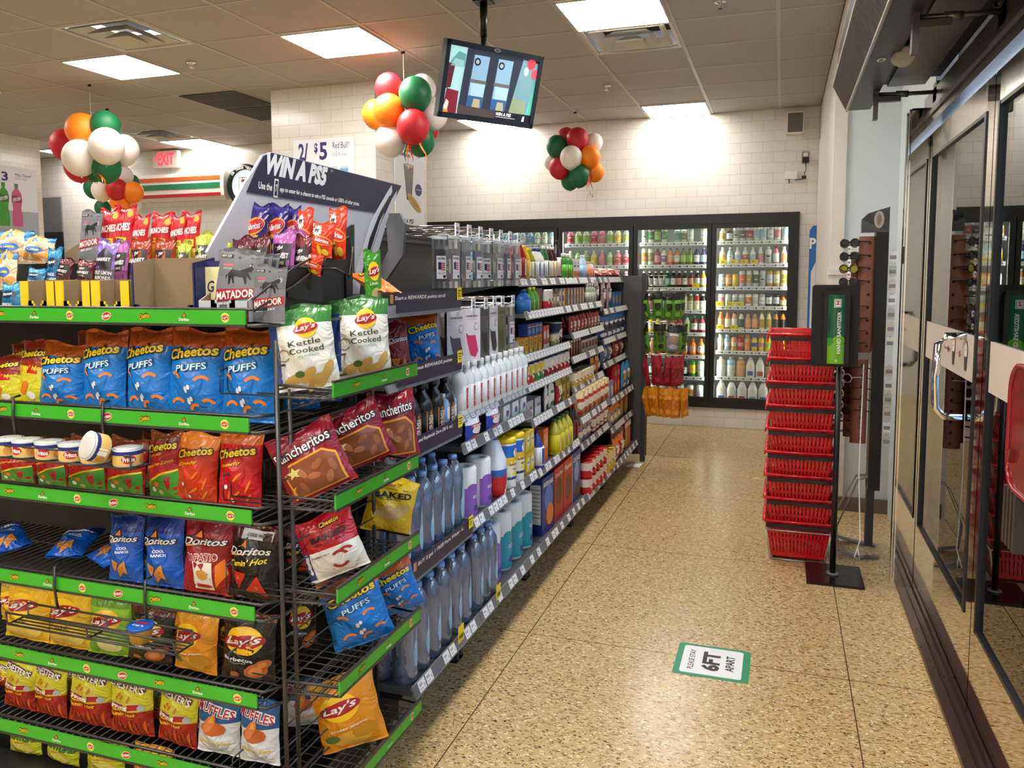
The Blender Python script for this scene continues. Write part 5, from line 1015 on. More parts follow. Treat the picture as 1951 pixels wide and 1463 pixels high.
# side basket bags
SG_='snack bags in the side baskets of the wire rack'
for a in [('kettle',578,592,752,118,'white and green kettle chip bag, nearest on the top side basket',-1.14,0,25,-7),('kettle',688,566,715,112,'white and green kettle chip bag, second on the top side basket',-1.14,0,30,-2),('kettle',668,572,700,100,'white and green kettle chip bag, tucked behind on the top side basket',-1.26,0,30,4),
 ('ranch',596,832,962,128,'dark red chip bag hanging forward off the second side basket',-1.13,1,25,-24),('ranch',678,792,905,122,'dark red chip bag with brown window, middle of the second side basket',-1.15,1,35,-20),('ranch',752,748,884,92,'dark red chip bag standing at the far end of the second side basket',-1.14,1,40,-4),('ranch',702,748,860,80,'dark red chip bag standing behind the far one, second side basket',-1.25,1,40,-4),
 ('bakr',632,992,1110,112,'red and white baked snack bag leaning out of the third side basket',-1.13,2,25,-20),('baky',744,936,1040,92,'yellow baked chip bag leaning at the far end of the third side basket',-1.13,2,35,14),
 ('puffs',680,1105,1238,112,'blue puffs bag, nearer in the fourth side basket',-1.13,3,30,-16),('puffs',752,1078,1175,88,'blue puffs bag, farther in the fourth side basket',-1.13,3,38,-16),
 ('ched',664,1305,1440,120,'golden orange chip bag slumped in the lowest side basket',-1.13,4,25,-14)]:
    s_,u,vt,vb,wp,lab,xp,q,rz,roll=a; bagat(s_,u,vt,vb,wp,lab,xp=xp,zs=ZSD[q] if abs(roll)<15 else None,rz=rz,roll=roll,lean=8,group=SG_)
for a in [('puffs',575,760,820,70,'blue puffs bag seen through the side lattice, nearer',0),('puffs',625,752,815,60,'blue puffs bag seen through the side lattice, farther',0),('crunchy',560,880,975,60,'red crunchy snack bag seen through the side lattice',1),('dflam',570,1035,1130,60,'black chip bag seen through the side lattice',2),('bbq',575,1180,1290,60,'black barbecue bag seen through the side lattice',3),('ruff',580,1350,1440,66,'blue ridged chip bag seen through the side lattice',4)]:
    s_,u,vt,vb,wp,lab,q=a; zz=[ZF[1],ZF[2],ZF[3],ZF[4],ZF[5]][q]; bagat(s_,u,vt,vb,wp,lab,xp=-1.30,zs=None,rz=30,lean=4,group='bags behind the side lattice').location.z=zz+.002
# ---------------- top shelf goods ----------------
KRAFT=M('#8a7558',.8)
def tray(w_,d_,hf,hb,co,name='cardboard_tray',text=None,cut=.7,lip=.3):
    t=empty(name); CO=M(co,.5); a=w_/2; mb=MB(); n=6
    c0,c1=-a*cut,a*cut; P=[(-a,0,0),(a,0,0),(a,0,hf),(c1,0,hf)]+[(c1-(c1*.35)*(k/n),0,hf*(lip+(1-lip)*(1-k/n)**2)) for k in range(1,n+1)]+[(c0-(c0*.35)*(1-k/n),0,hf*(lip+(1-lip)*(k/n)**2)) for k in range(0,n)]+[(c0,0,hf),(-a,0,hf)]
    # front panel as strips (concave): left post, right post, lip
    lz=hf*lip
    mb.box(-a,c0,-.0005,.003,0,hf,CO); mb.box(c1,a,-.0005,.003,0,hf,CO); mb.box(c0,c1,0,.002,0,lz,CO)
    for s_ in (-1,1):
        for k in range(4):
            x0=s_*(abs(c1)-.012*(4-k)*.5); mb.box(min(x0,s_*abs(c1)),max(x0,s_*abs(c1)),0,.002,lz,lz+.004*(k+1)*(4-k),CO)
    mb.build('front_panel',t); mb=MB()
    for s_ in (-1,1):
        mb=MB(); mb.prism([(s_*a,0,0),(s_*a,d_,0),(s_*a,d_,hb),(s_*a,0,hf)],(-s_*.002,0,0),CO); mb.prism([(s_*(a-.0025),0.003,0),(s_*(a-.0025),d_,0),(s_*(a-.0025),d_,hb),(s_*(a-.0025),.003,hf)],(-s_*.001,0,0),KRAFT); mb.build('side_panel',t)
    MB().box(-a,a,d_,d_+.002,0,hb,KRAFT).box(-a,a,0,d_,0,.002,KRAFT).build('back_panel',t)
    if text: f=plane((0,-.0008,lz/2),(1,0,0),(0,0,1),(0,-1,0)); mb=MB(); text(mb,f,a,lz); mb.build('print',t)
    return t
def XW(u0,u1,v,y): return ony(u0,v,y).x,ony(u1,v,y).x
YT0=EY0+.012; ZT=1.387
for k,(u0,u1) in enumerate(((38,104),(105,172),(173,247))):
    a,b=XW(u0,u1,560,YT0); t=tray(b-a-.003,.08,.105,.108,'#e8c41c',cut=.55,lip=.26); t.location=((a+b)/2,YT0,ZT); tag(t,'empty yellow cardboard display tray, %s of three on the top shelf'%['leftmost','middle','rightmost'][k],'tray','yellow display trays')
a,b=XW(250,372,560,YT0); t=tray(b-a-.004,.082,.15,.165,'#222a5e',cut=.95,lip=.13,text=lambda mb,f,a,l:mb.rect(f,-a*.9,a*.9,-l*.4,l*.4,M('#e8dfb0',.5),1,1,1)); t.location=((a+b)/2,YT0,ZT); tag(t,'large open brown cardboard box with navy edges, empty, between yellow trays and jerky','box')
a,b=XW(374,432,540,YT0+.03); t=tag(empty('cookie_carton',((a+b)/2,YT0+.045,ZT)),'navy and cream carton with a curly letter G, behind the jerky tray','carton'); w2=(b-a)/2
mb=MB().box(-w2,w2,0,.03,0,.155,M('#222a5e',.5)); f=plane((0,-.0008,0),(1,0,0),(0,0,1),(0,-1,0)); mb.rect(f,-w2*.8,w2*.95,.03,.14,M('#e6dda6',.5),1,1,1); mb.text(f,'G',-.012,.09,.022,.03,M('#2a2f5a'),2,0,.02,.2); mb.build('body',t)
a,b=XW(378,472,570,YT0); t=tray(b-a-.002,.10,.055,.10,'#b9bcc0',cut=.5,lip=.6,text=lambda mb,f,a,l:(mb.rect(f,-a,a,-l*.45,l*.45,M('#c81f28',.4),1,1,1),mb.text(f,'MATADOR   ORIGINAL',0,0,a*1.2,l*.4,WT,2,0,.02))); t.location=((a+b)/2,YT0,ZT); tag(t,'grey and red cardboard tray holding the jerky pouches at the top shelf front','tray')
for k,(u,vt,vb,wp) in enumerate(((468,478,586,104),(487,480,586,96),(503,482,584,90))):
    bagat('mat',u-18,vt,vb,wp,'grey beef jerky pouch with red band, %s in the front tray'%['frontmost','second','third'][k],yp=1.745+.022*k,zs=ZT+.006,roll=5,lean=6,group='jerky pouches on the top shelf')
bagat('mat',512,508,608,72,'grey jerky pouch in the wire guard at the corner of the rack',yp=1.74,zs=1.385,roll=3,lean=3,rz=4,group='jerky pouches on the top shelf')
bagat('mat',168,402,470,52,'grey jerky pouch standing high at the left, next to the red peanut bags',yp=1.93,zs=1.548,roll=4,lean=6,group='jerky pouches on the top shelf')
tag(MB().prism([(-.09,0,0),(.05,0,0),(.05,0,.10),(-.09,0,.03)],(0,.002,0),KRAFT).prism([(.05,0,0),(.05,.08,0),(.05,.08,.1),(.05,0,.1)],(.002,0,0),KRAFT).build('cardboard_flap',None,(ony(135,460,1.96).x,2.02,1.549)),'plain brown cardboard flap standing behind the grey jerky pouch','cardboard')
for k,(s_,u,vt,vb,wp,roll) in enumerate((('mun',203,398,458,50,-2),('mun',228,392,456,54,2),('mun',262,410,456,36,4),('munh',302,406,458,52,3),('mun',335,410,458,36,-4),('mun',358,404,458,44,0),('mun',392,408,458,40,6),('munh',425,408,465,56,-14))):
    bagat(s_,u,vt,vb,wp,'red peanut bag, %s from the left in the back row on top'%ORD[k],yp=1.97+.012*(k%2),zs=1.548,roll=roll,lean=8,group='red peanut bags on the rack top')
for k,(s_,u,vt,vb,wp,roll,d_) in enumerate((('harv_maroon',118,458,525,44,12,'maroon'),('harv_brown',158,462,525,50,6,'dark brown'),('chile',198,458,524,54,4,'purple topped grey'),('harv_purple',226,462,524,34,0,'violet'),('harv_rust',262,455,520,50,0,'rust red'),('harv_rust',308,456,520,50,0,'rust red'),('harv_olive',345,462,520,34,0,'dark olive'),('harv_olive',384,444,510,48,0,'lime gold'),('harv_olive',420,458,508,36,0,'olive gold'),('harv_maroon',458,452,505,52,0,'maroon foil'),('harv_maroon',492,450,505,40,0,'dark maroon foil'))):
    bagat(s_,u,vt,vb,wp,'%s nut bag, %s from left in the row above the trays'%(d_,ORD[k]),yp=1.86,zs=1.464,roll=roll,lean=8,group='small nut bags in the middle tier')
for k,(s_,u,vt,vb,wp,yy) in enumerate((('harv_purple',535,440,500,52,1.90),('harv_purple',556,442,502,44,1.94),('harv_brown',572,448,500,40,1.92))):
    bagat(s_,u,vt,vb,wp,'shiny purple fruit and nut bag, %s from left beside the side plate'%ORD[k],yp=yy,zs=1.464,lean=8,group='purple nut bags at the corner')
for k,(s_,u,vt,vb,wp,yy,roll) in enumerate((('sab',484,388,452,50,1.98,4),('sab',524,390,452,46,2.02,2),('sab',552,394,450,40,2.06,0))):
    bagat(s_,u,vt,vb,wp,'dark violet chip bag with orange banner, %s from left'%ORD[k],yp=yy,zs=1.548,roll=roll,lean=6,group='violet chip bags under the banner')
for k,(u,vt,vb,wp,yy,roll,d_) in enumerate(((578,398,450,34,2.02,0,'smallest'),(612,380,458,58,1.94,6,'tallest'),(592,420,468,56,1.93,12,'frontmost, tilted'),(640,396,448,40,2.06,0,'farthest right'))):
    bagat('nin',u,vt,vb,wp,'bright red orange 99c chip bag, the %s of its group'%d_,yp=yy,zs=1.548 if k!=2 else 1.50,roll=roll,lean=6,group='red 99c chip bags')
for k,(s_,u,vt,vb,wp,yy,roll,d_) in enumerate((('mix',25,440,500,95,1.98,0,'cream and blue snack mix bag, cut by the left edge'),('mix',72,452,505,80,1.92,4,'cream and blue snack mix bag'),('cash',66,480,525,52,1.84,6,'blue cashew bag, left one'),('cash',98,474,525,36,1.86,0,'blue cashew bag, right one'),('mix',10,480,535,50,1.84,0,'golden snack bag at the left edge of the top shelf'),('cash',18,540,592,50,1.76,0,'dark blue pouch standing left of the yellow trays'))):
    bagat(s_,u,vt,vb,wp,d_,yp=yy,zs=(1.548 if yy>1.9 else 1.464 if yy>1.8 else ZT),roll=roll,lean=8,group='bags at the left end of the top shelf')
# banner
XB=-1.42
def PB(u,v): return onx(u,v,XB)
t=tag(empty('promotional_banner',(XB,2.7,1.6)),'large navy and silver WIN A PS5 board standing on top of the shelving','banner')
inv=Matrix.Translation((-XB,-2.7,-1.6))
def bbuild(mb,n): o=mb.build(n,t); o.matrix_parent_inverse=inv; return o
SIL=M('#b9bcc6',.4)
O=PB(515,292); A_=PB(765,352); 
U=lambda u,v,k=0: PB(u,v)+Vector((.0015+.0006*k,0,0))
mb=MB(); out=[(517,290),(765,353),(748,392),(700,470),(655,560),(430,560),(395,480),(440,400),(466,350),(487,318),(500,296)]
mb.prism([PB(u,v) for u,v in out],(-.008,0,0),SIL); bbuild(mb,'board')
mb=MB(); mb.pol(U,[(517,291),(764,354),(736,408),(698,403),(468,366),(487,322),(501,297)],NAVY,1)
# text mapped with the plane's own axes
o_=PB(502,318); du=(PB(620,346)-o_)/1.0; dv=(PB(515,292)-PB(505,322))
base=PB(500,333); e1=PB(620,358)-base; e2=Vector((0,.02,.072))
T_=lambda x,y,k=0: base+e1*x+e2*y+Vector((.0015+.0006*k,0,0))
mb.text(T_,'WIN A PS5',.5,.5,.98,.9,M('#dfe1e6',.4),2,0,.06,.12); mb.text(T_,'TM',1.06,.82,.04,.12,M('#dfe1e6',.4),2)
b2=PB(490,352); f1=PB(685,389)-b2; T2=lambda x,y,k=0: b2+f1*x+Vector((0,.005,.03))*y+Vector((.0015+.0006*k,0,0))
mb.text(T2,'Use the',.06,.0,.11,.7,WT,2,0,.02); mb.rect(T2,.13,.165,-.9,.9,WT,2,1,1); mb.rect(T2,.136,.159,-.75,.75,NAVY,3,1,1); mb.text(T2,'7',.147,0,.012,.7,WT,4,0,.03); mb.text(T2,"app to enter for a chance to win a PS5 console or 1000's of other prizes.",.585,-.05,.81,.62,WT,2,0,.02,.15)
mb.pol(U,[(745,352),(735,368),(705,420),(690,470),(672,530),(660,560),(690,560),(705,480),(728,410),(746,365)],M('#d3d6de',.35),3)
mb.pol(U,[(741,372),(722,405),(702,455),(688,520),(683,560),(690,560),(700,490),(722,420),(744,376)],KT,4)
mb.pol(U,[(755,362),(745,378),(722,430),(706,480),(695,560),(705,560),(716,490),(736,420),(752,380)],M('#c2c5ce',.35),4)
bbuild(mb,'print')
# ---------------- gondola shelving ----------------
GM=M('#3a3a3d',.45); RAIL=M('#8d8e90',.4); SHM=M('#55565a',.45)
SEC=[(2.262,2.88),(2.88,3.80),(3.80,4.72),(4.72,5.635),(5.635,6.55)]
SHZ=[[(1.415,-1.14),(1.18,-1.14),(.935,-1.14),(.55,-1.10),(.205,-1.06)],
[(.975,-1.15),(.86,-1.13),(.56,-1.10),(.205,-1.06)],
[(1.492,-1.20),(1.33,-1.16),(1.12,-1.16),(.97,-1.155),(.80,-1.13),(.55,-1.10),(.205,-1.06)],
[(1.492,-1.20),(1.33,-1.16),(1.165,-1.155),(1.02,-1.155),(.845,-1.15),(.655,-1.10),(.495,-1.10),(.195,-1.06)],
[(1.492,-1.19),(1.27,-1.155),(1.06,-1.155),(.89,-1.155),(.635,-1.10),(.43,-1.10),(.185,-1.06)]]
SN5=['nearest the camera','second from the camera','middle','fourth from the camera','far end']
for si,(y0,y1) in enumerate(SEC):
    t=tag(empty('shelving_unit',(-1.6,(y0+y1)/2,0)),'dark grey gondola shelving unit, %s in the long aisle row'%SN5[si],'shelving','gondola shelving units along the aisle')
    iv=Matrix.Translation((1.6,-(y0+y1)/2,0))
    def ub(mb,n,p=None):
        o=mb.build(n,p or t)
        if not p: o.matrix_parent_inverse=iv
        return o
    zt=[1.44,1.66,1.48,1.48,1.48][si]
    ub(MB().box(-1.62,-1.60,y0+.005,y1-.005,.1,zt,GM),'back_panel')
    ub(MB().box(-1.63,-1.57,y0+.002,y0+.03,0,zt+.01,GM),'upright')
    if si==4: ub(MB().box(-1.63,-1.57,y1+.001,y1+.015,0,zt+.01,GM),'upright')
    for y_ in ((y0+.01,y1-.03) if si<4 else (y0+.01,)): ub(MB().box(-1.55,-1.155,y_,y_+.022,0,.085,GM).box(-1.19,-1.155,y_-.004,y_+.026,0,.012,BLACK),'foot')
    ub(MB().box(-1.59,-1.12,y0+.004,y1-.004,.085,.15,GM),'base_deck')
    rn=random.Random(si)
    for q,(z,xf) in enumerate(SHZ[si]):
        sh=ub(MB().box(-1.6,xf-.012,y0+.004,y1-.004,z-.034,z-.014,SHM),'shelf')
        for yb in ((y0+.006,y1-.009) if q<len(SHZ[si])-1 else ()): ub(MB().prism([(-1.6,yb,z-.034),(xf-.05,yb,z-.034),(-1.6,yb,z-.10)],(0,.003,0),GM),'bracket',sh)
        mb=MB(); a=Vector((xf-.012,0,z)); b=Vector((xf+.004,0,z-.042)); d_=(b-a)
        mb.prism([(xf-.014,y0+.004,z),(xf+.002,y0+.004,z-.042),(xf-.004,y0+.004,z-.044),(xf-.018,y0+.004,z-.010)],(0,y1-y0-.008,0),RAIL)
        nrm=Vector((.042,0,.016)).normalized(); o_=Vector((xf-.014,y0+.004,z)); up=Vector((-.016,0,.042)).normalized()
        f=lambda u,v,k=0:Vector((xf+.002,y0+.004,z-.042))+Vector((0,1,0))*u+up*v+nrm*(.0006+.0004*k)
        L_=y1-y0-.008; mb.rect(f,0,L_,.001,.044,M('#68696c',.5),0,1,1); mb.rect(f,0,L_,.0,.003,RAIL,1,1,1); mb.rect(f,0,L_,.041,.0445,RAIL,1,1,1)
        if si==0 and q in(0,1,2,3): mb.rect(f,.0,L_,.002,.044,M('#7a7b7e',.4),1,1,1)
        else:
            u=.01+rn.random()*.03
            while u<L_-.06:
                mb.rect(f,u,u+.05,.005,.040,M('#f2f2f4',.5),2,1,1); mb.rect(f,u+.006,u+.028,.022,.032,M('#b4b5bc',.6),3,1,1); mb.rect(f,u+.038,u+.042,.012,.024,M('#85868c',.6),3,1,1); mb.rect(f,u+.006,u+.028,.012,.015,M('#b4b5bc',.6),3,1,1)
                u+=.058+(rn.choice([.055,.09]) if rn.random()<(.55 if q>=len(SHZ[si])-3 else .22) else 0)
        ub(mb,'price_rail',sh)
        if si==0 and q in (0,1,2,3):
            mb=MB(); f2=plane((xf+.0065,y0+.06 if q else y0,z-.004),(0,1,0),(0,0,1),(1,0,0),.0004); Ls=L_-.06; mb.rect(f2,0,Ls,.0,.038,NAVY,0,1,1); mb.box(xf+.003,xf+.0062,y0+.06,y0+Ls+.06,z-.03,z+.034,NAVY)
            s_=['Start a REWARDS points stroll','Earn bonus REWARDS points','Replenish and Replenish Zero (28 fl. oz.)','BUY 2 get 1 FREE Pure Water 1L'][q]
            mb.text(f2,s_,Ls*.45,.020,Ls*.74,.016,WT,2,0,.02,.15); mb.rect(f2,Ls*.02,Ls*.06,.006,.034,M('#d88a4a'),2,1,1); mb.build('message_strip',sh)
            tag(MB().box(-.0005,.0005,-.022,.022,-.002,.044,YEL).box(.0006,.0008,-.016,.016,.03,.034,INK).box(.0006,.0008,-.016,.01,.02,.023,INK).box(.0006,.0008,-.016,.012,.011,.014,INK).build('sale_tag',None,(xf+.009,y1-.035,z)),'yellow sale tag at the far end of the nearest unit, %s rail'%['top','second','third','fourth'][q],'price tag')
            sc=[o for o in bpy.data.objects if o.name.startswith('sale_tag')][-1]
for y_,z_ in ((2.62,.245),(3.03,.25)):
    o=MB().box(-.0005,.0005,-.026,.026,0,.06,YEL).build('sale_tag',None,(-1.045,y_,.205)); mbx=MB(); f=plane((.0012,0,.02),(0,1,0),(0,0,1),(1,0,0)); mbx.text(f,'FREE',0,0,.04,.014,INK,1,0,.03); mbx.build('print',o); tag(o,'yellow FREE tag on the lowest rail, %s the water bottles'%('nearest, below' if y_<2.8 else 'farther, past'),'price tag')
# far end panel
t=tag(empty('end_panel',(-1.45,6.62,0)),'dark metal end panel closing the aisle shelving, with slotted edge post','end panel')
MB().box(-.42,.42,-.055,-.04,.06,1.37,M('#3b3b3e',.45)).build('panel',t); MB().box(-.42,.42,-.058,-.03,1.37,1.50,M('#434347',.45)).build('header',t); mb=MB().box(.40,.44,-.06,-.02,0,1.51,M('#2b2b2d',.45)); 
for k in range(38): mb.box(.412,.418,-.0605,-.06,.1+k*.036,.12+k*.036,BLACK)
mb.build('post',t)
# ---------------- goods builders ----------------
def gbox(w_,d_,h_,c,acc=(),top=None,txt=None,side=None):
    def b():
        mb=MB(); e=.0015
        mb.box(-w_/2,w_/2,0,d_,0,h_,M(c,.4)); 
        if side: mb.mi[-2]=mb.slot(M(side,.4)); 
        if side: mb.mi[-1]=mb.slot(M(side,.4)); mb.mi[-2]=mb.slot(M(side,.4))
        if side: mb.mi[-2]=mb.mi[-1]
        f=plane((0,-.0003,h_/2),(w_,0,0),(0,0,h_),(0,-1,0),.0004)
        for k,a in enumerate(acc):
            if a[0]=='r': mb.rect(f,a[1],a[2],a[3],a[4],M(a[5],.4),k+1,1,1)
            elif a[0]=='e': mb.ell(f,a[1],a[2],a[3],a[4],M(a[5],.4),k+1,12)
            elif a[0]=='t': mb.text(f,a[1],a[2],a[3],a[4],a[5],M(a[6],.4),k+1,0,.03)
        g=plane((-w_/2-.0003,d_/2,h_/2),(0,-d_,0),(0,0,h_),(-1,0,0),.0004); mb.rect(g,-.4,.4,-.3,.4,M('#d8d8d8' if side else c,.4),1,1,1)
        if side:
            for k in range(8): mb.rect(g,-.32,.32,.3-.07*k,.32-.07*k,LTAG,2,1,1)
        return mb.build('carton')
    return b
def gcan(r,h_,c1,c2,txt=None,lid='#c9ccd0',name='food_can'):
    def b():
        L_=M(lid,.25,.6); o=MB().lathe([(r*.96,0,L_),(r,.004,M(c1,.4)),(r,h_*.45,M(c2,.4)),(r,h_-.008,L_),(r*1.01,h_-.004,L_),(r*.93,h_,L_),(r*.9,h_-.003)],L_,14); f=lambda u,v,k:Vector((r*math.sin(u),-r*math.cos(u)-.0005*k,v)); o.ell(f,0,h_*.5,.6,h_*.2,M('#efe6d8',.4),1,10); o.rect(f,-.4,.4,h_*.44,h_*.56,M('#8a2a20',.4),2,2,1); return o.build(name)
    return b
def gbot(r,h_,c1,lab,cap,kind='round',mat=None,name='bottle'):
    def b():
        B=mat or M(c1,.2); o=MB()
        if kind=='water': prof=[(r*.85,0),(r,.012),(r,h_*.22),(r*.97,h_*.24),(r,h_*.26),(r,h_*.70),(r*.93,h_*.80),(r*.5,h_*.91),(r*.38,h_*.925),(r*.36,h_*.95)]
        elif kind=='pump': prof=[(r*.92,0),(r,.008),(r,h_*.66),(r*.8,h_*.76),(r*.35,h_*.83),(r*.33,h_*.88)]
        elif kind=='cone': prof=[(r*.95,0),(r,.01),(r,h_*.45),(r*.6,h_*.75),(r*.3,h_*.88),(r*.28,h_*.93)]
        else: prof=[(r*.88,0),(r,.01),(r,h_*.6),(r*.8,h_*.72),(r*.36,h_*.86),(r*.33,h_*.92)]
        o.lathe(prof,B,18 if kind=='water' else 12); ob=o.build(name)
        ct=prof[-1][1]; cr=prof[-1][0]*1.18
        MB().lathe([(cr,0),(cr,h_-ct),(cr*.9,h_-ct+.001),(0,h_-ct+.001)],M(cap,.4),14,c=(0,0,ct-.004)).build('cap',ob)
        if kind=='water':
            mb=MB(); f=lambda u,v,k:Vector((r*1.0*math.sin(u),-r*1.0*math.cos(u)-.0006*k,v)); LB=M('#8fb8dc',.4)
            P=[(0,.20),(-.22,.155),(-.36,.115),(-.36,.085),(-.2,.062),(0,.055),(.2,.062),(.36,.085),(.36,.115),(.22,.155)]
            mb.ell(f,0,.10,.36,.046,LB,1,16); mb.rect(f,-.1,.1,.14,.18,LB,1,2,1); mb.rect(f,-.045,.045,.18,.20,LB,1,1,1)
            rn=random.Random(3)
            for _ in range(26): a,v=rn.uniform(-.26,.26),rn.uniform(.072,.16); mb.ell(f,a*(1-(v-.1)*6 if v>.1 else 1),v,.035,.004,M('#e4edf6',.4),2,5,rn.uniform(0,3))
            mb.text(f,'PURE',0,.035,.5,.012,M('#b8c8dc'),1,0,.01); mb.build('drop_print',ob)
        elif lab:
            mb=MB(); rr=r*1.012; z0,z1=h_*.1,h_*.56; mb.lathe([(rr,z0),(rr,z1)],M(lab[0],.45),14); f=lambda u,v,k:Vector((rr*math.sin(u),-rr*math.cos(u)-.0006*k,v))
            if lab[1]: mb.rect(f,lab[2],lab[3],z0+h_*.03,z1-h_*.03,M(lab[1],.4),1,2,1)
            if len(lab)>4: vs,fs,_=glyphs(lab[4],.02,0); b_=mb.pts([f((lab[2]+lab[3])/2-y*(lab[3]-lab[2])*.6,(z0+z1)/2+x*(z1-z0)*.55,2) for x,y in vs]); [mb.fa([b_+i for i in q],WT) for q in fs]
            mb.build('label',ob)
        return ob
    return b
def gbag(w_,h_,d_,c1,c2,cr,txt=None,e=None,name='snack_bag'):
    def b():
        S=bagfn(w_,h_,d_,int(w_*1e4+h_*1e3)%50); mb=MB(); A,B=foil(c1,.3),foil(c2,.3); us=[i/8 for i in range(9)]; vs=[0,.05,.2,.4,.6,.75,.88,.95,1]
        mb.grid(S,us,vs,lambda j:B if j>=5 else A); mb.grid(lambda u,v:Vector((S(u,v).x,-S(u,v).y*.9,S(u,v).z)),us,vs,lambda j:B if j>=5 else A,True,True)
        mb.ell(S,.5,.5,.32,.16,M(e or '#f0e8d8',.4),1,12); mb.rect(S,.15,.85,.62,.74,M(cr,.4),2,3,1); mb.ell(S,.5,.2,.28,.1,M(cr,.4),1,10)
        if txt: mb.text(S,txt,.5,.68,.6,.08,WT,4,0,.03)
        return mb.build(name)
    return b
def gpack(r,n,h_,c,acc,rows=1,txt=None):   # wrapped paper rolls
    def b():
        mb=MB(); W_=M('#efeff0',.45); w_=r*2*n
        for k in range(n):
            cx_=-w_/2+r*(2*k+1); mb.lathe([(r*.94,0),(r*.99,.012),(r*.99,h_-.012),(r*.9,h_),(r*.35,h_-.002),(r*.3,h_-.012)],W_,14,c=(cx_,r,0))
            f=lambda u,v,kk:Vector((cx_+r*math.sin(u),r-r*math.cos(u)-.0012*kk,v)); mb.rect(f,-1.1,1.1,h_*.05,h_*.60,M(c,.4),1,8,1); mb.ell(f,-.4,h_*.60,.5,h_*.08,M(c,.4),1,14); mb.ell(f,.5,h_*.60,.45,h_*.07,M(c,.4),1,14); mb.rect(f,-.35,.5,h_*.14,h_*.24,M('#1f3f9a',.4),2,2,1); mb.rect(f,.12,.5,h_*.14,h_*.24,M(acc,.4),3,2,1)
            if txt: mb.text(f,txt,0,h_*.42,.9,h_*.07,WT,2,0,.02)
        return mb.build('paper_roll_pack')
    return b
GCNT={}
def grow(y0,y1,z,xf,key,b,w_,d_,lab,cat,group,rows=1,gap=.004,stack=1,hh=0,rz=90,jit=0):
    n=max(1,int((y1-y0+gap)/(w_+gap))); st=(y1-y0)/n; rn=random.Random(int(y0*100+z*1000)); tot=0
    for r_ in range(rows):
        for i in range(n):
            for s_ in range(stack):
                pos=('%s in its row'%(['nearest','second nearest','third nearest','fourth nearest','fifth nearest','sixth nearest','seventh nearest','eighth nearest','ninth nearest'][min(i,8)])) if n>1 else ''
                L_=lab+(', '+pos if pos else '')+((', behind the front row' if r_==1 else ', at the back') if r_ else '')+((' upper' if s_ else ' lower') if stack>1 else '')
                if len(L_.split())>16: L_=' '.join(L_.split()[:16])
                place(key,b,(xf-.022-r_*(d_+.004) + (0),y0+st*(i+.5),z-.0135+s_*hh),(0,0,math.radians(rz+rn.uniform(-jit,jit))),L_,cat,group)
def rr_(c1,*a): return a
LYS=[('r',-.45,.45,-.42,.1,'#f2ede4'),('e',0,.25,.3,.15,'#c81f2a')]
# --- unit 1
grow(2.30,2.86,.55,-1.13,'wat',gbot(.041,.30,'',None,'#6f9ad2','water',WATERP,'water_bottle'),.084,.084,'clear one litre water bottle with blue cap, third level','water bottle','large water bottles',2,.002)
grow(2.27,2.86,.205,-1.10,'wat',None,.084,.084,'clear one litre water bottle with blue cap, bottom shelf','water bottle','large water bottles',2,.002)
grow(2.90,3.16,.205,-1.10,'wat',None,.084,.084,'clear water bottle with blue cap, bottom shelf past the yellow tag','water bottle','large water bottles',1,.002)
grow(2.45,2.86,.935,-1.16,'rep',gbot(.04,.21,'#1b1512',('#17110f','#c8742c',-.7,.5,'REPLENISH'),'#141414','round',None,'coffee_bottle'),.082,.082,'black bottle with orange food print, third shelf','bottle','black replenishing drink bottles',2)
grow(2.74,2.88,.975,-1.15,'sani_s',gbot(.024,.11,'#9cc4e4',('#7fb0dc','#e8f0f8',-.5,.5),'#f4f4f4','pump',None,'sanitizer_bottle'),.05,.05,'small pale blue sanitizer bottle with white cap','bottle','small blue sanitizer bottles',2)
for a in [('nacho',760,612,690,50,'dark red tortilla chip bag on the second shelf of the nearest unit',0),('puffs',806,598,692,78,'blue and orange puffs bag on the second shelf, farthest',6)]:
    bagat(a[0],a[1],a[2],a[3],a[4],a[5],xp=-1.2,zs=1.1665,rz=50,roll=-3,lean=8,group='bags on the second shelf of the nearest unit')
o=bagat('orangebag',745,515,555,95,'orange snack bag lying on the top shelf of the nearest unit',xp=-1.24,group='bags on the top shelf of the nearest unit'); o.rotation_euler=(math.radians(-70),math.radians(4),math.radians(70)); o.location.z=1.447; o.scale=(.8,.8,.9)
o=bagat('flamlime',712,478,560,36,'lime green bag standing at the banner foot on the top shelf',xp=-1.28,zs=1.402,rz=50,lean=5,group='bags on the top shelf of the nearest unit')
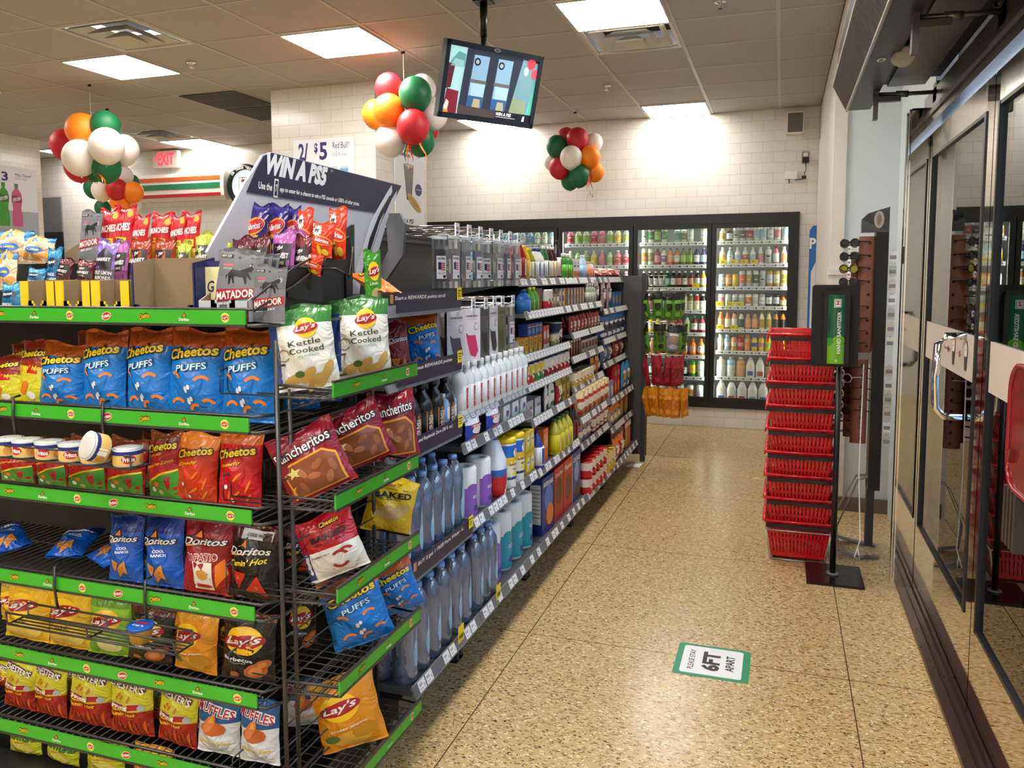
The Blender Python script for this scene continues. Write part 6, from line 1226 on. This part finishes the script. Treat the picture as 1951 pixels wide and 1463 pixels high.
# --- unit 2
def mask(card,msk,w_=.085,h_=.20,flag=True,txt='FACE MASK'):
    def b():
        t=empty('mask_pack'); mb=MB(); mb.box(-w_/2,w_/2,-.006,.006,0,h_,CLEARP); mb.box(-w_/2+.004,w_/2-.004,-.0065,.0065,h_-.012,h_,M('#e8e8ee',.4)); mb.build('clear_bag',t)
        mb=MB(); f=plane((0,-.0068,0),(1,0,0),(0,0,1),(0,-1,0))
        if flag:
            mb.rect(f,-w_*.36,w_*.36,h_*.18,h_*.62,M(card,.5),1,1,1); mb.text(f,txt,0,h_*.57,w_*.6,h_*.04,NAVY,2,0,.02); mb.rect(f,-w_*.25,-w_*.02,h_*.36,h_*.5,M('#2a3566'),2,1,1)
            for k in range(4): mb.rect(f,-w_*.02,w_*.26,h_*(.35+.04*k),h_*(.37+.04*k),M('#c23a44'),2,1,1)
            mb.text(f,'Made in USA',0,h_*.29,w_*.5,h_*.02,INK,2); mb.rect(f,w_*.12,w_*.3,h_*.20,h_*.25,INK,2,1,1)
        else:
            mb.rect(f,-w_/2,w_/2,0,h_,M(card,.5),.3,1,1); mb.text(f,txt,0,h_*.86,w_*.7,h_*.035,NAVY,2,0,.02); mb.rect(f,-w_*.4,w_*.3,h_*.80,h_*.805,LTAG,2,1,1); mb.ell(f,w_*.26,h_*.66,w_*.13,h_*.07,LTAG,2,14); mb.ell(f,w_*.26,h_*.66,w_*.11,h_*.058,M(card),3,14)
            mb.pol(f,[(-w_*.36,h_*.56),(-w_*.2,h_*.50),(w_*.2,h_*.50),(w_*.36,h_*.2),(w_*.2,h_*.08),(-w_*.1,h_*.12),(-w_*.26,h_*.35)],M(msk,.5),2)
        mb.build('card',t)
        mb=MB(); 
        if flag: mb.T=Matrix.Translation((0,0,h_*.13)); S=bagfn(w_*.8,h_*.6,.012,3); mb.grid(S,[i/6 for i in range(7)],[i/6 for i in range(7)],M(msk,.6))
        if mb.v: mb.build('face_mask',t)
        return t
    return b
def hook(y_,z_,x0=-1.6,x1=-1.17,tagon=True):
    t=empty('display_hook',(x1,y_,z_)); MB().tube([(x0-x1,0,0),(-.02,0,0),(0,0,.012)],.0025,CHROME,5).build('rod',t)
    MB().tube([(x0-x1,0,.03),(-.005,0,.03)],.0025,CHROME,5).box(-.004,0,-.02,.02,-.012,.038,M('#e9eaf2',.3)).box(0,.0006,-.014,.008,.012,.024,LTAG).box(0,.0006,-.012,.006,-.002,.006,INK).build('price_flag',t); return t
def ovr(y_,z_,r_): return z_
HK=[(2.93,'#22252b'),(3.06,'#c8c4bc'),(3.19,'#3a5a9a'),(3.32,'#7a2a2c'),(3.45,'#c9c4b8'),(3.58,'#3a4a7a'),(3.71,'#b8b8c0')]
hp=None
for k,(y_,mc) in enumerate(HK):
    tag(hook(y_,1.665),'upper wire hook with price flag, %s from the near end of the mask display'%ORD[k],'hook','upper hooks for mask packs')
    for j in range(2 if k not in (3,) else 0):
        place(('mk',mc,j==0),mask('#eceaf0',mc),(-1.185-.06*j,y_,1.455),(0,0,PI/2+(.25 if j else .05)*(1 if k%2 else -1)),'clear face mask pack, %s upper hook%s'%(ORD[k],'' if j==0 else ', behind the front pack'),'mask pack','clear mask packs on the upper hooks')
for k,(y_,c,mc,fl) in enumerate(((2.93,'#d9d0d4','#5a4a50',False),(3.10,'#efe6ea','#e0356a',False),(3.25,'#55565a','#2a2a2c',False),(3.36,'#e4e2e6','#2f3138',False),(3.47,'#6a6c50','#4a4c34',False),(3.62,'#eceaf0','#a9adb4',True))):
    tag(hook(y_,1.375),'lower wire hook with price flag, %s from the near end'%ORD[k],'hook','lower hooks for mask packs')
    for j in range(2):
        place(('mkl',c,mc,fl),mask(c,mc,.105 if not fl else .085,.215,fl,'COPPER MASK' if not fl else 'FACE MASK'),(-1.185-.045*j,y_,1.155),(0,0,PI/2-(.35 if k<2 else .05)+.1*j),('white card pack with pink copper mask' if mc=='#e0356a' else 'copper mask card pack' if not fl else 'clear face mask pack with flag card')+', %s lower hook%s'%(ORD[k],', rear' if j else ''),'mask pack','mask packs on the lower hooks')
t=tag(empty('peg_header',(-1.58,3.34,1.6)),'dark slotted metal bar with bracket arm above the mask display','display bar')
mb=MB().box(-.01,.01,-.62,.46,.05,.13,GM)
for k in range(22): mb.box(.0101,.011,-.6+k*.048,-.575+k*.048,.075,.105,BLACK)
mb.build('slotted_bar',t); MB().prism([(.15,-.50,.14),(.21,-.50,.14),(.23,-.50,.10),(.22,-.50,-.02),(.15,-.50,-.11),(.03,-.50,-.15),(.03,-.50,-.12),(.12,-.50,-.07),(.16,-.50,0)],(0,.02,0),M('#55565a',.45)).build('bracket_arm',t)
for k,(u,c) in enumerate(((728,'#d9d4cc'),(742,'#d8c8bc'),(757,'#c8481c'),(772,'#c8481c'),(790,'#e0dcd8'),(806,'#c23a66'))):
    p=onx(u,492,-1.66); place(('bk',c),gbox(.045,.012,.11,c,[('r',-.35,.35,-.4,.1,'#efeae4' if c!='#d9d4cc' else '#b8b4ae'),('e',0,.38,.12,.05,'#2a2a2c')]),(-1.66,p.y,1.50),(0,0,PI/2),'%s hang card on the far side of the shelving, %s from left'%('orange' if c=='#c8481c' else 'pink' if c=='#c23a66' else 'pale',ORD[k]),'hang card','cards hanging on the far side of the shelving')
tag(MB().box(-1.70,-1.68,2.27,2.95,1.655,1.70,GM).box(-1.70,-1.64,2.27,2.29,1.44,1.70,GM).build('hang_bar',None),'dark bar carrying hang cards on the far side of the shelving','display bar')
grow(2.90,3.78,.975,-1.15,'sani_l',gbot(.034,.205,'#dfe6ea',('#f2f2f2','#c8202c',-.25,.45,'CIAO'),'#f6f6f6','pump',None,'sanitizer_bottle'),.070,.070,'tall clear sanitizer bottle with white and red label','bottle','tall white sanitizer bottles',2)
grow(2.90,3.38,.86,-1.13,'wipe',gbag(.155,.095,.05,'#1d3fa8','#e8ecf4','#c83a4a','75%',None,'wipes_pack'),.158,.06,'blue and white 75% alcohol wipes pack','wipes','alcohol wipes packs',1)
grow(3.40,3.78,.86,-1.13,'wbx',gbox(.09,.06,.075,'#c9d2d8',[('r',-.5,.5,-.1,.5,'#e8eaee'),('e',.1,0,.25,.2,'#3a6ab8'),('t','aid',.1,0,.3,.2,'#c83030')]),.092,.062,'small white medicine box','carton','small white boxes under the sanitizer')
grow(2.90,3.24,.56,-1.10,'tp_purple',gpack(.055,1,.205,'#8a5ab8','#f0d818',1,'BATH TISSUE'),.112,.11,'purple and white bath tissue pack','paper pack','bath tissue packs',1)
def bleach():
    o=MB().lathe([(.058,0,M('#c8242c',.4)),(.062,.01,M('#c8242c',.4)),(.062,.09,M('#2a6ab8',.4)),(.062,.12,M('#e8eff8',.3)),(.062,.15,M('#e8eff8',.3)),(.03,.235,M('#e8eff8',.3)),(.022,.245)],M('#e8eff8',.3),16,sq=.3); f=lambda u,v,k:Vector((.062*math.sin(u),-.064*math.cos(u)-.001*k,v)); o.text(f,'Bleach',0,.055,1.0,.03,WT,2,.15,.03); ob=o.build('bleach_jug'); MB().lathe([(.024,0),(.022,.03),(0,.03)],M('#1d4aa8',.4),14,c=(0,0,.24)).build('cap',ob); return ob
place('bleach',bleach,(-1.175,3.33,.5465),(0,0,PI/2),'white bleach jug with blue cap and red label beside the yellow wipes','jug')
def wipes():
    yl=M('#f0cc14',.35); o=MB(); r=.055; bl=M('#1f6ac8',.4); o.lathe([(r*.97,0,M('#f0efe8',.4)),(r,.01,M('#f0efe8',.4)),(r,.13,bl),(r,.2,WHITE),(r,.21)],bl,22); f=lambda u,v,k:Vector((r*math.sin(u),-r*math.cos(u)-.0006*k,v))
    o.rect(f,-1.1,1.1,.11,.145,M('#f2c41c',.4),1,8,1); o.rect(f,.3,1.1,.14,.17,M('#f2c41c',.4),1,4,1); o.rect(f,-1,1,.05,.125,M('#f0e6c0',.4),2,4,1); o.text(f,'disinfecting',0,.112,1.3,.014,M('#5a4a1a'),3,0,.01); o.text(f,'wipes',0,.092,.7,.014,M('#5a4a1a'),3,0,.01); o.ell(f,0,.072,.25,.01,YEL,3,10); o.rect(f,-.9,.9,.045,.057,M('#1c3a7a'),3,4,1); o.ell(f,.1,.165,.35,.02,WT,3,14); o.text(f,'7',.1,.165,.3,.026,RT_,4,0,.03)
    ob=o.build('wipes_canister'); MB().lathe([(r*1.02,0),(r*1.02,.018),(r*.9,.024),(r*.3,.022),(0,.03)],yl,22,c=(0,0,.208)).build('lid',ob); return ob
for k,y_ in enumerate((3.46,3.585)): place('wipes',wipes,(-1.165,y_,.5465),(0,0,PI/2-.15),'yellow lidded blue disinfecting wipes canister, %s'%('nearer one' if k==0 else 'farther one beside yellow boxes'),'canister','disinfecting wipes canisters')
grow(3.66,3.80,.56,-1.10,'ybx',gbox(.062,.05,.105,'#e8cf3a',[('e',0,.1,.35,.25,'#f4ecd0'),('t','soap',0,.1,.5,.12,'#2a5ab8'),('r',-.5,.5,-.5,-.3,'#c8a81c')]),.064,.05,'yellow soap box','carton','stacked yellow soap boxes',1,.003,2,.106)
grow(2.93,3.16,.205,-1.19,'tp_blue',gpack(.05,1,.19,'#6fc4e0','#f0e020',1,'TISSUE'),.10,.10,'pale blue bath tissue roll pack on the bottom shelf','paper pack','tissue packs on the bottom shelf',1)
grow(3.17,3.32,.205,-1.09,'tw_purple',gpack(.062,1,.255,'#8d63c0','#8d63c0',1,None),.125,.12,'tall white paper roll with purple stripe','paper pack','paper towel rolls',1)
grow(3.32,3.80,.205,-1.09,'tw_teal',gpack(.058,1,.265,'#1d9ab0','#1f3f9a',1,'ULTRA'),.118,.12,'tall paper towel roll with teal label, bottom shelf','paper pack','paper towel rolls',1)
# --- unit 3
z,x=1.492,-1.22
grow(3.82,3.98,z,x,'ket',gbot(.034,.20,'#9c1420',('#b01824','#e8e0d0',-.3,.3),'#e8e8e8','round',None,'sauce_bottle'),.075,.07,'red ketchup bottle on the top shelf','bottle','sauce bottles on the top shelf')
grow(3.98,4.06,z,x,'mus',gbot(.032,.18,'#e8b81c',('#e8c42a','#f4f0e0',-.3,.3),'#e8c42a','round',None,'sauce_bottle'),.075,.07,'yellow mustard bottle on the top shelf','bottle','sauce bottles on the top shelf')
grow(4.06,4.15,z,x,'pck',gbot(.034,.17,'#8a9a2c',('#e8e8d8','#7a8a2a',-.3,.3),'#d8c41c','round',None,'sauce_bottle'),.075,.07,'green pickle relish jar on the top shelf','jar','sauce bottles on the top shelf')
grow(4.16,4.32,z,x,'may',gbot(.034,.17,'#efeee8',('#e8ecf4','#2a4a9a',-.35,.35),'#1f2f8a','round',None,'sauce_bottle'),.075,.07,'white mayonnaise bottle with blue cap on the top shelf','bottle','sauce bottles on the top shelf')
grow(4.33,4.44,z,x,'drs',gbot(.03,.19,'#2a6a3a',('#efefe6','#2a7a4a',-.35,.35),'#efefef','round',None,'sauce_bottle'),.07,.065,'white and green dressing bottle on the top shelf','bottle','sauce bottles on the top shelf')
grow(4.45,4.60,z,x,'sry',gbot(.03,.19,'#3a1a14',('#efe9d8','#d8b02c',-.35,.35),'#ececec','round',None,'sauce_bottle'),.07,.065,'dark syrup bottle with white label on the top shelf','bottle','sauce bottles on the top shelf')
grow(4.61,4.71,z,x,'wine',gbot(.03,.23,'#2a1d2c',('#e8e0e0','#b02840',-.35,.35),'#2a2030','cone',None,'wine_bottle'),.07,.065,'tall dark bottle at the end of the sauces','bottle','sauce bottles on the top shelf')
z,x=1.33,-1.18
grow(3.82,3.93,z,x,'v8',gbot(.036,.12,'#2a6ab8',('#2a6ab8','#e8f0e8',-.1,.4),'#2a4a9a','round',None,'juice_bottle'),.08,.07,'blue labelled juice bottle on the second shelf','bottle','juice bottles on the second shelf',1)
grow(3.94,4.08,z,x,'lmn',gbot(.03,.13,'#5a9a3a',('#2f8a4a','#e8d82c',-.2,.4),'#d8e03a','round',None,'juice_bottle'),.066,.066,'green lemonade bottle with yellow green cap','bottle','juice bottles on the second shelf',1)
grow(4.09,4.22,z,x,'brn',gbox(.12,.06,.12,'#5a2418',[('e',-.0,.15,.2,.15,'#8a3a20'),('r',-.4,.4,-.4,-.2,'#7a3018')],side='#c8a080'),.12,.06,'dark brown carton on the second shelf','carton',None)
grow(4.24,4.36,z,x,'rdt',gcan(.026,.11,'#c8242c','#e8e4e0','', '#efefef','spice_tin'),.056,.05,'red and white tin on the second shelf','tin','tins on the second shelf')
grow(4.38,4.54,z,x,'pkt',gbag(.075,.11,.03,'#b8a88a','#4a3a2c','#7a6a4a'),.078,.04,'small beige food packet on the second shelf','packet','beige packets',1,.004,1,0,90,15)
grow(4.56,4.71,z,x,'bly',gbox(.07,.05,.055,'#1f4a9a',[('r',.1,.5,-.5,.5,'#e8b03a'),('e',-.15,0,.2,.25,'#e8e0c8')]),.072,.05,'blue and yellow boxed dinner, stacked','carton','stacked blue and yellow boxes',1,.003,2,.0555)
z,x=1.12,-1.18
grow(3.81,4.22,z,x,'ylb',gbox(.068,.06,.085,'#d89a1c',[('e',0,.18,.22,.18,'#3a2410'),('e',0,.18,.13,.1,'#e8a82c'),('r',-.42,.1,-.42,-.25,'#f0d890')],side='#d8a030'),.07,.06,'square orange yellow carton with round logo, third shelf','carton','orange yellow cartons on the third shelf',1,.002,1)
grow(3.95,4.22,z+.086,x-.0,'blb',gbox(.06,.05,.065,'#1f4a9a',[('r',-.5,.5,.2,.3,'#e8a03a'),('e',0,-.1,.3,.2,'#5a9ad8')]),.062,.05,'blue carton stacked on the orange yellow cartons','carton','blue cartons stacked on the third shelf',1,.002,1)
grow(4.24,4.36,z,x,'wrd',gbox(.055,.05,.125,'#c83a3a',[('e',0,.1,.35,.2,'#efe8e0'),('r',-.5,.5,-.5,-.3,'#e8e0d8')]),.057,.05,'white and red tall box next to the cartons','carton','tall boxes on the third shelf')
grow(4.38,4.52,z,x,'grc',gcan(.024,.075,'#8a9a3a','#e8e0a0'),.05,.05,'small olive green can, third shelf','can','olive green cans',1)
place('cof',gcan(.058,.13,'#1c2148','#1c2148','', '#d8d8dc','coffee_tub'),(-1.25,4.60,z-.0135),(0,0,PI/2),'large navy coffee tub with pale lid on the third shelf','tub')
z,x=.97,-1.175
for y0,y1,key,c1,c2,l in ((3.81,3.98,'rav','#c8301c','#e8d02c','red and yellow canned pasta'),(3.99,4.16,'grn','#3a8a3a','#e8c81c','yellow and green vegetable can'),(4.17,4.44,'sp1','#9c1c20','#f0e8e0','red and white soup can'),(4.45,4.71,'sp2','#b01c24','#e8e0d8','deep red bean can')):
    grow(y0,y1,z,x,key,gcan(.033,.105,c1,c2),.068,.068,l+' on the fourth shelf','can','food cans on the fourth shelf',2,.002)
z,x=.80,-1.15
grow(3.82,4.10,z,x,'gyb',gbox(.11,.08,.09,'#b8bcc0',[('r',-.5,.5,-.5,0,'#e8e8ea'),('t','tea',.1,.1,.4,.2,'#a03030')],side='#8a9090'),.112,.08,'grey white carton under the cans','carton','grey cartons on the fifth shelf')
grow(4.12,4.34,z,x,'wpk',gbag(.085,.13,.03,'#e6e8e6','#d8dcd8','#3a7a3a'),.088,.04,'white food pouch with green print','pouch','white pouches on the fifth shelf',1,.003,1,0,90,12)
grow(4.36,4.50,z,x,'rpk',gbag(.10,.14,.04,'#b81c24','#c8a82c','#e8e0d0'),.105,.05,'red pouch next to the yellow boxes','pouch','red pouches on the fifth shelf',1)
grow(4.52,4.71,z,x,'yl2',gbox(.085,.06,.07,'#c8a81c',[('e',.0,.0,.25,.25,'#5a3a1c'),('r',-.5,-.35,-.5,.5,'#4a6a2a')]),.088,.06,'yellow snack carton stacked at the shelf end','carton','stacked yellow cartons',1,.003,2,.071)
z,x=.55,-1.12
grow(3.82,3.98,z,x,'frz',gbot(.04,.20,'#2a3fa0',('#e8ecf4','#2a4aa8',-.5,.2),'#1f2f8a','cone',None,'cleaner_bottle'),.08,.08,'blue and white cleaner bottle','bottle','cleaner bottles')
grow(3.99,4.17,z,x,'org',gbox(.085,.06,.17,'#e8703a',[('r',-.4,.4,-.1,.35,'#f09a68'),('t','arm',0,.1,.4,.1,'#f8e8d8')]),.088,.06,'orange baking soda style box','carton','orange boxes')
grow(4.19,4.55,z,x,'oil',gbot(.04,.20,'#b8b02c',('#d8c81c','#e8e0a0',-.3,.3),'#3a6a3a','round',None,'oil_bottle'),.082,.08,'yellow cooking oil bottle','bottle','cooking oil bottles')
grow(4.56,4.71,z,x,'soy',gbot(.03,.22,'#1c0f0c',('#2a1410','#c82020',-.3,.3),'#c8202a','cone',None,'soy_sauce_bottle'),.07,.06,'black soy sauce bottle with red cap','bottle','soy sauce bottles')
z,x=.205,-1.08
place('fl',gbox(.19,.07,.29,'#1a2f7a',[('e',.05,.1,.35,.25,'#4a7ac8'),('e',.15,-.2,.3,.2,'#e8782c'),('t','FROSTED FLAKES',0,.38,.8,.08,'#f2f2f2')],side='#1a2f7a'),(x-.022,3.98,z-.0135),(0,0,PI/2-.05),'large blue cereal box with nutrition panel, nearest on the bottom shelf','cereal box')
place('cr1',gbox(.19,.07,.29,'#b8201c',[('e',.0,.05,.35,.25,'#5a2a14'),('t','Corn Pops',0,.36,.8,.1,'#f0e0c0')],side='#9c1c18'),(x-.022,4.20,z-.0135),(0,0,PI/2),'large red cereal box behind the blue one','cereal box')
place('cr3',gbox(.19,.07,.29,'#c8301c',[('e',.0,-.05,.35,.25,'#6a3a1a'),('t','Flakes',0,.36,.8,.1,'#f0e0c0')],side='#7c1c18'),(x-.022,4.40,z-.0135),(0,0,PI/2),'second red cereal box on the bottom shelf','cereal box')
place('cr2',gbox(.19,.07,.29,'#2a4a9a',[('e',.1,-.3,.35,.15,'#5a3a20'),('e',0,.1,.3,.2,'#8ab0e0'),('t','CRUNCH',0,.36,.8,.1,'#f0f0f0')],side='#e8e4e0'),(x-.022,4.60,z-.0135),(0,0,PI/2),'blue chocolate cereal box, farthest of the cereal boxes','cereal box')
# --- unit 4
z,x=1.492,-1.22
grow(4.76,4.98,z,x,'gsp',gbot(.034,.16,'#3a7a3a',('#5ab83a','#e83a2c',-.2,.4),'#efefef','pump',None,'air_freshener'),.072,.07,'green spray can with white cap on the top shelf','can','green sprays on the top shelf')
grow(4.99,5.24,z,x,'wgb',gbox(.075,.06,.13,'#e6e4e6',[('r',-.5,.5,-.5,-.1,'#c8602c'),('r',-.3,.3,.1,.2,'#3a2a5a'),('t','CELLO',0,.3,.5,.1,'#3a3a5a')]),.078,.06,'white box with orange base on the top shelf','carton','white boxes on the top shelf')
grow(5.26,5.38,z,x,'pjb',gbot(.022,.16,'#a9c8dc',('#7fb0d0','#e8eef4',-.3,.3),'#e8f0f4','round',None,'slim_bottle'),.052,.05,'slim pale blue bottle on the top shelf','bottle','slim bottles on the top shelf')
grow(5.40,5.62,z,x,'rjb',gbot(.024,.12,'#c8b0a0',('#c8503c','#e8d8d0',-.3,.3),'#c8a8a0','round',None,'slim_bottle'),.054,.05,'slim bottle with coral label on the top shelf','bottle','slim bottles on the top shelf')
o_=MB().box(0,0,0,0,0,0,WT)
z,x=1.33,-1.18
grow(4.74,5.20,z,x,'mac',gbox(.072,.05,.055,'#d8942c',[('r',-.5,0,-.5,.5,'#1f4a9a'),('e',.2,0,.2,.3,'#e8c060')]),.074,.05,'orange and blue dinner box on the second shelf','carton','stacked orange and blue boxes',1,.002,2,.0555)
grow(5.24,5.46,z,x,'clr',gbot(.028,.135,'#8a9488',('#a8b0a0','#d8dcd4',-.3,.3),'#d8dcd8','pump',None,'clear_bottle'),.066,.06,'grey clear bottle on the second shelf','bottle','clear bottles on the second shelf')
grow(5.48,5.62,z,x,'pur',gbag(.13,.15,.04,'#8a7090','#a88aa0','#4a2a4a','C'),.135,.06,'mauve snack pouch on the second shelf','pouch','mauve pouches')
z,x=1.165,-1.175
grow(4.75,5.62,z,x,'rdp',gbag(.085,.10,.03,'#a8141c','#b82028','#efe4e0'),.088,.04,'red snack packet on the third shelf of the fourth unit','packet','red snack packets',2,.003,1,0,90,10)
z,x=1.02,-1.175
grow(4.75,5.10,z,x,'bat',gbox(.05,.02,.10,'#3a3a40',[('r',-.25,.25,-.4,.4,'#c8282c'),('r',-.5,.5,.4,.5,'#e8e8ea')]),.052,.02,'black and red battery card','battery pack','battery packs',1,.008)
grow(5.12,5.60,z,x,'wht',gbox(.09,.05,.08,'#c8c4c0',[('r',-.4,.4,-.2,.3,'#7a2a2c')]),.092,.05,'pale carton beside the battery cards','carton','pale cartons',1)
z,x=.845,-1.17
grow(4.76,5.30,z,x,'dog',gcan(.045,.085,'#d8b04a','#f0e6c8','', '#efe6c8','round_tub'),.075,.03,'round yellow topped tub on its shelf','tub','round yellow tubs')
grow(5.32,5.62,z,x,'orb',gbag(.10,.12,.04,'#c88a3c','#e8b850','#8a3a1c'),.105,.05,'golden cookie bag','cookie bag','golden cookie bags',1)
z,x=.655,-1.12
grow(4.75,5.60,z,x,'cky',gbag(.12,.16,.05,'#c8a070','#e0c8a0','#b8302c'),.115,.06,'tan cookie bag leaning on the sixth shelf','cookie bag','tan cookie bags',1,.0,1,0,65,8)
z,x=.495,-1.12
grow(4.75,5.08,z,x,'mix2',gbag(.09,.12,.04,'#b8a8a8','#c87a6a','#5a7ab0'),.085,.05,'multicoloured candy packet on the seventh shelf','packet','candy packets',1,.0,1,0,65,12)
grow(5.10,5.60,z,x,'rdk',gbag(.11,.13,.05,'#a8141c','#c8202a','#f0e8e0','Kit'),.105,.06,'bright red candy bag on the seventh shelf','packet','red candy bags',1,.0,1,0,65,10)
z,x=.195,-1.08
grow(4.76,5.30,z,x,'ndl',gcan(.048,.10,'#c81f28','#e8e0d8','', '#c81f28','noodle_cup'),.098,.09,'red instant noodle cup on the bottom shelf','cup','instant noodle cups',1,.004,2,.101)
grow(5.32,5.62,z,x,'bnl',gcan(.045,.14,'#d8b83a','#e8dca0','', '#c8a83a','food_tub'),.094,.09,'yellow lidded tub on the bottom shelf','tub','yellow tubs')
# --- unit 5
z,x=1.492,-1.21
for k,y_ in enumerate((5.72,5.95,6.18,6.38)):
    o=place('rdl',gbag(.18,.14,.05,'#8e1420','#6a1018','#c89a70'),None or (x-.08,y_,1.505),(math.radians(-74),0,math.radians(80-25*k)),'dark red snack bag lying on top of the far end, %s'%ORD[k],'snack bag','dark red bags on the far top shelf')
z,x=1.27,-1.175
grow(5.66,6.05,z,x,'pur2',gbag(.13,.21,.04,'#9a8098','#b898a8','#4a2a4a','GO'),.13,.06,'tall mauve snack pouch in the far unit','pouch','tall mauve pouches')
grow(6.10,6.50,z,x,'bls',gbox(.12,.06,.12,'#1f6aa8',[('e',0,0,.3,.3,'#b88a5a')]),.125,.06,'blue cracker box in the far unit','carton','blue boxes in the far unit')
z,x=1.06,-1.175
grow(5.66,6.52,z,x,'oreo',gbag(.16,.17,.05,'#1f4aa8','#2a6ac8','#efeff4',None,'#26262c'),.165,.07,'blue cookie bag with dark round cookie print','cookie bag','blue cookie bags',1,.004,1,0,70,5)
z,x=.89,-1.175
grow(5.66,6.06,z,x,'chp',gbag(.15,.14,.05,'#3a6ab0','#2a5aa0','#e8d8c8'),.15,.06,'blue cookie bag on the fourth shelf of the far unit','cookie bag','blue bags on the fourth shelf')
grow(6.10,6.52,z,x,'rdc',gbag(.15,.14,.05,'#8e1a24','#7a141c','#c89aa0'),.15,.06,'dark red cookie bag on the fourth shelf of the far unit','cookie bag','dark red bags on the fourth shelf')
z,x=.635,-1.12
grow(5.66,5.92,z,x,'rtz',gbox(.12,.06,.12,'#7a8aa8',[('r',-.3,.3,-.4,.2,'#c8d0dc')]),.125,.06,'grey blue carton, fifth shelf of the far unit','carton','grey blue cartons')
grow(5.94,6.16,z,x,'ritz',gbox(.10,.06,.21,'#a8141c',[('e',0,-.2,.35,.2,'#e09030'),('t','RITZ',0,.25,.6,.15,'#f0e8d8')]),.105,.06,'tall red cracker box in the far unit','carton','tall red cracker boxes')
grow(6.18,6.52,z,x,'chh',gbag(.15,.21,.05,'#2a7ab0','#3a8ac0','#e8e0d0',None,'#c8a050'),.155,.06,'blue sandwich cookie bag in the far unit','cookie bag','blue sandwich cookie bags')
z,x=.43,-1.12
grow(5.68,6.10,z,x,'drt',gbag(.13,.15,.05,'#b8b0a0','#d88a2c','#4a5a8a'),.13,.06,'grey and orange snack bag, sixth shelf of the far unit','snack bag','grey and orange bags')
grow(6.14,6.52,z,x,'brx',gbox(.16,.06,.15,'#8a4a2c',[('r',-.5,.5,-.5,.2,'#6a7a4a'),('r',-.2,.3,-.4,.3,'#c88a4a')]),.165,.06,'brown and green bar carton, sixth shelf of the far unit','carton','bar cartons')
z,x=.185,-1.08
grow(5.66,6.05,z,x,'chx',gbag(.17,.17,.06,'#b81420','#e8702c','#f0e8e0','Chex'),.165,.08,'red and orange snack mix bag, bottom shelf','snack bag','red mix bags',1)
place('chz',gbox(.26,.12,.20,'#b01420',[('r',-.5,.5,.3,.5,'#e8e0d8'),('r',-.35,-.1,-.45,.25,'#c8a84a'),('r',0,.3,-.45,.25,'#d87a3a')],side='#8e1018'),(x-.022,6.30,z-.0135),(0,0,PI/2),'big dark red display carton at the far end of the bottom shelf','carton')
# ---------------- hanging snacks on the far end rack ----------------
t=tag(empty('wire_end_rack',(-1.08,6.68,0)),'black wire rack on the far end of the shelving, holding hanging snack bags','wire rack')
mb=MB(); 
for xx in (-.04,.06): mb.tube([(xx,0,0.03),(xx,0,1.5)],.006,WIRE,5)
z_=.1
while z_<1.5: mb.tube([(-.04,0,z_),(.06,0,z_)],.003,WIRE,4); z_+=.06
mb.build('ladder_frame',t)
for zz in (1.42,.42): 
    mb=MB()
    mb.tube([(0,-.08,zz),(.20,-.08,zz),(.20,.1,zz),(0,.1,zz)],.004,CHROME,5); mb.tube([(0,-.08,zz+.08),(.20,-.08,zz+.08),(.20,.1,zz+.08),(0,.1,zz+.08)],.004,CHROME,5)
    for k in range(6): mb.tube([(.04*k,-.08,zz),(.04*k,-.08,zz+.08)],.002,CHROME,4); mb.tube([(.04*k,-.08,zz),(.04*k,.1,zz)],.002,CHROME,4)
    mb.build('basket',t)
def strip(zz,n): 
    mb=MB(); mb.tube([(0,-.02,zz),(.30,-.06,zz+.02)],.003,CHROME,5); mb.tube([(.06,-.12,zz+.01),(.22,.04,zz+.01)],.003,CHROME,5); mb.build('arm',t)
for zz in (1.37,1.12,.86,.62): strip(zz,4)
HS=[('hg1',(1.17,.21),'#4a7a2c','#1c1f18','dark green and black hanging snack bag, upper tier',6,1.36),('hg2',(.88,.22),'#5a8a24','#17171a','green and black hanging snack bag, second tier',5,1.11),('hg3',(.62,.24),'#8e1424','#9c2030','dark red hanging meat snack bag',6,.86),('hg4',(.38,.24),'#c87a14','#d88a1c','orange hanging meat snack bag',8,.61)]
for key,(z0,h_),c1,c2,lab,n,zt_ in HS:
    for k in range(n):
        a=-1.0+2.0*k/(n-1); 
        place((key,),gbag(.085 if key!='hg4' else .09,h_,.035,c1,c2,{'hg1':'#7ab03a','hg2':'#23251f','hg3':'#a82a34','hg4':'#e8a03c'}[key],None,{'hg1':'#26301c','hg2':'#3a5a1c','hg3':'#7a1018','hg4':'#b8680c'}[key],'hanging_snack_bag'),(-1.0+.085*k*(6/n)*.62+.02*math.sin(k*2),6.60-.05*math.cos(a)+.04*(k%2),zt_-h_+.006*(k%3)),(math.radians(5+3*(k%3)),math.radians((-7,4,-2,6,-5,-9,3,-12)[k]),math.radians(45*a+8)),lab+', %s from left'%ORD[k],'snack bag','bags hanging on the far end rack, %s tier'%{'hg1':'upper','hg2':'second','hg3':'red','hg4':'orange'}[key])
place(('hgw',),gbag(.13,.2,.04,'#8a8c92','#2a2c30','#c8c8cc','R','#b88a70','hanging_snack_bag'),(-.80,6.58,.90),(.1,.1,.15),'grey and black hanging snack bag at the right of the second tier','snack bag')
